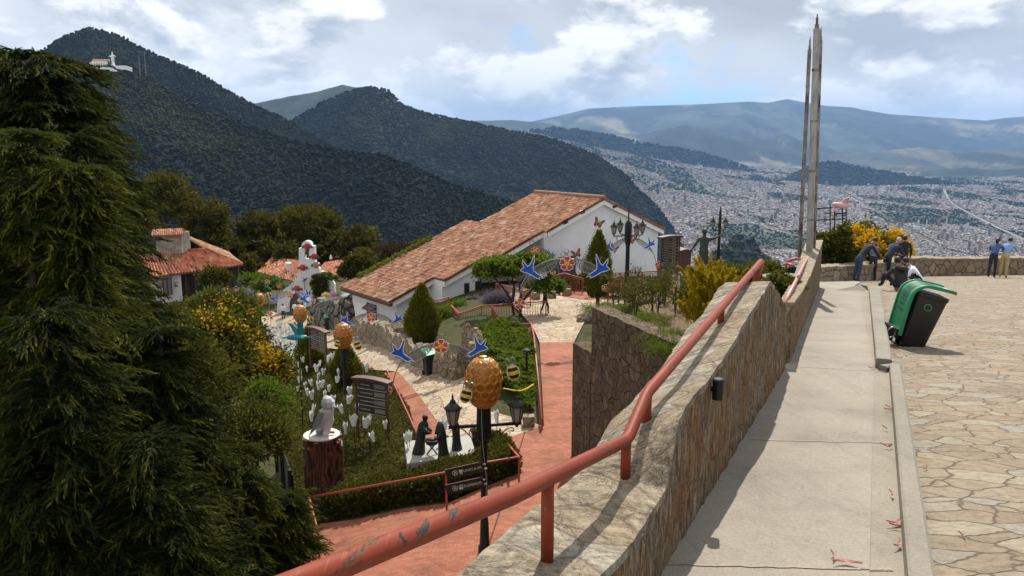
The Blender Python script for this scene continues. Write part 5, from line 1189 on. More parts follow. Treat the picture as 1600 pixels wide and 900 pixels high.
conif_at('deep green conifer in the lower left corner', 70, 470, 8.6, 2.2, 7, con_dark, nb=260, per=60, size=.24, group=grp, dens_low=.25)
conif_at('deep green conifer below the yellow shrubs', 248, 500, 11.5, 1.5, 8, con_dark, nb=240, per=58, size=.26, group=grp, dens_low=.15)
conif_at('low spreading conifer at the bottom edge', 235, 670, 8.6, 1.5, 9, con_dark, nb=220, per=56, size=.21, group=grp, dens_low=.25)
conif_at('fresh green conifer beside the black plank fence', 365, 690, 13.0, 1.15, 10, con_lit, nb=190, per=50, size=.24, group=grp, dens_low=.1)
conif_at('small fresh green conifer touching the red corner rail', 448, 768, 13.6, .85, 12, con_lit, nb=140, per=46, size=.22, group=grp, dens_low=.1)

# shrubs with yellow blossom on the left slope
def shrub(name, label, base, radii, mat, seed, nclump=90, nleaf=40, size=.16, cr=.4, blossoms=0, bl_bias=None, group=None, cat='shrub', width=.5, low=-.2, lets=1, bsize=.11):
    o = thing(name, label, cat, base, 0, group); h = radii[2]
    rr_ = random.Random(seed); st = []
    for k in range(4):
        a = rr_.uniform(0, 2 * PI); st.append([(0, 0, -.3), (radii[0] * .25 * math.cos(a), radii[1] * .25 * math.sin(a), h * .5), (radii[0] * .5 * math.cos(a), radii[1] * .5 * math.sin(a), h * 1.2)])
    trunk('trunk', st, [(.03 + h * .03, .012)] * 4, o)
    c = (0, 0, h * .9)
    fol('crown', crown(radii, nclump, nleaf, size, seed, cr, lets, width, low, c), mat, o)
    if blossoms:
        rng = np.random.default_rng(seed + 50); d = unit(rng.normal(size=(blossoms * 4, 3)) + (np.array(bl_bias) if bl_bias else 0)); d = d[d[:, 2] > -.1][:blossoms]; cc = np.array(c) + d * np.array(radii) * rng.uniform(.8, 1.08, (len(d), 1))
        idx = np.repeat(np.arange(len(d)), 12); C = cc[idx] + rng.normal(size=(len(idx), 3)) * .13; fol('blossoms', leaves(C, rng.normal(size=C.shape) + d[idx], bsize, .8, 0, rng.random(len(idx)), seed), blos, o)
    return o
def shrub_at(name, label, px, py, Y, rpx, hpx, mat, seed, **k):
    """px,py = centre of the crown"""
    c = P(px, py, Y); r = px_size(rpx, Y); h = px_size(hpx, Y); b = Vector((c.x, c.y, c.z - h * .9)); gz = G(c.x, c.y)
    return shrub(name, label, b, (r, r * .9, h), mat, seed, **k)
gy = 'yellow-flowering shrubs on the left slope'
shrub_at('flowering_shrub', 'shrub thick with yellow blossom beside the white paper tulips', 406, 592, 27, 48, 56, shrub_m, 21, nclump=150, nleaf=44, size=.15, blossoms=120, bl_bias=(.5, -.4, .3), group=gy)
shrub_at('flowering_shrub', 'large shrub with scattered yellow blossom in the middle of the slope', 330, 555, 26, 70, 72, shrub_m, 22, nclump=200, nleaf=46, size=.15, blossoms=42, bl_bias=(.3, -.5, .5), group=gy)
shrub_at('flowering_shrub', 'yellow-flecked shrub just below the smallest beehives', 345, 502, 36, 60, 44, shrub_m, 23, nclump=170, nleaf=40, size=.19, blossoms=30, bl_bias=(.2, -.4, .7), group=gy)
shrub_at('flowering_shrub', 'shrub with orange-yellow blossom along the tulip path', 384, 536, 36, 30, 28, shrub_m, 24, nclump=110, nleaf=40, size=.18, blossoms=75, bl_bias=(.3, -.4, .5), group=gy)
shrub_at('leafy_shrub', 'tall dark leafy shrub between the conifers and yellow blossom', 300, 620, 19, 75, 95, shrub_m, 25, nclump=200, nleaf=46, size=.12)
shrub_at('leafy_shrub', 'leafy green shrub overhanging the black plank fence', 395, 690, 18.5, 55, 62, shrub_m, 26, nclump=170, nleaf=46, size=.11)
shrub_at('leafy_shrub', 'light green small-leaved shrub by the leaf-strewn path', 418, 640, 20.5, 32, 45, bright_m, 27, nclump=100, nleaf=42, size=.11)
shrub_at('leafy_shrub', 'olive shrub at the foot of the tiled house', 262, 500, 62, 46, 14, olive_m, 28, nclump=120, nleaf=36, size=.36, cr=.8)
shrub_at('leafy_shrub', 'pale-tipped rounded bush against the dark porch', 335, 436, 90, 20, 18, olive_m, 29, nclump=90, nleaf=36, size=.42, cr=.6)
shrub_at('leafy_shrub', 'yellow-green bush left of the smallest beehive', 325, 470, 80, 20, 9, bright_m, 30, nclump=80, nleaf=30, size=.40, cr=.7)
shrub_at('leafy_shrub', 'bright green lawn bush right of the tiled house', 392, 440, 100, 16, 10, bright_m, 31, nclump=60, nleaf=30, size=.45, cr=.7)
shrub_at('leafy_shrub', 'green bush above the farthest flower arch', 420, 447, 96, 22, 10, bright_m, 32, nclump=60, nleaf=30, size=.45, cr=.7)
shrub_at('leafy_shrub', 'pale leafy shrub hiding the second smallest beehive post', 372, 492, 60, 30, 22, bright_m, 33, nclump=90, nleaf=34, size=.30, cr=.6)
# mid-distance trees beyond the house and chapel
def leafy_tree(name, label, px, pytop, pybase, Y, rpx, mat, seed, group=None, nclump=150, nleaf=40, size=.5, lowfrac=.35, flat=1.0):
    t = P(px, pytop, Y); b = P(px, pybase, Y); h = t.z - b.z; r = px_size(rpx, Y); o = thing(name, label, 'tree', b, 0, group)
    rr_ = random.Random(seed); limbs = [[(0, 0, -1), (rr_.uniform(-.1, .1) * r, 0, h * .4), (rr_.uniform(-.2, .2) * r, 0, h * .7)]]
    rad = [(max(.15, h * .025), .1)]
    for k in range(7):
        a = rr_.uniform(0, 2 * PI); z0 = h * rr_.uniform(.3, .5); limbs.append([(0, 0, z0), (r * .4 * math.cos(a), r * .4 * math.sin(a), h * .62), (r * .8 * math.cos(a), r * .8 * math.sin(a), h * rr_.uniform(.7, .88))]); rad.append((h * .012, .03))
    trunk('trunk', limbs, rad, o)
    ch = h * (1 - lowfrac) / 2
    fol('crown', crown((r, r, ch * flat), nclump, nleaf, size, seed, r * .28, 1, .55, -.55, (0, 0, h - ch), .2, .45), mat, o); return o
gt = 'dark trees beyond the house and chapel'
leafy_tree('broadleaf_tree', 'broad dark tree behind the bell gable, the tallest of its row', 486, 324, 408, 132, 46, olive_m, 41, gt, 190, 40, .62)
leafy_tree('broadleaf_tree', 'rounded olive tree left of the tallest dark tree', 412, 333, 408, 130, 36, olive_m, 42, gt, 170, 40, .6)
leafy_tree('broadleaf_tree', 'dark tree behind the chimney tower of the house', 262, 276, 400, 128, 48, olive_m, 43, gt, 190, 40, .6)
leafy_tree('broadleaf_tree', 'loose dark tree right of the chimney tower', 325, 318, 410, 126, 34, olive_m, 44, gt, 150, 40, .58)
leafy_tree('broadleaf_tree', 'dark tree between the conifers and the house', 205, 300, 420, 110, 42, olive_m, 45, gt, 170, 40, .52)
leafy_tree('broadleaf_tree', 'low russet bush-like tree behind the hall roof', 628, 384, 425, 112, 34, red_m, 46, gt, 130, 40, .5, .1)
leafy_tree('broadleaf_tree', 'small green tree peeping over the hall roof creeper', 661, 372, 410, 105, 14, olive_m, 47, gt, 70, 36, .42, .2)
leafy_tree('broadleaf_tree', 'low russet tree between cottage roof and hall', 590, 388, 425, 122, 26, red_m, 48, gt, 110, 36, .52, .1)
leafy_tree('broadleaf_tree', 'dark shrubby tree right of the porch', 385, 402, 440, 118, 24, red_m, 49, gt, 110, 36, .5, .1)
leafy_tree('broadleaf_tree', 'dark shrubby tree filling the gap left of the cottages', 362, 372, 430, 135, 28, olive_m, 50, gt, 110, 36, .58, .1)
leafy_tree('broadleaf_tree', 'dark tree crown right behind the bell', 545, 362, 412, 140, 30, olive_m, 51, gt, 130, 36, .6, .1)
shrub_at('round_bush', 'big clipped dome-shaped dark olive bush beside the hall', 563, 424, 84, 29, 27, olive_m, 52, nclump=260, nleaf=44, size=.34, cr=.4)

# clipped cypresses
def cypress(label, base, h, r, seed, mat=cyp_g, egg=.35, size=.22, n=5200, group='golden green cypresses in the park', lets=3, name='cypress_tree'):
    rng = np.random.default_rng(seed); o = thing(name, label, 'cypress', base, 0, group)
    trunk('trunk', [[(0, 0, -.4), (0, 0, h * .3), (0, 0, h * .85)]], [(r * .16, .03)], o, darkbark)
    t = rng.random(n) ** 1.25; a = rng.uniform(0, 2 * PI, n); prof = np.where(t < egg, .72 + .28 * np.sin(t / egg * PI / 2), np.clip(1 - ((t - egg) / (1 - egg)) ** 1.35, 0, 1) * .97 + .03)
    lump = 1 + (fbm(a * 1.6, t * 5 + seed, 3, seed) - .5) * .5; rad = r * prof * lump * rng.uniform(.72, 1.04, n)
    C = np.stack([rad * np.cos(a), rad * np.sin(a), .05 * h + t * h * .95], -1); D = np.stack([np.cos(a) * .55, np.sin(a) * .55, np.full(n, 1.0)], -1) + rng.normal(size=(n, 3)) * .28
    tt = np.clip(rng.normal(.42, .22, n) + (fbm(a * 2, t * 7, 3, seed + 4) - .5) * .6, 0, 1)
    fol('crown', leaves(C, D, size * rng.uniform(.7, 1.4, n), .32, 0, tt, seed, lets, .5), mat, o); return o
def cyp_at(label, px, pyt, pyb, wpx, seed, Y=None, **k):
    b = on_ground(px, pyb, G) if Y is None else P(px, pyb, Y); h = P(px, pyt, b.y).z - b.z; return cypress(label, b, h, px_size(wpx / 2, b.y), seed, **k)
cyp_at('large pointed cypress in front of the hall', 661, 446, 536, 54, 61, n=6500)
cyp_at('columnar golden cypress before the white gable wall', 934, 362, 466, 44, 62, Y=47, egg=.45, n=6000, mat=cyp_g)
cyp_at('pointed cypress behind the second largest beehive post', 541, 535, 604, 48, 63, n=5200)
cyp_at('pointed cypress behind the teal hummingbird', 487, 508, 582, 48, 64, n=5200)
cyp_at('slim little cypress behind the shrubs, the left of a pair', 385, 466, 505, 13, 65, Y=66, n=1800)
cyp_at('slim little cypress behind the shrubs, the right of a pair', 397, 478, 508, 13, 66, Y=64, n=1800)
# golden juniper by the parapet: loose upswept plumes
jb = P(1112, 500, 16.5); jb.z = P(1112, 492, 16.5).z - .35
o = thing('golden_juniper', 'bright yellow juniper with upswept plumes behind the parapet rail', 'shrub', jb); C, D, T = [], [], []
rng = np.random.default_rng(71); mb = MB()
for k in range(120):
    a = rng.uniform(0, 2 * PI); r0 = rng.uniform(.0, .62); e_ = rng.uniform(.5, 1.5); h0 = rng.uniform(.05, .85); L = rng.uniform(.35, .75); b0 = np.array([math.cos(a) * r0 * (1.1 - h0 * .7), math.sin(a) * r0 * (1.1 - h0 * .7), h0 * 1.25]); d = np.array([math.cos(a) * .75, math.sin(a) * .75, e_]); d /= np.linalg.norm(d)
    s = rng.random(90) ** .8; C.append(b0 + d * (s * L)[:, None] + rng.normal(size=(90, 3)) * (.075 * (1.1 - s))[:, None]); D.append(np.tile(d, (90, 1)) + rng.normal(size=(90, 3)) * .45); T.append(np.clip(.25 + .35 * rng.random() + rng.normal(0, .18, 90), 0, 1))
    mb.tube([(0, 0, 0), tuple(b0 * .6), tuple(b0 + d * L * .5)], [.02, .012, .005], 4)
mb.tube([(0, 0, -2), (0, 0, .05)], .05, 6); o.scale = (.88, .88, .98); mb.build('branch', darkbark, o, world=False); fol('crown', leaves(np.concatenate(C), np.concatenate(D), .10, .35, .1, np.concatenate(T), 3, 4, .6), gold_j, o)
# spreading tree on the terrace before the hall
tb = on_ground(812, 500, G, 30); tb = P(806, 482, 46); o = thing('spreading_tree', 'low umbrella-shaped tree with twisted stems before the hall', 'tree', tb); k_ = px_size(1, 46)
trunk('trunk', [[(0, 0, -1.2), (-.25, 0, .4), (-.9, .1, 1.4), (-1.6, .2, 2.2)], [(0.1, 0, -1.2), (.35, 0, .5), (.2, .1, 1.4), (.9, 0, 2.2)], [(.1, 0, 0), (.7, .2, .8), (1.4, 0, 1.5), (1.9, .1, 1.7)], [(-.2, 0, .4), (-.1, .3, 1.3), (-.4, .8, 2.3)]], [(.10, .03)] * 4, o, darkbark)
parts = [crown((62 * k_ * .62, 1.4, .62), 110, 40, .23, 81, .34, 1, .6, -.35, (-1.15, 0, (482 - 419) * k_)), crown((1.3, 1.1, .6), 70, 40, .23, 82, .32, 1, .6, -.35, (1.0, .1, (482 - 412) * k_)), crown((.9, .8, .5), 50, 36, .22, 83, .3, 1, .6, -.3, (1.85, -.3, (482 - 445) * k_))]
fol('crown', parts, bright_m, o)
# ivy bank beside the brick path
poly = gpix([(745, 600), (742, 560), (760, 525), (790, 514), (824, 530), (834, 560), (836, 630), (830, 652), (770, 598)])
def inpoly(x, y, pl):
    r = np.zeros(x.shape, bool); n = len(pl)
    for i in range(n):
        a, b = pl[i], pl[(i + 1) % n]; c = ((a.y > y) != (b.y > y)) & (x < (b.x - a.x) * (y - a.y) / (b.y - a.y + 1e-9) + a.x); r ^= c
    return r
def cover(name, poly, n, size, hgt, mat, seed, mound=0, zoff=.05, width=.55, lets=1):
    rng = np.random.default_rng(seed); xs = [p.x for p in poly]; ys_ = [p.y for p in poly]; x = rng.uniform(min(xs), max(xs), n * 3); y = rng.uniform(min(ys_), max(ys_), n * 3); m = inpoly(x, y, poly); x, y = x[m][:n], y[m][:n]
    z = np.array([G(a, b) for a, b in zip(x, y)]) + zoff; f = fbm(x * 1.3, y * 1.3, 3, seed); z += mound * f + rng.random(len(x)) * hgt * (.4 + f)
    C = np.stack([x, y, z], -1); D = rng.normal(size=C.shape) * np.array([1, 1, .5]) + np.array([0, 0, .5]); t = np.clip(rng.normal(.42, .2, len(x)) + (fbm(x * .8, y * .8, 3, seed + 9) - .5) * .5, 0, 1)
    o = fol(name, leaves(C, D, size * rng.uniform(.6, 1.3, len(x)), width, .3, t, seed, lets), mat); return struct(o, 'stuff')
cover('ivy_cover', poly, 16000, .24, .25, bright_m, 91, .5, .08)
shrub_at('leafy_shrub', 'bushy light green shrub at the top of the ivy bank', 778, 528, 40.5, 26, 24, bright_m, 92, nclump=130, nleaf=40, size=.2)
shrub_at('leafy_shrub', 'grassy green clump right of the large cypress', 690, 494, 47, 12, 12, bright_m, 93, nclump=40, nleaf=30, size=.25, lets=3, width=.25)
shrub_at('leafy_shrub', 'rounded green plant behind the zigzag red fence', 716, 482, 50, 16, 8, bright_m, 94, nclump=60, nleaf=30, size=.22)
lv = shrub_at('lavender_bush', 'purple-grey lavender bush behind the zigzag red fence', 778, 468, 50, 18, 8, lilac, 95, nclump=90, nleaf=40, size=.22, lets=3, width=.25)
shrub_at('agapanthus', 'row of pale lilac flower heads before the orange wall', 738, 468, 51.5, 16, 5, lilac, 96, nclump=14, nleaf=30, size=.18, cr=.18)
shrub_at('leafy_shrub', 'dark green ground shrubs by the brick terrace', 975, 448, 52, 22, 9, shrub_m, 97, nclump=70, nleaf=30, size=.25)
shrub_at('leafy_shrub', 'low dark shrub along the gable fence', 908, 442, 55, 22, 7, shrub_m, 98, nclump=60, nleaf=30, size=.25)
shrub_at('leafy_shrub', 'grey-green shrub at the corner under the hall eaves', 640, 500, 55, 18, 14, shrub_m, 99, nclump=60, nleaf=34, size=.25)
# garden lawn of low ground cover, hedge
poly_g = gpix([(462, 560), (500, 545), (600, 588), (640, 642), (652, 692), (755, 690), (812, 730), (640, 785), (505, 822), (470, 800), (440, 690)])
cover('garden_ground_cover', poly_g, 40000, .13, .16, ground_m, 101, .12, .02)
hp = [(500, 815), (565, 806), (700, 782), (812, 740)]; hfeet = [on_ground(px, py, G) for px, py in hp]
def hedge(label, feet, h, th, seed, mat, n=9000):
    rng = np.random.default_rng(seed); C, D = [], []
    L = [(b - a).length for a, b in zip(feet, feet[1:])]; tot = sum(L)
    for a, b, l in zip(feet, feet[1:], L):
        m = int(n * l / tot); d = Vector((b.x - a.x, b.y - a.y, 0)).normalized(); s = np.array((-d.y, d.x, 0)); t = rng.random(m); f = rng.random(m); base = np.array(a)[None] * (1 - t[:, None]) + np.array(b)[None] * t[:, None]
        q = rng.random(m) < .45; dep = np.where(q, rng.normal(.03, .06, m), rng.uniform(0, th, m)); hh = np.where(q, rng.uniform(0, h, m), h + rng.normal(0, .06, m)); hh += (fbm(base[:, 0] * 2, base[:, 1] * 2, 3, seed) - .5) * .3
        C.append(base + s * dep[:, None] + np.array([0, 0, 1]) * hh[:, None]); D.append(np.where(q[:, None], -s * .7, np.array([0, 0, 1.])) + rng.normal(size=(m, 3)) * .7)
    C = np.concatenate(C); mid = feet[len(feet) // 2]; o = thing('clipped_hedge', label, 'hedge', mid)
    fol('leaves', leaves(C, np.concatenate(D), .12 * rng.uniform(.6, 1.4, len(C)), .5, .1, np.clip(rng.normal(.4, .2, len(C)), 0, 1), seed), mat, o, tuple(mid))
    mb = MB()
    for a, b in zip(feet, feet[1:]):
        d = Vector((b.x - a.x, b.y - a.y, 0)).normalized(); s = Vector((-d.y, d.x, 0)); mb.prism([a + s * .12 - Vector((0, 0, .2)), b + s * .12 - Vector((0, 0, .2)), b + s * .12 + Vector((0, 0, h - .12)), a + s * .12 + Vector((0, 0, h - .12))], s * (th - .2))
    mb.build('twig_core', plain('hedge_twigs', (.02, .02, .01), .95, 0, .4, 9), o); return o
hedge('thick green hedge along the red brick path behind the low red rail', hfeet, .72, 1.0, 103, ground_m, 15000)
hf2 = [on_ground(px, py, G) for px, py in ((812, 740), (790, 706), (758, 690))]
hedge('short side hedge turning the corner by the statue slab', hf2, .55, .6, 104, ground_m, 5000)
# leaf litter strip and black plank fence on the left of the garden
litter = leafmat('leaf_litter', (.09, .045, .02), (.20, .11, .05), .1, (.30, .19, .09))
lp = gpix([(425, 640), (452, 640), (470, 720), (492, 830), (470, 840), (445, 740)])
cover('leaf_litter', lp, 5000, .10, .04, litter, 105, .02, .04)
a_, b_ = on_ground(437, 735, G), on_ground(462, 815, G); pf = thing('plank_fence', 'black plank fence between the conifers and the tree stump', 'fence', b_)
mb = MB()
for k in range(5):
    q0, q1 = lerp(a_, b_, k / 5 + .004), lerp(a_, b_, (k + 1) / 5 - .004); mb.prism([q0, q1, q1 + Vector((0, 0, 1.5)), q0 + Vector((0, 0, 1.5))], (-.06, .02, 0))
mb.build('plank_panel', blk, pf)
for f in (0, .5, 1):
    q = lerp(a_, b_, f); mb = MB(); mb.box(q + Vector((-.1, 0, .8)), (.1, .1, 1.75)); mb.build('post', blk, pf)
# roses and weeds on the planter bed
rng_ = random.Random(8)
for k in range(20):
    Yk = rng_.uniform(22.5, 30); px = rng_.uniform(945, 1075) if Yk > 25 else rng_.uniform(960, 1060); v = P(px, 450, Yk); zb_ = float(soil_z(Yk)); h = rng_.uniform(.7, 1.25)
    o = thing('rose_bush', 'thin straggly rose bush on the planter above the rubble wall', 'shrub', (v.x, v.y, zb_), 0, 'rose bushes on the rubble planter'); st = []
    for j in range(5):
        a = rng_.uniform(0, 2 * PI); st.append([(0, 0, -.05), (.1 * math.cos(a), .1 * math.sin(a), h * .5), (.25 * math.cos(a), .25 * math.sin(a), h)])
    trunk('stem', st, [(.012, .006)] * 5, o, plain('green_stem', (.06, .06, .025), .8))
    fol('leaves', crown((.28, .28, h * .45), 26, 9, .075, 200 + k, .12, 1, .6, -.9, (0, 0, h * .62)), shrub_m, o)
for k, (px, Yk, l) in enumerate(((945, 23.6, 'grass tuft at the left lip of the rubble planter'), (975, 23, 'weedy green tuft right behind the planter lip'), (1040, 19.6, 'green weeds spilling over the planter near the rail'), (1062, 18.4, 'low weeds on the planter close to the red rail'), (1010, 21.5, 'sparse weeds in the middle of the planter'))):
    v = P(px, 500, Yk); o = thing('weed_tuft', l, 'plant', (v.x, v.y, float(soil_z(Yk)))); fol('leaves', crown((.7, .5, .22), 40, 24, .10, 240 + k, .2, 3, .25, 0, (0, 0, .05)), bright_m, o)
shrub_at('leafy_shrub', 'dark green foliage filling the notch between the parapets', 1216, 455, 11.5, 16, 24, shrub_m, 110, nclump=80, nleaf=40, size=.09, cr=.14)
shrub_at('leafy_shrub', 'dark leafy bush at the foot of the statue pedestal', 1095, 462, 24, 24, 22, shrub_m, 111, nclump=80, nleaf=36, size=.13, cr=.25)
# yellow-flowering tree and dark tree beyond the look-out wall
yt = leafy_tree('flowering_tree', 'rounded tree covered in yellow blossom beyond the look-out wall', 1352, 358, 470, 37.5, 54, shrub_m, 115, None, 200, 44, .22, .25)
rng = np.random.default_rng(116); h_ = P(1352, 358, 37.5).z - P(1352, 470, 37.5).z; r_ = px_size(54, 37.5); ch = h_ * .375
d = unit(rng.normal(size=(2000, 3)) + np.array([.3, -.5, .55])); d = d[(d[:, 2] > -.2)]; cc = np.array((0, 0, h_ - ch)) + d * np.array((r_, r_, ch)) * rng.uniform(.86, 1.16, (len(d), 1)); keep = fbm(d[:, 0] * 3, d[:, 2] * 3 + d[:, 1], 3, 3) > .385; cc, d = cc[keep], d[keep]
idx = np.repeat(np.arange(len(cc)), 16); C = cc[idx] + rng.normal(size=(len(idx), 3)) * .11; fol('blossoms', leaves(C, rng.normal(size=C.shape) + d[idx], .13, .8, 0, rng.random(len(idx)), 9), blos, yt)
leafy_tree('climber_thicket', 'dark leafy thicket beside the masts under the metal frame', 1296, 352, 480, 31, 30, shrub_m, 117, None, 200, 44, .18, .1)

# wood on the falling slope behind the houses
rng = np.random.default_rng(404); parts = []
for k in range(150):
    y = rng.uniform(114, 190); x = rng.uniform(-80, 4)
    if x > -14 and y < 135: continue
    r = rng.uniform(1.6, 3.0); V_, F_, T_ = crown((r, r, r * 1.25), 26, 22, .85, 500 + k, r * .33, 1, .6, -.4, (x, y, G(x, y) + r * .9)); parts.append((V_, F_, np.clip(T_ * .8 + rng.normal(0, .12), 0, 1)))
struct(fol('slope_wood', parts, olive_m), 'stuff')

for px, py, Yk, rp2, hp2, l, sd_ in ((1168, 437, 27, 26, 16, 'dark rounded bush behind the parapet peak', 601), (1196, 428, 30, 22, 14, 'dark bush between the parapet peak and the round planter', 602), (1140, 428, 34, 22, 10, 'low dark bush right of the slim street lamp', 603)):
    shrub_at('leafy_shrub', l, px, py, Yk, rp2, hp2, shrub_m, sd_, nclump=90, nleaf=36, size=.16, cr=.3)
# ================================================================== lamps, hives, arches, ornaments, furniture
silver = plain('silver_wire', (.25, .25, .24), .45, .5, .2, 10); redpet = plain('red_petal', (.62, .045, .02), .45, 0, .2, 6); whitepan = plain('white_panel', (.78, .78, .76), .5, 0, .06, 5); yellowp = plain('yellow_panel', (.75, .50, .02), .5, 0, .1, 5)
bluep = plain('blue_panel', (.018, .10, .55), .4, 0, .2, 8); ironm = plain('lamp_iron', (.014, .015, .015), .45, .4, .3, 8); glassm = plain('frosted_glass', (.30, .27, .22), .25, 0, .15, 5)
amber = N('amber_resin'); v_ = amber.coord(); a = amber.noise(v_, 4, 5, .6); amber.col(amber.ramp(a.outputs[0], [(.3, (.30, .085, .005)), (.7, (.46, .155, .008))])); amber.set(.32, 0, .5); amber = amber.m
combm = N('comb_frame'); v_ = combm.coord(); a = combm.noise(v_, 5, 5, .6); combm.col(combm.ramp(a.outputs[0], [(.3, (.34, .15, .012)), (.7, (.56, .30, .04))])); combm.set(.34, 0, .5); combm = combm.m
woodred = plain('dark_red_timber', (.085, .028, .020), .55, 0, .25, 5); signblk = plain('sign_panel', (.018, .016, .016), .5, 0, .2, 4); palepaint = plain('pale_lettering', (.62, .60, .55), .6, 0, .05, 4)
def lantern(parent, c, s=1.0):
    """six-sided street lantern standing on c"""
    c = Vector(c)
    mb = MB(); mb.lathe([(.03 * s, 0), (.05 * s, .04 * s), (.035 * s, .08 * s), (.10 * s, .13 * s), (.105 * s, .15 * s)], c, 6)
    for j in range(6):
        a = 2 * PI * j / 6; mb.tube([c + Vector((.105 * s * math.cos(a), .105 * s * math.sin(a), .15 * s)), c + Vector((.185 * s * math.cos(a), .185 * s * math.sin(a), .55 * s))], .011 * s, 5)
    f = mb.build('lantern', ironm, parent)
    mb = MB(); mb.lathe([(.095 * s, .15 * s), (.175 * s, .548 * s)], c, 6); mb.build('glass', glassm, f, world=True)
    mb = MB(); mb.lathe([(.19 * s, .55 * s), (.225 * s, .56 * s), (.22 * s, .59 * s), (.16 * s, .66 * s), (.09 * s, .72 * s), (.06 * s, .80 * s), (.025 * s, .83 * s), (.03 * s, .86 * s), (.006 * s, .98 * s)], c, 6)
    for j in range(6):
        a = 2 * PI * j / 6; p = c + Vector((.22 * s * math.cos(a), .22 * s * math.sin(a), .58 * s)); mb.tube([p, p + Vector((.02 * s * math.cos(a), .02 * s * math.sin(a), .08 * s))], [.012 * s, .003 * s], 4)
    mb.build('lantern_roof', ironm, f, world=True)
def comb_mesh(rx, rz, cols=13, rows=9):
    mb = MB(); da = 2 * PI / cols
    def pt(a, v, k):           # v in 0..1 bottom to top
        ph = PI * (.06 + .88 * v); e = math.sin(ph) ** .85 * (1.06 if v > .5 else 1.0) ; z = -math.cos(ph) * rz
        return Vector((rx * e * k * math.cos(a), rx * e * k * math.sin(a), z * (1 if k > .96 else .985)))
    for r_ in range(rows):
        for c in range(cols):
            a0 = (c + .5 * (r_ % 2)) * da; v0 = (r_ + .5) / rows; hv = .667 / rows
            hexo = [(a0, v0 + hv), (a0 - da / 2, v0 + hv / 2), (a0 - da / 2, v0 - hv / 2), (a0, v0 - hv), (a0 + da / 2, v0 - hv / 2), (a0 + da / 2, v0 + hv / 2)]
            cl = lambda q: (q[0], min(1, max(0, q[1])))
            O = [pt(*cl(q), 1.0) for q in hexo]; I1 = [pt(*cl((a0 + (q[0] - a0) * .86, v0 + (q[1] - v0) * .86)), 1.012) for q in hexo]; I2 = [pt(*cl((a0 + (q[0] - a0) * .74, v0 + (q[1] - v0) * .74)), .965) for q in hexo]; Ce = pt(a0, v0, .985)
            mb.cur = 0; mb.add(O + I1, [(i, (i + 1) % 6, 6 + (i + 1) % 6, 6 + i) for i in range(6)])
            mb.cur = 1; mb.add(I1 + I2 + [Ce], [(i, (i + 1) % 6, 6 + (i + 1) % 6, 6 + i) for i in range(6)] + [(6 + i, 6 + (i + 1) % 6, 12) for i in range(6)])
    mb.cur = 0; mb.ell((0, 0, 0), (rx * .95, rx * .95, rz * .975), 24, 14)
    return mb.mesh('honeycomb', [combm, amber])
COMB = comb_mesh(.43, .63)
def hive_lamp(label, px, pyc, Y, group='beehive lamps in a row down the garden'):
    c = P(px, pyc, Y); b = Vector((c.x, c.y, min(G(c.x, c.y), c.z - 3.4))); o = thing('lamp_post', label.replace('HIVE', 'lamp post carrying'), 'lamp post', b, 0, None)
    h = c.z - b.z
    mb = MB(); mb.lathe([(.16, -.3), (.16, .25), (.12, .3), (.10, .9), (.085, 1.0), (.075, h - 1.45), (.13, h - 1.42), (.13, h - 1.36)], (0, 0, 0), 12); mb.build('pole', ironm, o, world=False, autosmooth=True)
    mb = MB(); mb.lathe([(.17, h - 1.38), (.185, h - 1.34), (.16, h - .5), (.16, h - .3)], (0, 0, 0), 8); mb.build('sleeve', ironm, o, world=False)
    hv = thing('beehive_lamp', label.replace('HIVE', 'amber honeycomb beehive over'), 'beehive ornament', c, random.uniform(0, 6)); link('honeycomb', COMB, hv)
    mb = MB(); mb.lathe([(.1, .60), (.09, .645), (.03, .66)], (0, 0, 0), 10); mb.build('crown_cap', combm, hv, world=False)
    return o, c
HIVES = [('HIVE the nearest lamp post with two lanterns', 755.5, 598, 18.0), ('HIVE the second nearest lamp, by the pointed cypress', 536, 525, 36.5), ('HIVE the third lamp, above the teal hummingbird', 469, 491, 52), ('HIVE the fourth lamp, left of the bell gable', 405.5, 469, 70), ('HIVE the farthest lamp, among the shrubs', 352.5, 457, 98)]
LP = [hive_lamp(*h) for h in HIVES]
# the nearest post: cross arm, scrolls, two lanterns, cable, arrow signs
lp0, c0 = LP[0]; Y0 = 18.0
mb = MB(); mb.tube([P(701, 668, Y0), P(815, 661, Y0)], .045, 8); mb.build('cross_arm', ironm, lp0, smooth=True)
for s_, x0 in ((-1, 743), (1, 772)):
    mb = MB(); ce = P(x0 + s_ * 4.5, 678, Y0); mb.tube([ce + Vector((.085 * math.cos(a), 0, .085 * math.sin(a))) for a in np.linspace(0, 2 * PI, 17)[:-1]], .014, 6, closed=True); mb.build('scroll_ring', ironm, lp0)
    mb = MB(); mb.tube(curve_pts([P(x0 + s_ * 9, 681, Y0), P(x0 + s_ * 18, 672, Y0), P(x0 + s_ * 27, 668, Y0), P(x0 + s_ * 31, 671, Y0), P(x0 + s_ * 29, 674, Y0), P(x0 + s_ * 26, 672, Y0)], 30), .012, 6); mb.build('scroll', ironm, lp0)
lantern(lp0, P(708, 672, Y0), .93); lantern(lp0, P(807.5, 667, Y0), .93)
mb = MB(); mb.tube(curve_pts([P(752, 640, Y0 - .25), P(754, 690, Y0 - .22), P(757, 720, Y0 - .15), P(760, 752, Y0 - .12), P(759, 800, Y0 - .12)], 24), .009, 5); mb.build('cable', plain('grey_cable', (.25, .25, .24), .6), lp0)
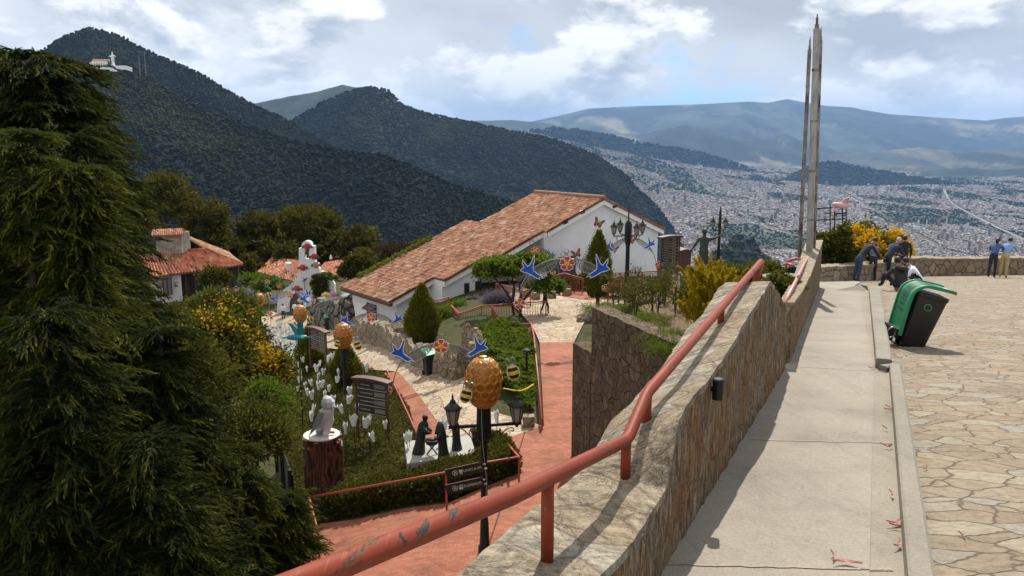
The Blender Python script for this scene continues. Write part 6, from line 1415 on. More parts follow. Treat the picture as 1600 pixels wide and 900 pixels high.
for k, (ya, yb, word) in enumerate(((742, 729, 'FUNICULAR'), (766, 753, 'TELEFERICO'))):
    a, b = P(697, ya, Y0 - .14), P(756, yb, Y0 - .14); ux = (b - a).normalized(); uz = Vector((0, -.1, 1)); uz = (uz - ux * uz.dot(ux)).normalized(); uy = ux.cross(uz); R3 = Matrix((ux, uz, ux.cross(uz))).transposed(); Ls = (b - a).length; hs_ = px_size(17, Y0)
    m_ = (a + b) / 2; o = thing('arrow_sign', 'black direction sign reading %s on the nearest beehive post' % word.capitalize(), 'sign', m_)
    mb = MB(); mb.prism([a - uz * hs_ / 2 - ux * .0, b - uz * hs_ / 2, b + uz * hs_ / 2, a + uz * hs_ / 2], -uy * .025); mb.build('panel', signblk, o)
    mb = MB(); mb.prism([a + uz * (hs_ / 2 + .001), b + uz * (hs_ / 2 + .001), b + uz * (hs_ / 2 + .012), a + uz * (hs_ / 2 + .012)], -uy * .025); mb.build('edge_strip', woodred, o)
    fr = uy * .006 if uy.y < 0 else -uy * .006
    if uy.y > 0: nrm = -uy
    else: nrm = uy
    R3 = Matrix((ux, uz, ux.cross(uz))).transposed().to_4x4()
    offn = (nrm * (.006 if uy.y < 0 else .031))
    me = text_mesh(word, hs_ * .42, palepaint, .002); w = max(v.co.x for v in me.vertices) - min(v.co.x for v in me.vertices); me.transform(Matrix.Scale(min(1, Ls * .52 / w), 4)); me.transform(Matrix.Translation(ux * (Ls * .18) + offn) @ R3); link('lettering', me, o)
    mb = MB(); ce = m_ - ux * Ls * .26 + offn; mb.tube([ce + ux * .062 * math.cos(t) + uz * .062 * math.sin(t) for t in np.linspace(0, 2 * PI, 19)[:-1]], .006, 4, closed=True); mb.tube([ce - ux * .025 - uz * .035, ce - ux * .012 + uz * .03], .008, 4); mb.tube([ce + ux * .02 - uz * .035, ce + ux * .02 + uz * .03], .008, 4); mb.tube([ce - ux * .03 + uz * .005, ce + ux * .03 + uz * .005], .007, 4); mb.build('emblem_ring', palepaint, o)
    mb = MB(); ce = m_ - ux * Ls * .11 + offn
    if k == 0: mb.box(ce + uz * .012, (.075, .004, .085), R3.to_3x3() @ Matrix.Rotation(PI / 2, 3, 'X')); mb.box(ce - uz * .055, (.055, .004, .02), R3.to_3x3() @ Matrix.Rotation(PI / 2, 3, 'X'))
    else: mb.box(ce - uz * .03, (.085, .004, .06), R3.to_3x3() @ Matrix.Rotation(PI / 2, 3, 'X')); mb.tube([ce + uz * .0, ce + uz * .045], .006, 4); mb.tube([ce - ux * .05 + uz * .03, ce + ux * .05 + uz * .06], .006, 4)
    mb.build('vehicle_icon', palepaint, o)
    for f in (.28, -.22):
        mb = MB(); mb.lathe([(.02, 0), (.024, .03), (.012, .06)], b + uz * hs_ * f, 8, Matrix.Rotation(PI / 2, 3, 'Y') ); mb.build('clamp', plain('bright_steel', (.5, .5, .48), .35, .7), o)
# bees
def bee(label, px, py, Y, s, rot, group=None):
    o = thing('bee_ornament', label, 'bee ornament', P(px, py, Y), 0, None); R = Matrix.Rotation(rot, 3, 'Y')
    mb = MB(); K = 12; prof = []
    for i in range(K + 1):
        a = PI * i / K; prof.append((max(.004, s * .26 * math.sin(a) ** .8), -s * .36 * math.cos(a)))
    seg = [0, 1, 1, 0, 0, 1, 1, 0, 0, 1, 1, 0]; n_ = 14
    for i in range(K):
        mb.cur = seg[i]; mb.lathe([prof[i], prof[i + 1]], (0, 0, 0), n_, R @ Matrix.Diagonal(Vector((1, .55, 1))))
    mb.build('body', [plain('bee_black', (.012, .012, .012), .4), yellowp], o, world=False)
    mb = MB(); mb.tube([R @ Vector((s * .285 * math.sin(a) , 0, -s * .38 * math.cos(a))) for a in np.linspace(0, 2 * PI, 25)[:-1]], s * .022, 5, closed=True); mb.build('outline', whitepan, o, world=False)
    for sx in (-1, 1):
        mb = MB(); q = R @ Vector((sx * s * .14, 0, s * .52)); mb.tube([q + R @ Vector((s * .09 * math.cos(a), 0, s * .19 * math.sin(a))) for a in np.linspace(0, 2 * PI, 15)[:-1]], s * .028, 5, closed=True); mb.build('wing', silver, o, world=False)
    mb = MB(); mb.tube([R @ Vector((0, .02, -s * .3)), R @ Vector((-s * .35, .1, -s * .3))], s * .02, 4); mb.build('bracket', silver, o, world=False)
bee('striped bee ornament right of the nearest beehive', 802, 582, 17.9, .50, -.25); bee('striped bee ornament clinging left of the nearest beehive', 728, 618, 17.4, .46, .25)
bee('striped bee ornament right of the second beehive', 559, 540, 36.4, .60, -.3); bee('striped bee ornament left of the second beehive', 527, 537, 36, .46, .3); bee('striped bee ornament right of the third beehive', 484.5, 499, 52, .62, 1.2)
bee('striped bee ornament right of the fourth beehive', 420, 461, 70, .80, 1.3); bee('striped bee ornament lower left of the fourth beehive', 397, 483, 70, .66, .4)
# swallows, flowers, arches
SWAL = [(705,212),(713,222),(727,258),(740,285),(757,298),(775,275),(797,246),(796,272),(785,305),(800,315),(811,328),(790,340),(765,345),(740,355),(700,382),(662,397),(672,380),(634,389),(660,366),(685,350),(712,330),(716,300),(706,250)]
def swallow_mb(mirror, s, sc=1.0, th=.04):
    pts = [((x - 730) / 176 * s * sc * (-1 if mirror else 1), 0, -(y - 310) / 176 * s * sc) for x, y in SWAL]
    mb = MB(); mb.prism(pts, (0, th, 0)); return mb
def bird_part(parent, c, s, mirror, rot=0):
    off = c - parent.location; M = Matrix.Translation(off) @ Matrix.Rotation(rot, 4, 'Y')
    mb = swallow_mb(mirror, s, 1.0); mb.xform(M); o = mb.build('swallow', bluep, parent, world=False)
    mb = MB(); pts = [Vector(((x - 730) / 176 * s * (-1 if mirror else 1), -.012, -(y - 310) / 176 * s)) for x, y in SWAL]; mb.tube(pts, s * .016, 4, closed=True); mb.xform(M); mb.build('white_outline', whitepan, o, world=False)
def flower_mb(parent, c, s, n=5, rot=.3, nm='flower'):
    off = c - parent.location; mb = MB(); mbw = MB()
    for k in range(n):
        a = rot + 2 * PI * k / n; d = Vector((math.cos(a), 0, math.sin(a))); e = Vector((-math.sin(a), 0, math.cos(a))); out = []
        for (u, w) in ((.08, 0), (.22, .14), (.40, .20), (.47, .12), (.44, 0), (.47, -.12), (.40, -.20), (.22, -.14)): out.append(off + d * u * s + e * w * s * (5 / n) ** .5)
        mb.prism(out, (0, .03, 0)); mbw.tube([p + Vector((0, -.01, 0)) for p in out], s * .018, 4, closed=True)
    mb.ell(off, (s * .12, .03, s * .12), 10, 6)
    f = mb.build(nm, redpet, parent, world=False); mbw.build('white_outline', whitepan, f, world=False)
    mb = MB()
    for k in range(2 if n == 4 else n):
        a = rot + PI * k / (2 if n == 4 else n); d = Vector((math.cos(a), 0, math.sin(a))) * s * .2; mb.tube([off - d - Vector((0, .03, 0)), off + d - Vector((0, .03, 0))], s * .025, 4)
    mb.build('stamens', yellowp, f, world=False)
def arch(label, apex, half, feet, Y, birds, flower, fs, yd=0.0, lens=22, birdw=36):
    """apex (px,py); half width px; feet py; birds [(px,py,mirror)]"""
    ax, ay = apex; g0 = P(ax, feet, Y); o = thing('flower_arch', label, 'arch', g0); k = px_size(1, Y)
    pts = []
    for t in np.linspace(0, PI, 33):
        x = ax - half * math.cos(t); y = feet - (feet - ay) * math.sin(t) ** .62; pts.append(P(x, y, Y + yd * math.cos(t)))
    mb = MB(); mb.tube(pts, .028, 6); mb.build('outer_hoop', silver, o, smooth=True)
    # crescent with filigree scrolls
    for sgn in (-1, 1):
        outer, inner = [], []
        for t in np.linspace(.0, 1, 14):
            x = ax + sgn * half * (.16 + .66 * t); xx = abs(x - ax) / half; y = feet - (feet - ay) * max(0, 1 - xx * xx) ** .31; d = lens * math.sin(PI * min(1, t * .94 + .03)); outer.append(P(x, y - 1, Y)); inner.append(P(x - sgn * d * .25, y + d, Y))
        mb = MB(); mb.tube(outer, .018, 5); mb.tube(inner, .018, 5)
        for i in range(13):
            for f, rr2 in ((.25, .24), (.72, .2)):
                c = lerp(lerp(outer[i], outer[i + 1], .5), lerp(inner[i], inner[i + 1], .5), f); rad = max(.02, (outer[i] - inner[i]).length * rr2); mb.tube([c + Vector((rad * math.cos(a), 0, rad * math.sin(a))) for a in np.linspace(0, 2 * PI, 9)[:-1]], .010, 4, closed=True)
            mb.tube([outer[i], inner[i + 1]], .009, 4); mb.tube([outer[i], inner[i]], .009, 4)
        mb.build('filigree', silver, o)
    mb = MB(); top = P(ax, ay - 2, Y)
    for dx, dz in ((-5, 7), (0, 11), (5, 7)):
        c = P(ax + dx, ay - dz, Y); r = 4.0 * k; mb.tube([c + Vector((r * math.cos(a), 0, r * math.sin(a))) for a in np.linspace(0, 2 * PI, 11)[:-1]], .016, 4, closed=True); mb.tube([top, c], .012, 4)
    mb.build('top_scroll', silver, o)
    for bx, by, mir in birds: bird_part(o, P(bx, by, Y - .12), birdw * k, mir)
    if flower: flower_mb(o, P(flower[0], flower[1], Y - .15), fs * k, 5 if fs > 16 else 5)
    # feet stakes
    return o
arch('wide flower arch with blue swallows over the stone courtyard', (690, 537), 78, 640, 33, [(627, 549, True), (746, 541, False)], (689, 541), 25, 0, 17, 37)
arch('flower arch with two large swallows before the white gable wall', (885, 404), 74, 490, 38, [(830, 419, True), (936, 417, False)], (886, 412), 25, 0, 17, 37)
arch('smaller flower arch in front of the hall recess', (836, 386), 40, 470, 56, [(815, 394, True), (859, 397, False)], (836, 392), 14, 0, 9, 18)
arch('flower arch half hidden by the four-armed lamp', (985, 372), 42, 445, 52, [(952, 384, True), (1015, 380, False)], (986, 376), 13, 0, 7, 20)
arch('flower arch at the foot of the hall end wall', (580, 490), 48, 560, 47, [(541, 499, True), (620, 497, False)], (580, 496), 16, 0, 9, 22)
arch('flower arch by the dark rock wall near the bell gable', (524, 469), 44, 515, 62, [(476, 466, True), (556, 477, False)], (528, 476), 13, 0, 9, 20)
arch('flower arch on the path before the bell gable', (455, 455), 36, 500, 80, [(428, 466, True), (477, 464, False)], (453, 461), 11, 0, 8, 16)
arch('farthest flower arch below the tiled house', (375, 450), 32, 495, 96, [(347, 457, True), (390, 459, False)], (369, 452), 10, 0, 7, 15)
def stake_flower(label, px, py, Y, s, foot=None):
    c = P(px, py, Y); gz = min(G(c.x, c.y), c.z - .5) if foot is None else P(px, foot, Y).z; o = thing('flower_stake', label, 'flower ornament', Vector((c.x, c.y, gz)))
    mb = MB(); mb.tube([Vector((c.x, c.y + .05, gz - .05)), c + Vector((0, .05, 0))], .018, 5); mb.build('stake', blk, o); flower_mb(o, c, px_size(s, Y), 5)
stake_flower('big red flower on a stake by the ivy-side fence', 812, 475, 44, 19); stake_flower('red flower on a stake beside the nearest signboard', 605, 610, 28, 17); stake_flower('red flower on a stake at the foot of the hall', 641, 485, 44, 11)
stake_flower('small red flower low beside the golden cypress', 946, 450, 40, 13); stake_flower('small pinkish red flower above the brick terrace', 803, 434, 52, 9); stake_flower('small red flower against the dark gable opening', 864, 426, 53, 9)
stake_flower('red flower by the far signboard steps', 461, 509, 50, 13); stake_flower('red flower beside the visitors in white', 422, 490, 78, 9); stake_flower('red flower stake left of the tall brown signboard', 1029, 414, 37, 12, 432)
# ornaments around the bell gable
def disc_ornament(name, label, cat, px, py, Y, s, mats):
    c = P(px, py, Y); o = thing(name, label, cat, c); mb = MB()
    for k in range(6):
        a = k * PI / 3; mb.ell(Vector((math.cos(a) * s * .28, -.02, math.sin(a) * s * .28)), (s * .22, .05, s * .22), 8, 6)
    mb.ell((0, -.06, 0), (s * .26, .08, s * .26), 8, 6); mb.build('bloom', mats[0], o, world=False, smooth=True)
    for sg in (-1, 1):
        mb = MB(); mb.prism([Vector((sg * s * .25, 0, -s * .15)), Vector((sg * s * .85, 0, -s * .3)), Vector((sg * s * .7, 0, s * .12)), Vector((sg * s * .3, 0, s * .2))], (0, .03, 0)); mb.build('leaf', mats[1], o, world=False)
rosem = plain('rose_red', (.42, .02, .025), .5, 0, .3, 8); rleaf = plain('ornament_green', (.02, .11, .03), .5, 0, .3, 8); pinkm = plain('ornament_pink', (.62, .22, .32), .5, 0, .25, 8)
for px, py, l in ((480, 385, 'red rose ornament above the bell opening'), (491, 401, 'red rose ornament on the right edge of the gable'), (473, 418, 'red rose ornament left on the gable shaft'), (464, 451, 'red rose ornament on the left shoulder of the gable'), (494, 414, 'dried rose cluster on the right shoulder of the gable')): disc_ornament('rose_ornament', l, 'rose ornament', px, py, YB - .12, .75, (rosem if px != 494 else plain('dried_rose', (.40, .19, .13), .7), rleaf))
def mini_bird(label, px, py, Y, s, mat, mir=False, foot=None):
    c = P(px, py, Y); o = thing('bird_ornament', label, 'bird ornament', c); mb = swallow_mb(mir, px_size(s, Y), 1.0, .06); mb.build('body', mat, o, world=False)
    mb = MB(); mb.tube([(0, .08, 0), (0, .08, -1.1)], .025, 5); mb.build('stake', blk, o, world=False)
greenb = plain('emerald_panel', (.01, .20, .10), .45, 0, .25, 6)
mini_bird('emerald bird ornament nearest the cottage roof vent', 457, 430, 98, 9, greenb); mini_bird('emerald bird ornament left of the rose-decked gable', 431, 434, 95, 12, greenb); mini_bird('emerald bird ornament just above the arch before the gable', 418, 447, 92, 12, greenb, True); mini_bird('lowest emerald bird ornament beside the gable shoulder', 454, 442, 96, 9, greenb, True)
mini_bird('blue swallow ornament at the foot of the bell gable', 480, 458, 83, 14, bluep); mini_bird('dark blue bird ornament on the gable shaft', 475, 437, YB - .2, 7, plain('ink_blue', (.01, .02, .12), .5)); mini_bird('blue bird ornament among the ivy of the gable', 496, 430, YB - .5, 8, plain('ink_blue', (.01, .02, .12), .5), True)
for px, py, l in ((441, 431, 'red flower ornament by the cottage roof'), (436, 446, 'red flower ornament on the bank left of the gable'), (417, 441, 'orange-red flower ornament above the farthest arch')): stake_flower(l, px, py, 95, 10)
disc_ornament('flower_ornament', 'pink flower ornament right of the bell gable', 'flower ornament', 521, 460, 80, .7, (pinkm, rleaf)); disc_ornament('flower_ornament', 'pale pink flower ornament left of the far rock wall', 'flower ornament', 469, 470, 80, .6, (plain('ornament_blush', (.66, .42, .42), .5), rleaf)); disc_ornament('flower_ornament', 'yellow lily ornament right of the bell gable', 'flower ornament', 509, 460, 79, .55, (yellowp, whitepan)); disc_ornament('flower_ornament', 'shining cream flower ornament under the bell gable', 'flower ornament', 482, 469, 79, .6, (whitepan, pinkm))
iv = thing('gable_ivy', 'dense dark ivy clinging to the right shoulder of the bell gable', 'plant', P(497, 460, YB)); fol('leaves', [crown((.85, .45, 1.3), 70, 40, .24, 301, .3, 1, .6, -1, (.25, -.2, 1.1))], shrub_m, iv); iv2 = thing('gable_creeper', 'bright green creeper along the top of the right gable shoulder', 'plant', P(508, 432, YB)); fol('leaves', [crown((1.1, .5, .5), 50, 36, .24, 302, .3, 1, .6, -1, (0, .2, -.1))], bright_m, iv2)
c = P(548, 462, 60); o = thing('white_bird_figure', 'white swan-like figure beside the hall corner', 'bird ornament', c); mb = MB(); mb.lathe([(.02, -.75), (.16, -.5), (.26, 0), (.2, .35), (.05, .6)], (0, 0, 0), 12, Matrix.Rotation(PI / 2, 3, 'Y')); mb.build('body', whitepan, o, world=False, smooth=True); mb = MB(); mb.prism([(-.6, 0, .1), (.1, 0, .1), (.3, 0, .35), (-.8, 0, .4)], (0, .05, 0)); mb.build('wing', plain('pale_grey_panel', (.55, .58, .6), .5), o, world=False); mb = MB(); mb.tube([(0, 0, 0), (0, 0, -2.4)], .04, 6); mb.build('pole', blk, o, world=False)
# butterflies on poles by the gable
for px, py, l, s_ in ((935, 349, 'red-green butterfly ornament high against the gable', 20), (901, 397, 'red-green butterfly ornament over the dark opening', 18), (959, 389, 'red-green butterfly ornament right of the columnar cypress', 17)):
    c = P(px, py, 55); s = px_size(s_ * .72, 55); o = thing('butterfly_ornament', l, 'butterfly ornament', c); cols = (plain('butterfly_red', (.24, .035, .03), .5), plain('butterfly_green', (.08, .30, .05), .5))
    for sg in (-1, 1):
        mb = MB(); mb.cur = 0; mb.prism([Vector((sg * s * x, 0, s * z)) for x, z in ((.05, .0), (.16, .30), (.40, .58), (.60, .60), (.58, .34), (.40, .06), (.46, -.14), (.40, -.40), (.22, -.46), (.06, -.2))], (0, .04, 0)); mb.cur = 1; mb.prism([Vector((sg * s * .07, -.02, -.02)), Vector((sg * s * .16, -.02, s * .3)), Vector((sg * s * .26, -.02, s * .1)), Vector((sg * s * .16, -.02, -s * .2))], (0, .018, 0)); mb.build('wing', list(cols), o, world=False)
    o.rotation_euler = (0, .42 * (1 if px > 910 else -.7), .2)
    mb = MB(); mb.lathe([(.01, -s * .35), (s * .05, -s * .1), (s * .05, s * .2), (.01, s * .35)], (0, 0, 0), 8); mb.build('body', blk, o, world=False)
    mb = MB(); mb.tube([(0, .06, 0), (0, .06, -3.0)], .02, 5); mb.build('pole', silver, o, world=False)

# four-armed lamp, and the slim lamp by the statue
lb = P(979, 470, 45); lz = -10.4; lamp4 = thing('street_lamp', 'tall black street lamp with four lanterns before the white gable', 'street lamp', (lb.x, lb.y, lz)); top = P(982, 320, 45); k_ = px_size(1, 45); az_ = P(982, 368, 45).z
cx_, cy0 = P(981.5, 368, 45).x, 45
mb = MB(); zz = lambda py: P(982, py, 45).z
mb.lathe([(.26, lz), (.26, lz + .5), (.17, lz + .7), (.13, zz(440)), (.115, zz(385)), (.20, zz(374)), (.21, zz(352)), (.16, zz(347)), (.05, zz(344)), (.035, zz(335)), (.02, zz(320))], (cx_, cy0, 0), 12); mb.build('pole', ironm, lamp4, autosmooth=True)
for j in range(4):
    a = math.radians(22 + 90 * j); d = Vector((math.cos(a), math.sin(a), 0)); c = Vector((cx_, cy0, az_)); e = c + d * .92
    mb = MB(); mb.tube([c, e], .035, 6); mb.tube(curve_pts([c + d * .15 - Vector((0, 0, .45)), c + d * .4 - Vector((0, 0, .2)), c + d * .62 - Vector((0, 0, .28)), c + d * .75 - Vector((0, 0, .12)), c + d * .66 - Vector((0, 0, .06))], 20), .018, 5); mb.build('arm', ironm, lamp4); lantern(lamp4, e, .95)
b = P(1121, 430, 38); lampS = thing('street_lamp', 'slim dark street lamp right of the bronze statue, against the city', 'street lamp', b); mb = MB(); zz = lambda py: P(1121, py, 38).z
mb.lathe([(.12, b.z - .6), (.09, zz(410)), (.07, zz(375)), (.07, zz(335)), (.02, zz(322))], (b.x, b.y, 0), 10); mb.build('pole', ironm, lampS, autosmooth=True)
for sg in (-1, 1):
    c = Vector((b.x, b.y, zz(358))); e = c + Vector((sg * .30, .1, 0)); mb = MB(); mb.tube([c - Vector((0, 0, .1)), e], .03, 6); mb.build('arm', ironm, lampS); lantern(lampS, e, .62)

# signboards
def board(label, x0, x1, yt, yb, yleg, Y, rows, group=None, skew=0, icons=3):
    a, b = P(x0, yt, Y), P(x1, yt, Y + skew); zb_ = P(x0, yb, Y).z; zl = P(x0, yleg, Y).z; ux = Vector((b.x - a.x, b.y - a.y, 0)); W_ = ux.length; ux.normalize(); uy = Vector((-ux.y, ux.x, 0)); o = thing('signboard', label, 'sign', Vector(((a.x + b.x) / 2, (a.y + b.y) / 2, zl))); H_ = a.z - zb_; A0 = Vector((a.x, a.y, 0))
    pw = .055 * W_
    for f in (0, 1):
        q = A0 + ux * W_ * f; mb = MB(); mb.box((q.x, q.y, (a.z + zl - .3) / 2), (pw, pw, a.z - zl + .3), Matrix.Rotation(math.atan2(ux.y, ux.x), 3, 'Z')); mb.build('post', woodred, o)
    mb = MB(); pts = [A0 + ux * (W_ * f) - uy * .14 + Vector((0, 0, a.z + .02 + .05 * W_ * math.sin(PI * max(0, min(1, (f + .12) / 1.24))))) for f in np.linspace(-.1, 1.1, 9)]
    mb.prism(pts + [p - Vector((0, 0, .09)) for p in pts[::-1]], uy * .34); mb.build('curved_top', woodred, o)
    for r_ in range(rows):
        z1 = a.z - .06 * H_ - r_ * H_ * .94 / rows; z0 = z1 - H_ * .94 / rows * .86; q0, q1 = A0 + ux * (W_ * .06), A0 + ux * (W_ * .94)
        mb = MB(); mb.prism([q0 + Vector((0, 0, z0)), q1 + Vector((0, 0, z0)), q1 + Vector((0, 0, z1)), q0 + Vector((0, 0, z1))], uy * .05); pn = mb.build('panel', signblk, o)
        mb = MB(); zc = (z0 + z1) / 2; hh = (z1 - z0)
        mb.prism([q0 + ux * W_ * .06 - uy * .004 + Vector((0, 0, zc - hh * .12)), q0 + ux * W_ * (.38 + .1 * ((r_ * 7) % 3)) - uy * .004 + Vector((0, 0, zc - hh * .12)), q0 + ux * W_ * (.38 + .1 * ((r_ * 7) % 3)) - uy * .004 + Vector((0, 0, zc + hh * .1)), q0 + ux * W_ * .06 - uy * .004 + Vector((0, 0, zc + hh * .1))], uy * .003)
        mb.build('line_of_text', plain('faded_lettering', (.22, .205, .185), .7, 0, .4, 30), pn)
        for j in range(icons):
            f = .66 + .13 * j; s = hh * .3; c = q0 + ux * W_ * .88 * f; mb = MB(); mb.prism([c - ux * s - uy * .004 + Vector((0, 0, zc - s)), c + ux * s - uy * .004 + Vector((0, 0, zc - s)), c + ux * s - uy * .004 + Vector((0, 0, zc + s)), c - ux * s - uy * .004 + Vector((0, 0, zc + s))], uy * .003); mb.build('icon', plain('faded_lettering', (.22, .205, .185), .7), pn)
        mb = MB(); mb.box((lerp(q0, q1, .5) + Vector((0, 0, z0 - .012))), (W_ * .9, .06, .014), Matrix.Rotation(math.atan2(ux.y, ux.x), 3, 'Z')); mb.build('trim', plain('ochre_trim', (.35, .22, .06), .6), o)
    return o
board('dark signboard with curved top in the near garden', 556, 604, 590, 644, 672, 28, 4, skew=-.6)
board('dark signboard with curved top by the far rock wall', 483, 508, 511, 543, 566, 44, 5, skew=-1.2)
tb_ = board('tall brown signboard with pale strips near the bronze statue', 1034, 1062, 371, 411, 432, 36, 7, skew=.5, icons=2)
ka, kb = P(1064, 394, 37), P(1080, 394, 37.6); o = thing('brown_kiosk', 'plain brown timber cabinet between signboard and bronze statue', 'cabinet', P(1072, 430, 37.3)); zl = P(1072, 432, 37).z
mb = MB(); mb.prism([Vector((ka.x, ka.y, zl)), Vector((kb.x, kb.y, zl)), kb, ka], (-.15, .7, 0)); mb.build('body', woodred, o); mb = MB(); mb.prism([ka + Vector((-.06, -.08, 0)), kb + Vector((.06, -.08, 0)), kb + Vector((.06, -.08, .08)), (ka + kb) / 2 + Vector((0, -.08, .16)), ka + Vector((-.06, -.08, .08))], (-.15, .86, 0)); mb.build('curved_top', woodred, o)

# stump with faceted bird
bk = N('carved_bark'); v_ = bk.coord((1, 1, .28)); w_ = bk.n('ShaderNodeTexWave'); w_.inputs['Scale'].default_value = 2.6; w_.inputs['Distortion'].default_value = 14; w_.inputs['Detail'].default_value = 3; w_.inputs['Detail Scale'].default_value = 1.6; bk.l(v_, w_.inputs[0])
c = bk.ramp(w_.outputs[1], [(.2, (.030, .009, .006)), (.45, (.105, .026, .014)), (.8, (.15, .04, .02))]); bk.col(c); bk.set(.55, 0, .4); bk.bump(w_.outputs[1], .8, .04); bk = bk.m
sb = P(503, 690, 23.2); stz = G(sb.x, sb.y) - .3; st = thing('painted_stump', 'big red-brown painted tree stump with a white top', 'stump', (sb.x, sb.y, stz)); ztop = P(503, 680, 23.2).z
mb = MB(); K = 28; rows = []
for i, z in enumerate(np.linspace(stz, ztop, 12)):
    rows.append([Vector((sb.x + (.565 + .05 * math.sin(5 * a + 1) + .02 * math.sin(9 * a) + (.07 * max(0, 1 - i / 3))) * math.cos(a), sb.y + (.565 + .05 * math.sin(5 * a + 1)) * math.sin(a), z)) for a in np.linspace(0, 2 * PI, K + 1)[:-1]])
loft(mb, rows); mb.build('bark', bk, st, smooth=False, autosmooth=True)
mb = MB(); mb.lathe([(.555, 0), (.555, .03), (.535, .045)], (sb.x, sb.y, ztop), 28); mb.build('cut_top', plain('pale_cut_wood', (.55, .52, .47), .7), st)
mb = MB(); q = Vector((sb.x + .56, sb.y - .12, ztop - .22)); mb.lathe([(.16, -.1), (.15, .06), (.10, .07)], q, 12, Matrix.Rotation(PI / 2, 3, 'Y')); kn = mb.build('cut_branch', bk, st); mb = MB(); mb.lathe([(.10, .071), (.095, .078)], q, 12, Matrix.Rotation(PI / 2, 3, 'Y')); mb.build('cut_face', plain('pale_cut_wood', (.55, .52, .47), .7), kn)
BS = 1.13
bd = thing('faceted_bird', 'grey-white faceted bird sculpture perched on the stump', 'bird sculpture', (sb.x + .05, sb.y, ztop + .045)); facet = plain('faceted_white', (.55, .55, .57), .35, .15, .12, 3); facg = plain('faceted_grey', (.30, .31, .33), .35, .2, .12, 3)
mb = MB(); rr3 = random.Random(4); rows = []
for z, cx2, r in ((.04, -.08, .12), (.22, -.02, .20), (.42, .05, .24), (.62, .12, .22), (.72, .15, .17)):
    rows.append([Vector((cx2 + r * math.cos(a) * (1 + rr3.uniform(-.06, .06)), r * .8 * math.sin(a), z + rr3.uniform(-.02, .02))) for a in np.linspace(0, 2 * PI, 9)[:-1]])
loft(mb, rows); mb.build('body', facet, bd, world=False)
mb = MB(); rows = []
for z, cx2, r in ((.70, .15, .15), (.80, .17, .19), (.92, .17, .185), (1.02, .15, .12), (1.07, .14, .04)): rows.append([Vector((cx2 + r * math.cos(a), r * .9 * math.sin(a), z)) for a in np.linspace(.3, 2 * PI + .3, 8)[:-1]])
loft(mb, rows); mb.build('head', facet, bd, world=False)
mb = MB(); mb.prism([Vector((.30, -.10, .90)), Vector((.42, -.16, .80)), Vector((.30, -.18, .82))], (0, .05, 0)); mb.build('beak', facg, bd, world=False)
for sg, pts in ((-1, [(-.05, -.16, .70), (.10, -.23, .66), (-.05, -.24, .30), (-.36, -.18, -.02), (-.26, -.17, .20)]), (1, [(.28, -.12, .66), (.33, -.10, .40), (.20, -.18, .05), (.06, -.24, -.02), (.10, -.25, .40)])):
    mb = MB(); mb.prism([Vector(p) for p in pts], (0, .05, .01)); mb.build('wing', facg if sg < 0 else facet, bd, world=False)
mb = MB(); mb.prism([Vector((-.12, -.1, .15)), Vector((.05, -.12, .12)), Vector((-.05, -.2, .0)), Vector((-.16, -.16, .0))], (0, .2, 0)); mb.build('tail', facg, bd, world=False)
mb = MB(); mb.tube([Vector((.32, -.05, .06)), Vector((.2, -.08, .08)), Vector((.1, -.12, .03))], .035, 6); o = mb.build('red_claw', redpet, bd, world=False); bd.scale = (BS, BS, BS)
# teal hummingbird on its pole
hc = P(466, 527, 33); hb_ = thing('hummingbird_sculpture', 'teal hummingbird sculpture with raised wings on a pole', 'bird sculpture', hc); teal = N('teal_paint'); v_ = teal.coord(); a = teal.noise(v_, 2.5, 3); teal.col(teal.ramp(a.outputs[0], [(.35, (.005, .09, .16)), (.65, (.02, .28, .27))])); teal.set(.35); teal = teal.m
RY = Matrix.Rotation(PI / 2, 3, 'Y')
mb = MB(); mb.lathe([(.02, -.50), (.10, -.42), (.13, -.2), (.14, .05), (.10, .24), (.09, .32), (.03, .42)], (0, 0, 0), 12, RY); mb.build('body', teal, hb_, world=False, smooth=True)
mb = MB(); mb.lathe([(.03, .40), (.018, .5), (.004, .72)], (0, 0, 0), 8, RY); mb.build('beak', teal, hb_, world=False)
for pts in ([(.12, 0, .08), (-.12, 0, .1), (-.34, .05, .48), (-.46, .08, .58), (-.30, .08, .60), (-.02, .03, .36)], [(.20, -.05, .08), (.0, -.05, .1), (.02, -.12, .55), (.06, -.2, .92), (.22, -.12, .55), (.28, -.06, .25)]):
    mb = MB(); mb.prism([Vector(p) for p in pts], (.02, .035, 0)); mb.build('wing', teal, hb_, world=False)
mb = MB(); mb.prism([(-.40, -.08, .05), (-.62, -.16, .02), (-.60, .16, .02), (-.40, .08, .05)], (0, 0, -.05)); mb.build('tail', teal, hb_, world=False); mb = MB(); mb.ell((.22, -.10, .05), (.09, .05, .08), 8, 6); mb.build('throat', plain('pale_teal', (.35, .62, .6), .4), hb_, world=False)
mb = MB(); mb.tube([(0, 0, -.1), (0, 0, hc.z * 0 - max(1.2, hc.z - G(hc.x, hc.y)))], .03, 6); mb.build('pole', ironm, hb_, world=False)

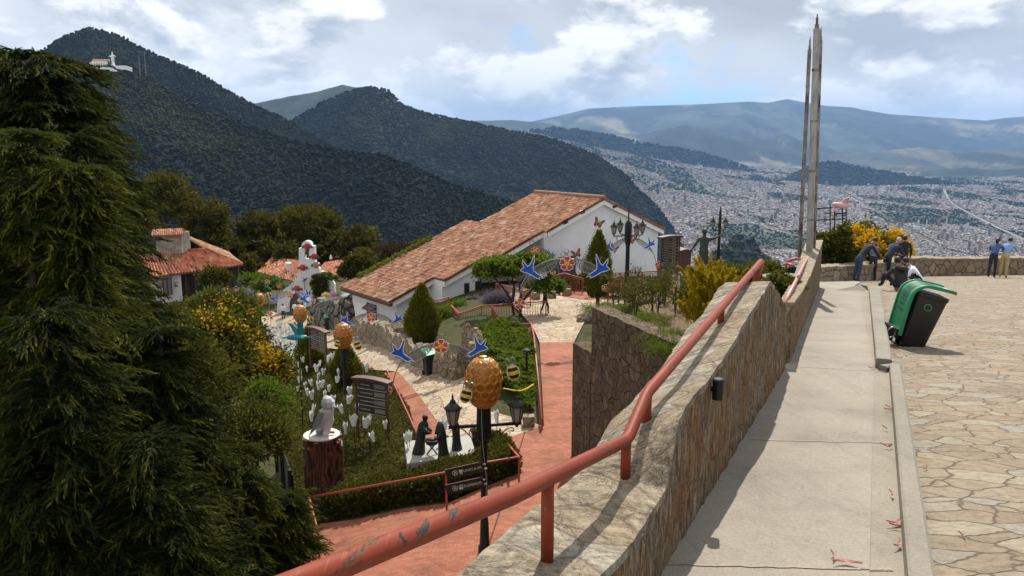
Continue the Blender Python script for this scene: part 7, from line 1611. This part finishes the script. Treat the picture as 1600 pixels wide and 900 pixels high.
# white paper tulips
def tulip_mesh(seed):
    r = random.Random(seed); mb = MB(); n_ = 6; ring = lambda rad, z, j: Vector((rad * math.cos(j * PI / 3), rad * math.sin(j * PI / 3) * .55, z))
    lo = [ring(.07, 0, j) for j in range(6)]; mid = [ring(.125, .22, j) for j in range(6)]; hi = [ring(.165 if j % 2 else .13, .42 if j % 2 == 0 else .30, j) for j in range(6)]
    mb.add(lo + mid + hi, [(i, (i + 1) % 6, 6 + (i + 1) % 6, 6 + i) for i in range(6)] + [(6 + i, 6 + (i + 1) % 6, 12 + (i + 1) % 6, 12 + i) for i in range(6)] + [tuple(range(6))[::-1]]); return mb.mesh('bloom', whitepan)
TUL = [tulip_mesh(i) for i in range(3)]; mbst = MB(); mbst.tube([(0, 0, -1.3), (0, 0, .02)], .011, 5); STEM = mbst.mesh('stake', ironm)
tl = [(470,580),(468,592),(477,601),(480,575),(487,597),(489,640),(487,652),(488,618),(497,588),(505,580),(498,603),(503,600),(514,606),(516,574),(524,570),(529,580),(527,592),(538,566),(547,610),(553,660),(540,672),(558,641),(584,684),(602,664),(577,657),(566,630),(640,684),(636,687),(694,668),(776,655),(573,575),(520,625),(508,617),(480,612),(465,605),(474,560),(466,568),(520,556),(512,560),(500,566),(495,575),(530,560),(534,572),(456,572),(462,556),(470,550),(459,545),(571,663),(527,680),(545,625),(535,640)]
far = [(419,528),(424,521),(428,530),(432,524),(436,532),(440,526),(444,535),(448,530),(437,515),(443,517),(431,512),(450,522),(455,535),(426,511),(453,545),(459,538),(447,541),(441,541),(433,540),(464,541),(450,551),(456,530),(462,530),(410,504),(414,516),(420,508),(460,520),(446,510),(438,506),(466,533),(428,518),(434,508),(441,514),(447,516),(452,512),(456,518),(424,534),(429,537),(437,544),(446,548),(454,553),(461,549),(468,545),(472,540),(440,520),(434,528),(444,529),(450,537),(458,526),(465,526),(418,521),(422,514)]
for i, (px, py) in enumerate(tl + far):
    Yt = None; rel = .95 + .1 * ((i * 7) % 5) / 5
    fn = lambda x, y: G(x, y) + 1.0
    q = on_ground(px, py + 6, fn); o = thing('paper_tulip', 'white paper tulip on a thin stake in the garden bed' if i < len(tl) else 'small white paper tulip on the far bend of the path', 'tulip ornament', q, random.uniform(0, 6), 'white paper tulips in the garden bed' if i < len(tl) else 'white paper tulips along the far path')
    if i in (27, 28, 29): o['label'] = ('white paper tulip left of the bronze family', 'white paper tulip in front of the kneeling bronze figure', 'white paper tulip under the right lantern')[i - 27]; del o['group']
    o.rotation_euler = (random.gauss(0, .12), random.gauss(0, .12), random.uniform(0, 6)); s = random.uniform(.78, 1.1) * (1 if i < len(tl) else 1.35); o.scale = (s, s, s)
    bl = link('bloom', TUL[i % 3], o); link('stake', STEM, o)

# bronze family group on its slab
slabm = concrete('pale_slab', (.36, .345, .31)); bronze = N('dark_bronze'); v_ = bronze.coord(); a = bronze.noise(v_, 7, 6, .7); bronze.col(bronze.ramp(a.outputs[0], [(.35, (.012, .014, .013)), (.7, (.045, .050, .045))])); bronze.set(.55, .3); bronze = bronze.m
YS = 23.3; sl = [P(632, 700, YS + .9), P(735, 690, YS + 1.4), P(744, 712, YS - .1), P(636, 727, YS - .9)]; zs = P(690, 706, YS).z
slo = thing('statue_slab', 'pale square stone slab carrying the bronze family', 'plinth', Vector(((sl[0].x + sl[2].x) / 2, YS, zs - .35)))
mb = MB(); mb.prism([Vector((p.x, p.y, zs - .4)) for p in sl], (0, 0, .4)); mb.build('slab', slabm, slo, bevel=.03)
def robed(label, px, py, h, lean, seed, veil=False):
    b = on_z(px, py, zs); o = thing('robed_statue', label, 'statue', b); rr4 = random.Random(seed); rows = []
    for z, r, f in ((0, .26, 1), (.06, .25, .98), (.25, .20, .9), (.45, .185, .8), (.6, .19, .75), (.74, .2, .7), (.82, .15, .7), (.86, .075, .8)):
        cx2 = lean * z * .28 * (1 if z < .7 else 1.2); rows.append([Vector((cx2 * h + r * h * .62 * math.cos(a) * (1 + .05 * math.sin(6 * a + seed)), r * f * h * .62 * math.sin(a), z * h)) for a in np.linspace(0, 2 * PI, 15)[:-1]])
    mb = MB(); loft(mb, rows); hx = lean * .30 * h; Rl = Matrix.Rotation(lean * .5, 3, 'Y')
    mb.ell((hx + lean * .04 * h, 0, .92 * h), (.068 * h, .075 * h, .09 * h), 12, 9, Rl)
    mb.tube([(hx * .8, -.12 * h, .74 * h), (hx + lean * .16 * h, -.15 * h, .58 * h), (hx + lean * .30 * h, -.06 * h, .56 * h)], [.06 * h, .05 * h, .03 * h], 8)
    mb.tube([(hx * .8, .12 * h, .74 * h), (hx + lean * .16 * h, .14 * h, .58 * h), (hx + lean * .30 * h, .06 * h, .56 * h)], [.06 * h, .05 * h, .03 * h], 8)
    me_o = mb.build('figure', bronze, o, world=False, smooth=True)
    if veil: mb = MB(); mb.lathe([(.15 * h, .70 * h), (.13 * h, .80 * h), (.092 * h, .93 * h), (.05 * h, 1.01 * h), (.01, 1.03 * h)], (hx + lean * .01 * h, 0, 0), 14); mb.build('veil', bronze, o, world=False, smooth=True)
    else: mb = MB(); mb.ell((hx + lean * .03 * h, 0, .945 * h), (.075 * h, .082 * h, .075 * h), 12, 8, Rl); mb.build('hood', bronze, o, world=False, smooth=True)
robed('standing bronze figure bowing over the cradle, left', 654, 708, 1.22, .55, 1); robed('bronze figure in a flared veil, the front one of three', 694, 716, 1.14, -.3, 2, True); robed('broad bronze figure under the left lantern', 714, 702, 1.05, -.15, 3)
cb = on_z(675, 710, zs); o = thing('bronze_cradle', 'small bronze manger between the bowing figures', 'statue', cb); mb = MB(); mb.lathe([(.05, .28), (.17, .33), (.23, .46), (.20, .47), (.12, .40)], (0, 0, 0), 12, None, .7); mb.build('basket', bronze, o, world=False, smooth=True); mb = MB(); mb.tube([(-.16, 0, 0), (.12, 0, .36)], .025, 5); mb.tube([(.16, 0, 0), (-.12, 0, .36)], .025, 5); mb.build('legs_cross', bronze, o, world=False); mb = MB(); mb.ell((0, 0, .47), (.13, .06, .05), 10, 6); mb.ell((.12, 0, .51), (.05, .05, .05), 8, 6); mb.build('child_figure', bronze, o, world=False, smooth=True)
for px, py in ((667, 711), (712, 710)):
    q = on_z(px, py, zs + .006); o = thing('fallen_leaf', 'yellow leaf lying on the slab, %s one' % ('left' if px < 690 else 'right'), 'leaf', q); mb = MB(); mb.add([(-.07, 0, 0), (0, -.03, .012), (.08, 0, .004), (0, .03, .014)], [(0, 1, 2, 3)]); mb.build('blade', plain('yellow_leaf', (.55, .40, .03), .6), o, world=False)

# railings
def railing(label, tops, h=1.0, sp_=.16, rad=.04, bal=.012, bottoms=None, name='red_railing', mat=None, lower=True):
    feet = [t - Vector((0, 0, h)) for t in tops]; o = thing(name, label, 'railing', feet[0]); m = mat or redfence
    mb = MB(); mb.tube(mitre(tops, .05), rad, 8); mb.build('top_rail', m, o, smooth=True)
    if lower:
        for a, b, fa, fb2 in zip(tops, tops[1:], feet, feet[1:]):
            mb = MB(); l0, l1 = fa + Vector((0, 0, .12)), fb2 + Vector((0, 0, .12)); mb.tube([l0, l1], bal * 1.4, 5); mb.tube([a - Vector((0, 0, .10)), b - Vector((0, 0, .10))], bal * 1.4, 5); L = (b - a).length; n_ = max(2, int(L / sp_))
            for i in range(1, n_): f = i / n_; mb.tube([lerp(l0, l1, f), lerp(a, b, f) - Vector((0, 0, .10))], bal, 4)
            mb.build('baluster_panel', m, o)
    for t, f in zip(tops, feet): mb = MB(); mb.tube([f - Vector((0, 0, .3)), t], rad * .9, 8); mb.build('post', m, o)
    return o
railing('zigzag red railing around the planted terrace before the hall', [P(705, 477, 48), P(717, 490, 45.5), P(752, 478, 46.5), P(853, 471, 45)])
railing('red railing stepping down beside the ivy bank to the brick path', [P(769, 479, 46), P(791, 507, 41.5), P(830, 506, 41), P(834, 524, 38.5), P(847, 655, 26.3)])
railing('red railing in front of the dark gable opening', [P(848, 434, 53.5), P(882, 427, 54.5), P(911, 435, 53)]); railing('red railing under the windows at the left of the hall', [P(670, 472, 51), P(701, 464, 52)], .95)
railing('long red railing running to the tall brown signboard', [P(955, 427, 50), P(1003, 425, 46), P(1066, 422, 41)]); railing('red railing just behind the rose bushes', [P(950, 443, 40), P(1000, 444, 37), P(1064, 447, 33)], .9)
railing('red railing on the brick terrace by the stone cubes', [P(775, 443, 52), P(801, 449, 50), P(829, 458, 48)], .9)
ht = [P(485, 777, 19.6), P(697, 738, 20.3), P(757, 723, 20.8), P(811, 714, 21.6), P(783, 682, 25)]
o = railing('low red rail edging the thick hedge, turning at its right end', ht, 1.2, lower=False, rad=.032); b0, b1 = P(485, 777, 19.6), P(496, 836, 19.4)
railing('short red corner rail running down from the hedge to the path', [b0 + Vector((-.03, -.03, 0)), P(497, 832, 17.6)], .5, lower=False, rad=.032)
gr = [on_ground(px, py, G) for px, py in ((605, 590), (622, 625), (640, 665), (651, 692))]; railing('low red rail between lawn and brick garden path', [p + Vector((0, 0, .35)) for p in gr], .35, lower=False, rad=.03)
# stone cubes, stools, bins, bollard
for k, (px, py, l) in enumerate(((837, 466, 'stone cube seat in the front row, the left one'), (862, 464, 'stone cube seat in the front row behind the walker'), (869, 455, 'stone cube seat in the back row, centre'), (886, 460, 'stone cube seat standing apart on the right'), (845, 456, 'stone cube seat in the back row, partly behind foliage'), (822, 462, 'stone cube seat behind the zigzag railing'))):
    q = on_ground(px, py + 3, G); o = thing('stone_cube', l, 'stone seat', q, .4 + .1 * k, None); mb = MB(); mb.box((0, 0, .24), (.46, .46, .56), taper=.96); mb.build('block', lowst, o, world=False, bevel=.03)
for px, py, l in ((697, 592, 'low round stone stool by the courtyard wall, left of two'), (709, 595, 'low round stone stool by the courtyard wall, right of two')):
    q = on_ground(px, py, G); o = thing('stone_stool', l, 'stool', q); mb = MB(); mb.lathe([(.15, -.1), (.17, .05), (.15, .42), (.19, .45), (.19, .55), (.17, .57)], (0, 0, 0), 10); mb.build('block', lowst, o, world=False)
q = on_ground(826, 668, G); o = thing('stone_cube', 'grey stone block at the foot of the ivy-side railing', 'stone block', q); mb = MB(); mb.box((0, 0, .2), (.42, .4, .5), taper=.95); mb.build('block', lowst, o, world=False, bevel=.03)
def wheelie(label, px, py, Y, rz_, s=1.0):
    q = on_ground(px, py, G); o = thing('wheeled_bin', label, 'bin', q, rz_); mb = MB(); mb.box((0, 0, .48 * s), (.46 * s, .5 * s, .88 * s)); 
    for i, v in enumerate(mb.v):
        if v.z < .2: v.x *= .8; v.y *= .8
    mb.build('body', blackp, o, world=False, bevel=.03); mb = MB(); mb.prism([Vector((-.25 * s, -.28 * s, .92 * s)), Vector((.25 * s, -.28 * s, .92 * s)), Vector((.25 * s, -.24 * s, .97 * s)), Vector((.2 * s, 0, 1.02 * s)), Vector((-.2 * s, 0, 1.02 * s)), Vector((-.25 * s, -.24 * s, .97 * s))], (0, .55 * s, .02)); mb.build('lid', green, o, world=False)
    for sg in (-1, 1): mb = MB(); mb.lathe([(.09 * s, -.025), (.1 * s, -.02), (.1 * s, .02), (.09 * s, .025)], (sg * .2 * s, .2 * s, .09 * s), 14, Matrix.Rotation(PI / 2, 3, 'Y')); mb.build('wheel', blk, o, world=False)
    mb = MB(); mb.tube([(-.2 * s, .27 * s, .88 * s), (-.2 * s, .33 * s, .9 * s), (.2 * s, .33 * s, .9 * s), (.2 * s, .27 * s, .88 * s)], .016, 6); mb.build('handle', blackp, o, world=False)
wheelie('black wheeled bin with a green lid by the courtyard wall', 671, 586, 0, .5, 1.08); wheelie('black wheeled bin with a green lid by the far rock wall', 513, 516, 0, .2, 1.15)
q = P(823, 577, 32); gz = G(q.x, q.y); o = thing('bollard_light', 'black T-shaped bollard light standing in the ivy', 'bollard light', (q.x, q.y, gz)); h = P(823, 549, 32).z - gz; mb = MB(); mb.tube([(0, 0, -.1), (0, 0, h)], .05, 8); mb.build('post', ironm, o, world=False); mb = MB(); mb.lathe([(.05, h - .02), (.16, h), (.16, h + .06), (.1, h + .1)], (0, 0, 0), 12); mb.build('cap', ironm, o, world=False)
q0, q1 = P(786, 607, 18.4), P(834, 600, 28); o = thing('yellow_cord', 'thin yellow cord from the nearest beehive to the red railing', 'cord', q0); mb = MB(); mb.tube(curve_pts([q0, lerp(q0, q1, .5) - Vector((0, 0, .15)), q1], 12), .02, 5); mb.build('strand', yellowp, o)
# bronze statue with raised arm on its pedestal is with the people
pb = [P(1073, 434, 29.2), P(1125, 434, 29.2)]; zt_ = P(1099, 432, 29.6).z; o = thing('statue_pedestal', 'dark square stone pedestal under the bronze statue with raised arm', 'plinth', Vector((pb[0].x + .6, 29.8, zt_ - 1.3))); mb = MB(); mb.box(((pb[0].x + pb[1].x) / 2, 29.8, zt_ - .75), (pb[1].x - pb[0].x, 1.2, 1.5)); mb.build('block', wallst, o, bevel=.03); mb = MB(); mb.box(((pb[0].x + pb[1].x) / 2, 29.8, zt_ - .02), (pb[1].x - pb[0].x + .12, 1.32, .09)); mb.build('cap_slab', rock, o)
# metal frame and pink bird on the right
Yf = 34; frm = thing('metal_frame', 'thin dark metal frame rising above the thicket by the masts', 'frame', P(1300, 400, Yf)); 
for a, b in (((1304, 330), (1304, 400)), ((1316, 322), (1317, 400)), ((1322, 324), (1323, 400)), ((1276, 326), (1310, 324)), ((1274, 344), (1320, 342)), ((1297, 318), (1297, 400)), ((1304, 334), (1322, 333))):
    mb = MB(); mb.tube([P(*a, Yf), P(*b, Yf)], .028, 5); mb.build('bar', blk, frm)
pink = plain('pink_panel', (.62, .36, .37), .5, 0, .15, 4); c = P(1314, 321, Yf - .2); o = thing('pink_bird_sculpture', 'large pale pink bird sculpture with spread wings on the metal frame', 'bird sculpture', c); k = px_size(1, Yf)
mb = MB(); mb.lathe([(.02, -.42), (.09, -.3), (.12, -.05), (.11, .12), (.07, .22), (.02, .36)], (0, 0, 0), 10, Matrix.Rotation(PI / 2 + .15, 3, 'Y')); mb.build('body', pink, o, world=False, smooth=True)
for pts in ([(-14, 9), (-10, 3), (-3, -3), (3, -2), (2, 2), (-4, 3), (-10, 8)], [(-2, -2), (3, -8), (9, -12), (14, -13), (11, -8), (6, -1), (2, 1)]): mb = MB(); mb.prism([Vector((x * k, .06 if i % 2 else -.05, -y * k)) for i, (x, y) in enumerate(pts)], (0, .05, 0)); mb.build('wing', pink, o, world=False)
mb = MB(); mb.prism([(.2, -.05, .02), (.46, 0, -.06), (.24, .05, -.06)], (0, 0, .04)); mb.build('beak', pink, o, world=False)

# ================================================================== people
skinm = plain('skin', (.30, .16, .10), .6, 0, .1, 6); hairm = plain('dark_hair', (.012, .009, .007), .6, 0, .3, 20)
def person(label, loc, yaw, J, cols, scale=1.0, hair='short', bag=None, statue=None, cap=None, cat='person', name='person'):
    """J: hip, chest, neck, head, and per side: sh, el, ha, kn, an, toe"""
    o = thing(name, label, cat, loc, yaw); o.scale = (scale,) * 3
    vs, ed, rad, roots, lab = [], [], [], [], []
    def V(p, r): vs.append(Vector(p)); rad.append(r); return len(vs) - 1
    segs = []
    def S(i, j, m): ed.append((i, j)); segs.append((vs[i].copy(), vs[j].copy(), m))
    top, bot, sk, shoe = 0, 1, 2, 3
    hip = V(J['hip'], (.145, .11)); roots.append(hip); w = V((Vector(J['hip']) + Vector(J['chest'])) / 2, (.135, .10)); ch = V(J['chest'], (.165, .115)); nk = V(J['neck'], .055); hd0 = V(Vector(J['neck']).lerp(Vector(J['head']), .55), .062); hd = V(J['head'], (.085, .10)); ht_ = V(Vector(J['head']) + (Vector(J['head']) - Vector(J['neck'])).normalized() * .075, .07)
    S(hip, w, top); S(w, ch, top); S(ch, nk, top); S(nk, hd0, sk); S(hd0, hd, sk); S(hd, ht_, sk)
    for s in ('l', 'r'):
        g = J[s]; sh = V(g['sh'], .068); el = V(g['el'], .048); ha = V(g['ha'], .032); S(ch, sh, top); S(sh, el, top); S(el, ha, g.get('sleeve', top))
        d = (Vector(g['ha']) - Vector(g['el'])).normalized(); pm = V(Vector(g['ha']) + d * .06, (.040, .026)); S(ha, pm, sk)
        kn = V(g['kn'], .068); an = V(g['an'], .046); hj = V(g['hj'], .098); to = V(g['toe'], .042); S(hip, hj, bot); S(hj, kn, bot); S(kn, an, bot); S(an, to, shoe)
        side = d.cross(Vector((0, 0, 1))); side = side.normalized() if side.length > .1 else Vector((1, 0, 0)); dn = side.cross(d).normalized(); base_ = Vector(g['ha']) + d * .08
        for f, (off, L) in enumerate(((-.03, .068), (-.01, .078), (.011, .074), (.031, .058))):
            a = V(base_ + side * off * .8 - d * .02, .0095); b = V(base_ + side * off + d * L * .55 - dn * .006, .009); c = V(base_ + side * off + d * L * .9 - dn * .03, .008); roots.append(a); S(a, b, sk); S(b, c, sk)
        tsd = -1 if s == 'l' else 1; a = V(Vector(g['ha']) + d * .03 + side * .02 * tsd, .011); b = V(Vector(g['ha']) + d * .06 + side * .052 * tsd, .010); c = V(Vector(g['ha']) + d * .095 + side * .058 * tsd - dn * .015, .009); roots.append(a); S(a, b, sk); S(b, c, sk)
    me = bpy.data.meshes.new('skeleton'); me.from_pydata(vs, ed, []); tmp = bpy.data.objects.new('tmp', me); COL.objects.link(tmp)
    sm = tmp.modifiers.new('s', 'SKIN'); sm.use_smooth_shade = True
    for i, r in enumerate(rad): sv = me.skin_vertices[0].data[i]; sv.radius = r if isinstance(r, tuple) else (r, r); sv.use_root = i in roots
    tmp.modifiers.new('d', 'SUBSURF').levels = 1
    dg = bpy.context.evaluated_depsgraph_get(); bm_ = bpy.data.meshes.new_from_object(tmp.evaluated_get(dg)); bpy.data.objects.remove(tmp); bm_.name = 'body'
    bm_.materials.clear()
    for m in cols: bm_.materials.append(m)
    A = np.array([tuple(s[0]) for s in segs]); B = np.array([tuple(s[1]) for s in segs]); M_ = np.array([s[2] for s in segs]); AB = B - A; LL = (AB * AB).sum(1) + 1e-9
    for p in bm_.polygons:
        c = np.array(p.center); t = np.clip(((c - A) * AB).sum(1) / LL, 0, 1); dd = np.linalg.norm(c - A - AB * t[:, None], axis=1); p.material_index = int(M_[dd.argmin()]); p.use_smooth = True
    bo = link('body', bm_, o)
    hv = Vector(J['head']); ax = (hv - Vector(J['neck'])).normalized(); Rh = ax.to_track_quat('Z', 'Y').to_matrix(); fwd = Vector(J.get('face', (0, 1, 0)))
    if statue is None:
        mb = MB(); mb.ell(hv + ax * .012 - fwd * .03, (.09, .097, .102), 12, 9, Rh)
        if hair == 'long': mb.tube([hv + ax * .03 - fwd * .06, hv - ax * .06 - fwd * .085, hv - ax * .20 - fwd * .075], [.085, .085, .04], 9)
        if hair == 'bald': pass
        mb.build('hair' if cap is None else 'cap', hairm if cap is None else cap, o, world=False, smooth=True)
        mb = MB(); mb.ell(hv + fwd * .108 - ax * .005, (.014, .02, .022), 8, 6); mb.build('nose', skinm, bo, world=False, smooth=True)
    return o, bo
def pose_lean(dx=.0, bend=1.0, el=.0):
    J = dict(hip=(0, .02, .92), chest=(0, .24 * bend, 1.27), neck=(0, .36 * bend, 1.42), head=(0, .47 * bend, 1.55), face=(0, .9, -.4))
    for s, q in (('l', -1), ('r', 1)): J[s] = dict(sh=(q * .19, .27 * bend, 1.34), el=(q * .27, .44 * bend + .06, 1.10 + el), ha=(q * .12, .66 * bend + .04, 1.06 + el), hj=(q * .09, 0, .88), kn=(q * .10 + dx, -.02, .48), an=(q * .11 + dx, -.10, .08), toe=(q * .12 + dx, .06, .04))
    return J
def pose_stand(step=0, arm=.0):
    J = dict(hip=(0, 0, .94), chest=(0, .02, 1.30), neck=(0, .03, 1.46), head=(0, .06, 1.60), face=(0, 1, 0))
    for s, q in (('l', -1), ('r', 1)): st_ = step * q; J[s] = dict(sh=(q * .19, .02, 1.37), el=(q * .25, -.05 - st_ * .5, 1.09), ha=(q * .25, .08 - st_ * .8, .86), hj=(q * .09, 0, .89), kn=(q * .10, .06 + st_ * .6, .49), an=(q * .11, -.03 + st_, .09), toe=(q * .12, .13 + st_, .04))
    return J
def pose_sit(bend=.3):
    J = dict(hip=(0, 0, .12), chest=(0, .06 + bend * .5, .48), neck=(0, .10 + bend * .8, .63), head=(0, .16 + bend, .77), face=(0, .9, -.4))
    for s, q in (('l', -1), ('r', 1)): J[s] = dict(sh=(q * .19, .08 + bend * .55, .55), el=(q * .29, .22 + bend * .6, .34), ha=(q * .10, .42 + bend * .4, .40), hj=(q * .10, .02, .12), kn=(q * .22, .42, .44), an=(q * .16, .62, .08), toe=(q * .17, .76, .04))
    return J
def cloth(n, c): return plain('cloth_' + n, c, .85, 0, .18, 9)
shoes = cloth('dark_shoes', (.02, .018, .016)); jeans = cloth('blue_jeans', (.025, .045, .10)); dkj = cloth('dark_jeans', (.014, .018, .032)); blackc = cloth('black_jacket', (.014, .014, .016)); navy = cloth('navy_sweater', (.018, .026, .06)); whitec = cloth('white_tee', (.70, .72, .76)); hoodc = cloth('charcoal_hoodie', (.022, .022, .023)); greyc = cloth('grey_jacket', (.11, .115, .12)); lblue = cloth('light_blue_shirt', (.20, .33, .58)); khaki = cloth('khaki_trousers', (.42, .32, .14)); nshirt = cloth('blue_check_shirt', (.05, .10, .22)); red_c = cloth('red_lining', (.38, .045, .03))
def pz(px, py): return on_plane(px, py, 1.45, .13)
def face_wall(v): return -math.atan2(v.x * .35, 1.0)
q = pz(1340, 440); person('person in black jacket and jeans bent over the wall left of the group', q, math.radians(-72), pose_lean(0, 1.45, -.2), [blackc, jeans, skinm, shoes], .98)
q = pz(1362, 438); person('person in grey jacket leaning head down on the wall', q, math.radians(-20), pose_lean(0, 1.25, -.15), [greyc, dkj, skinm, shoes], .90)
q = pz(1384, 437); person('person in navy sweater and pale cap leaning over the wall', q, math.radians(-60), pose_lean(0, 1.35, -.15), [navy, dkj, skinm, shoes], .98, cap=cloth('pale_cap', (.45, .45, .46)))
q = pz(1409, 434.5); person('person in black jacket standing at the wall seen from behind', q, math.radians(-15), pose_stand(0), [blackc, dkj, skinm, shoes], 1.02)
q = pz(1549, 433.5); person('person with long dark hair and blue shirt leaning on the wall', q, math.radians(-42), pose_lean(0, 1.1), [nshirt, dkj, skinm, shoes], .98, 'long')
q = pz(1567, 433.5); person('person in light blue shirt and khaki trousers leaning on the wall', q, math.radians(-46), pose_lean(0, 1.1), [lblue, khaki, skinm, shoes], .98)
q = pz(1408, 455); hp_, _ = person('person in charcoal hoodie sitting on the paving, seen from behind', q, math.radians(8), pose_sit(.12), [hoodc, dkj, skinm, shoes], 1.13)
mb = MB(); mb.lathe([(.10, .54), (.135, .58), (.12, .65), (.07, .66)], (0, .06, 0), 12); mb.build('hood', hoodc, hp_, world=False, smooth=True); mb = MB(); mb.lathe([(.165, .02), (.18, .06), (.17, .10)], (0, .0, 0), 14, None, .8); mb.build('red_hem', red_c, hp_, world=False)
q = pz(1440, 450); person('person in white t-shirt sitting hunched on the paving', q, math.radians(60), pose_sit(.34), [whitec, dkj, skinm, shoes], 1.08)
q = on_ground(851, 491, G); person('person in dark clothes walking across the upper plaza', q, math.radians(-70), pose_stand(.2), [blackc, dkj, skinm, shoes], 1.0)
for px, py, l, c, yw in ((443, 500, 'visitor in white shirt and dark trousers on the chapel path, the left one', whitec, 20), (461, 498, 'visitor in white top standing close to a companion before the gable', whitec, -30), (468, 499, 'visitor in long white shirt right beside a companion before the gable', whitec, 40), (478, 497, 'visitor in pale clothes at the right of the group in white', cloth('cream', (.55, .52, .46)), 100), (398, 500, 'visitor in white half hidden behind the slim cypresses', whitec, 60)):
    q = on_ground(px, py, G); person(l, q, math.radians(yw), pose_stand(.06), [c, dkj, skinm, shoes], 1.02)
q = P(1044, 431, 39); person('visitor in purple top behind the tall brown signboard', q, math.radians(160), pose_stand(0), [cloth('purple_top', (.16, .09, .22)), jeans, skinm, shoes], .95)
# bronze statue with one arm raised
vb = N('green_bronze'); v_ = vb.coord(); a = vb.noise(v_, 5, 6, .7); vb.col(vb.ramp(a.outputs[0], [(.35, (.018, .022, .018)), (.6, (.05, .06, .048)), (.75, (.10, .14, .11))])); vb.set(.6, .25); vb = vb.m
J = pose_stand(.03); J['r'].update(el=(.40, -.02, 1.42), ha=(.60, -.06, 1.52)); J['l'].update(el=(-.33, .02, 1.12), ha=(-.47, .06, .92))
so_, sb_ = person('bronze statue with one arm raised, standing on the dark pedestal', Vector((P(1098, 432, 29.8).x, 29.8, zt_ + .02)), math.radians(-10), J, [vb, vb, vb, vb], 1.0, statue=True, cat='statue', name='bronze_statue')
mb = MB(); mb.lathe([(.24, .02), (.21, .3), (.17, .7), (.155, .95), (.15, 1.0)], (0, 0, 0), 14, None, .75); mb.build('robe', vb, so_, world=False, smooth=True); mb = MB(); mb.ell((0, .03, 1.66), (.105, .12, .11), 10, 8); mb.build('hair', vb, so_, world=False, smooth=True); mb = MB(); mb.tube([(.60, -.06, 1.50), (.63, -.06, 1.80)], [.03, .02], 6); mb.build('torch', plain('weathered_copper', (.22, .20, .14), .6), so_, world=False)
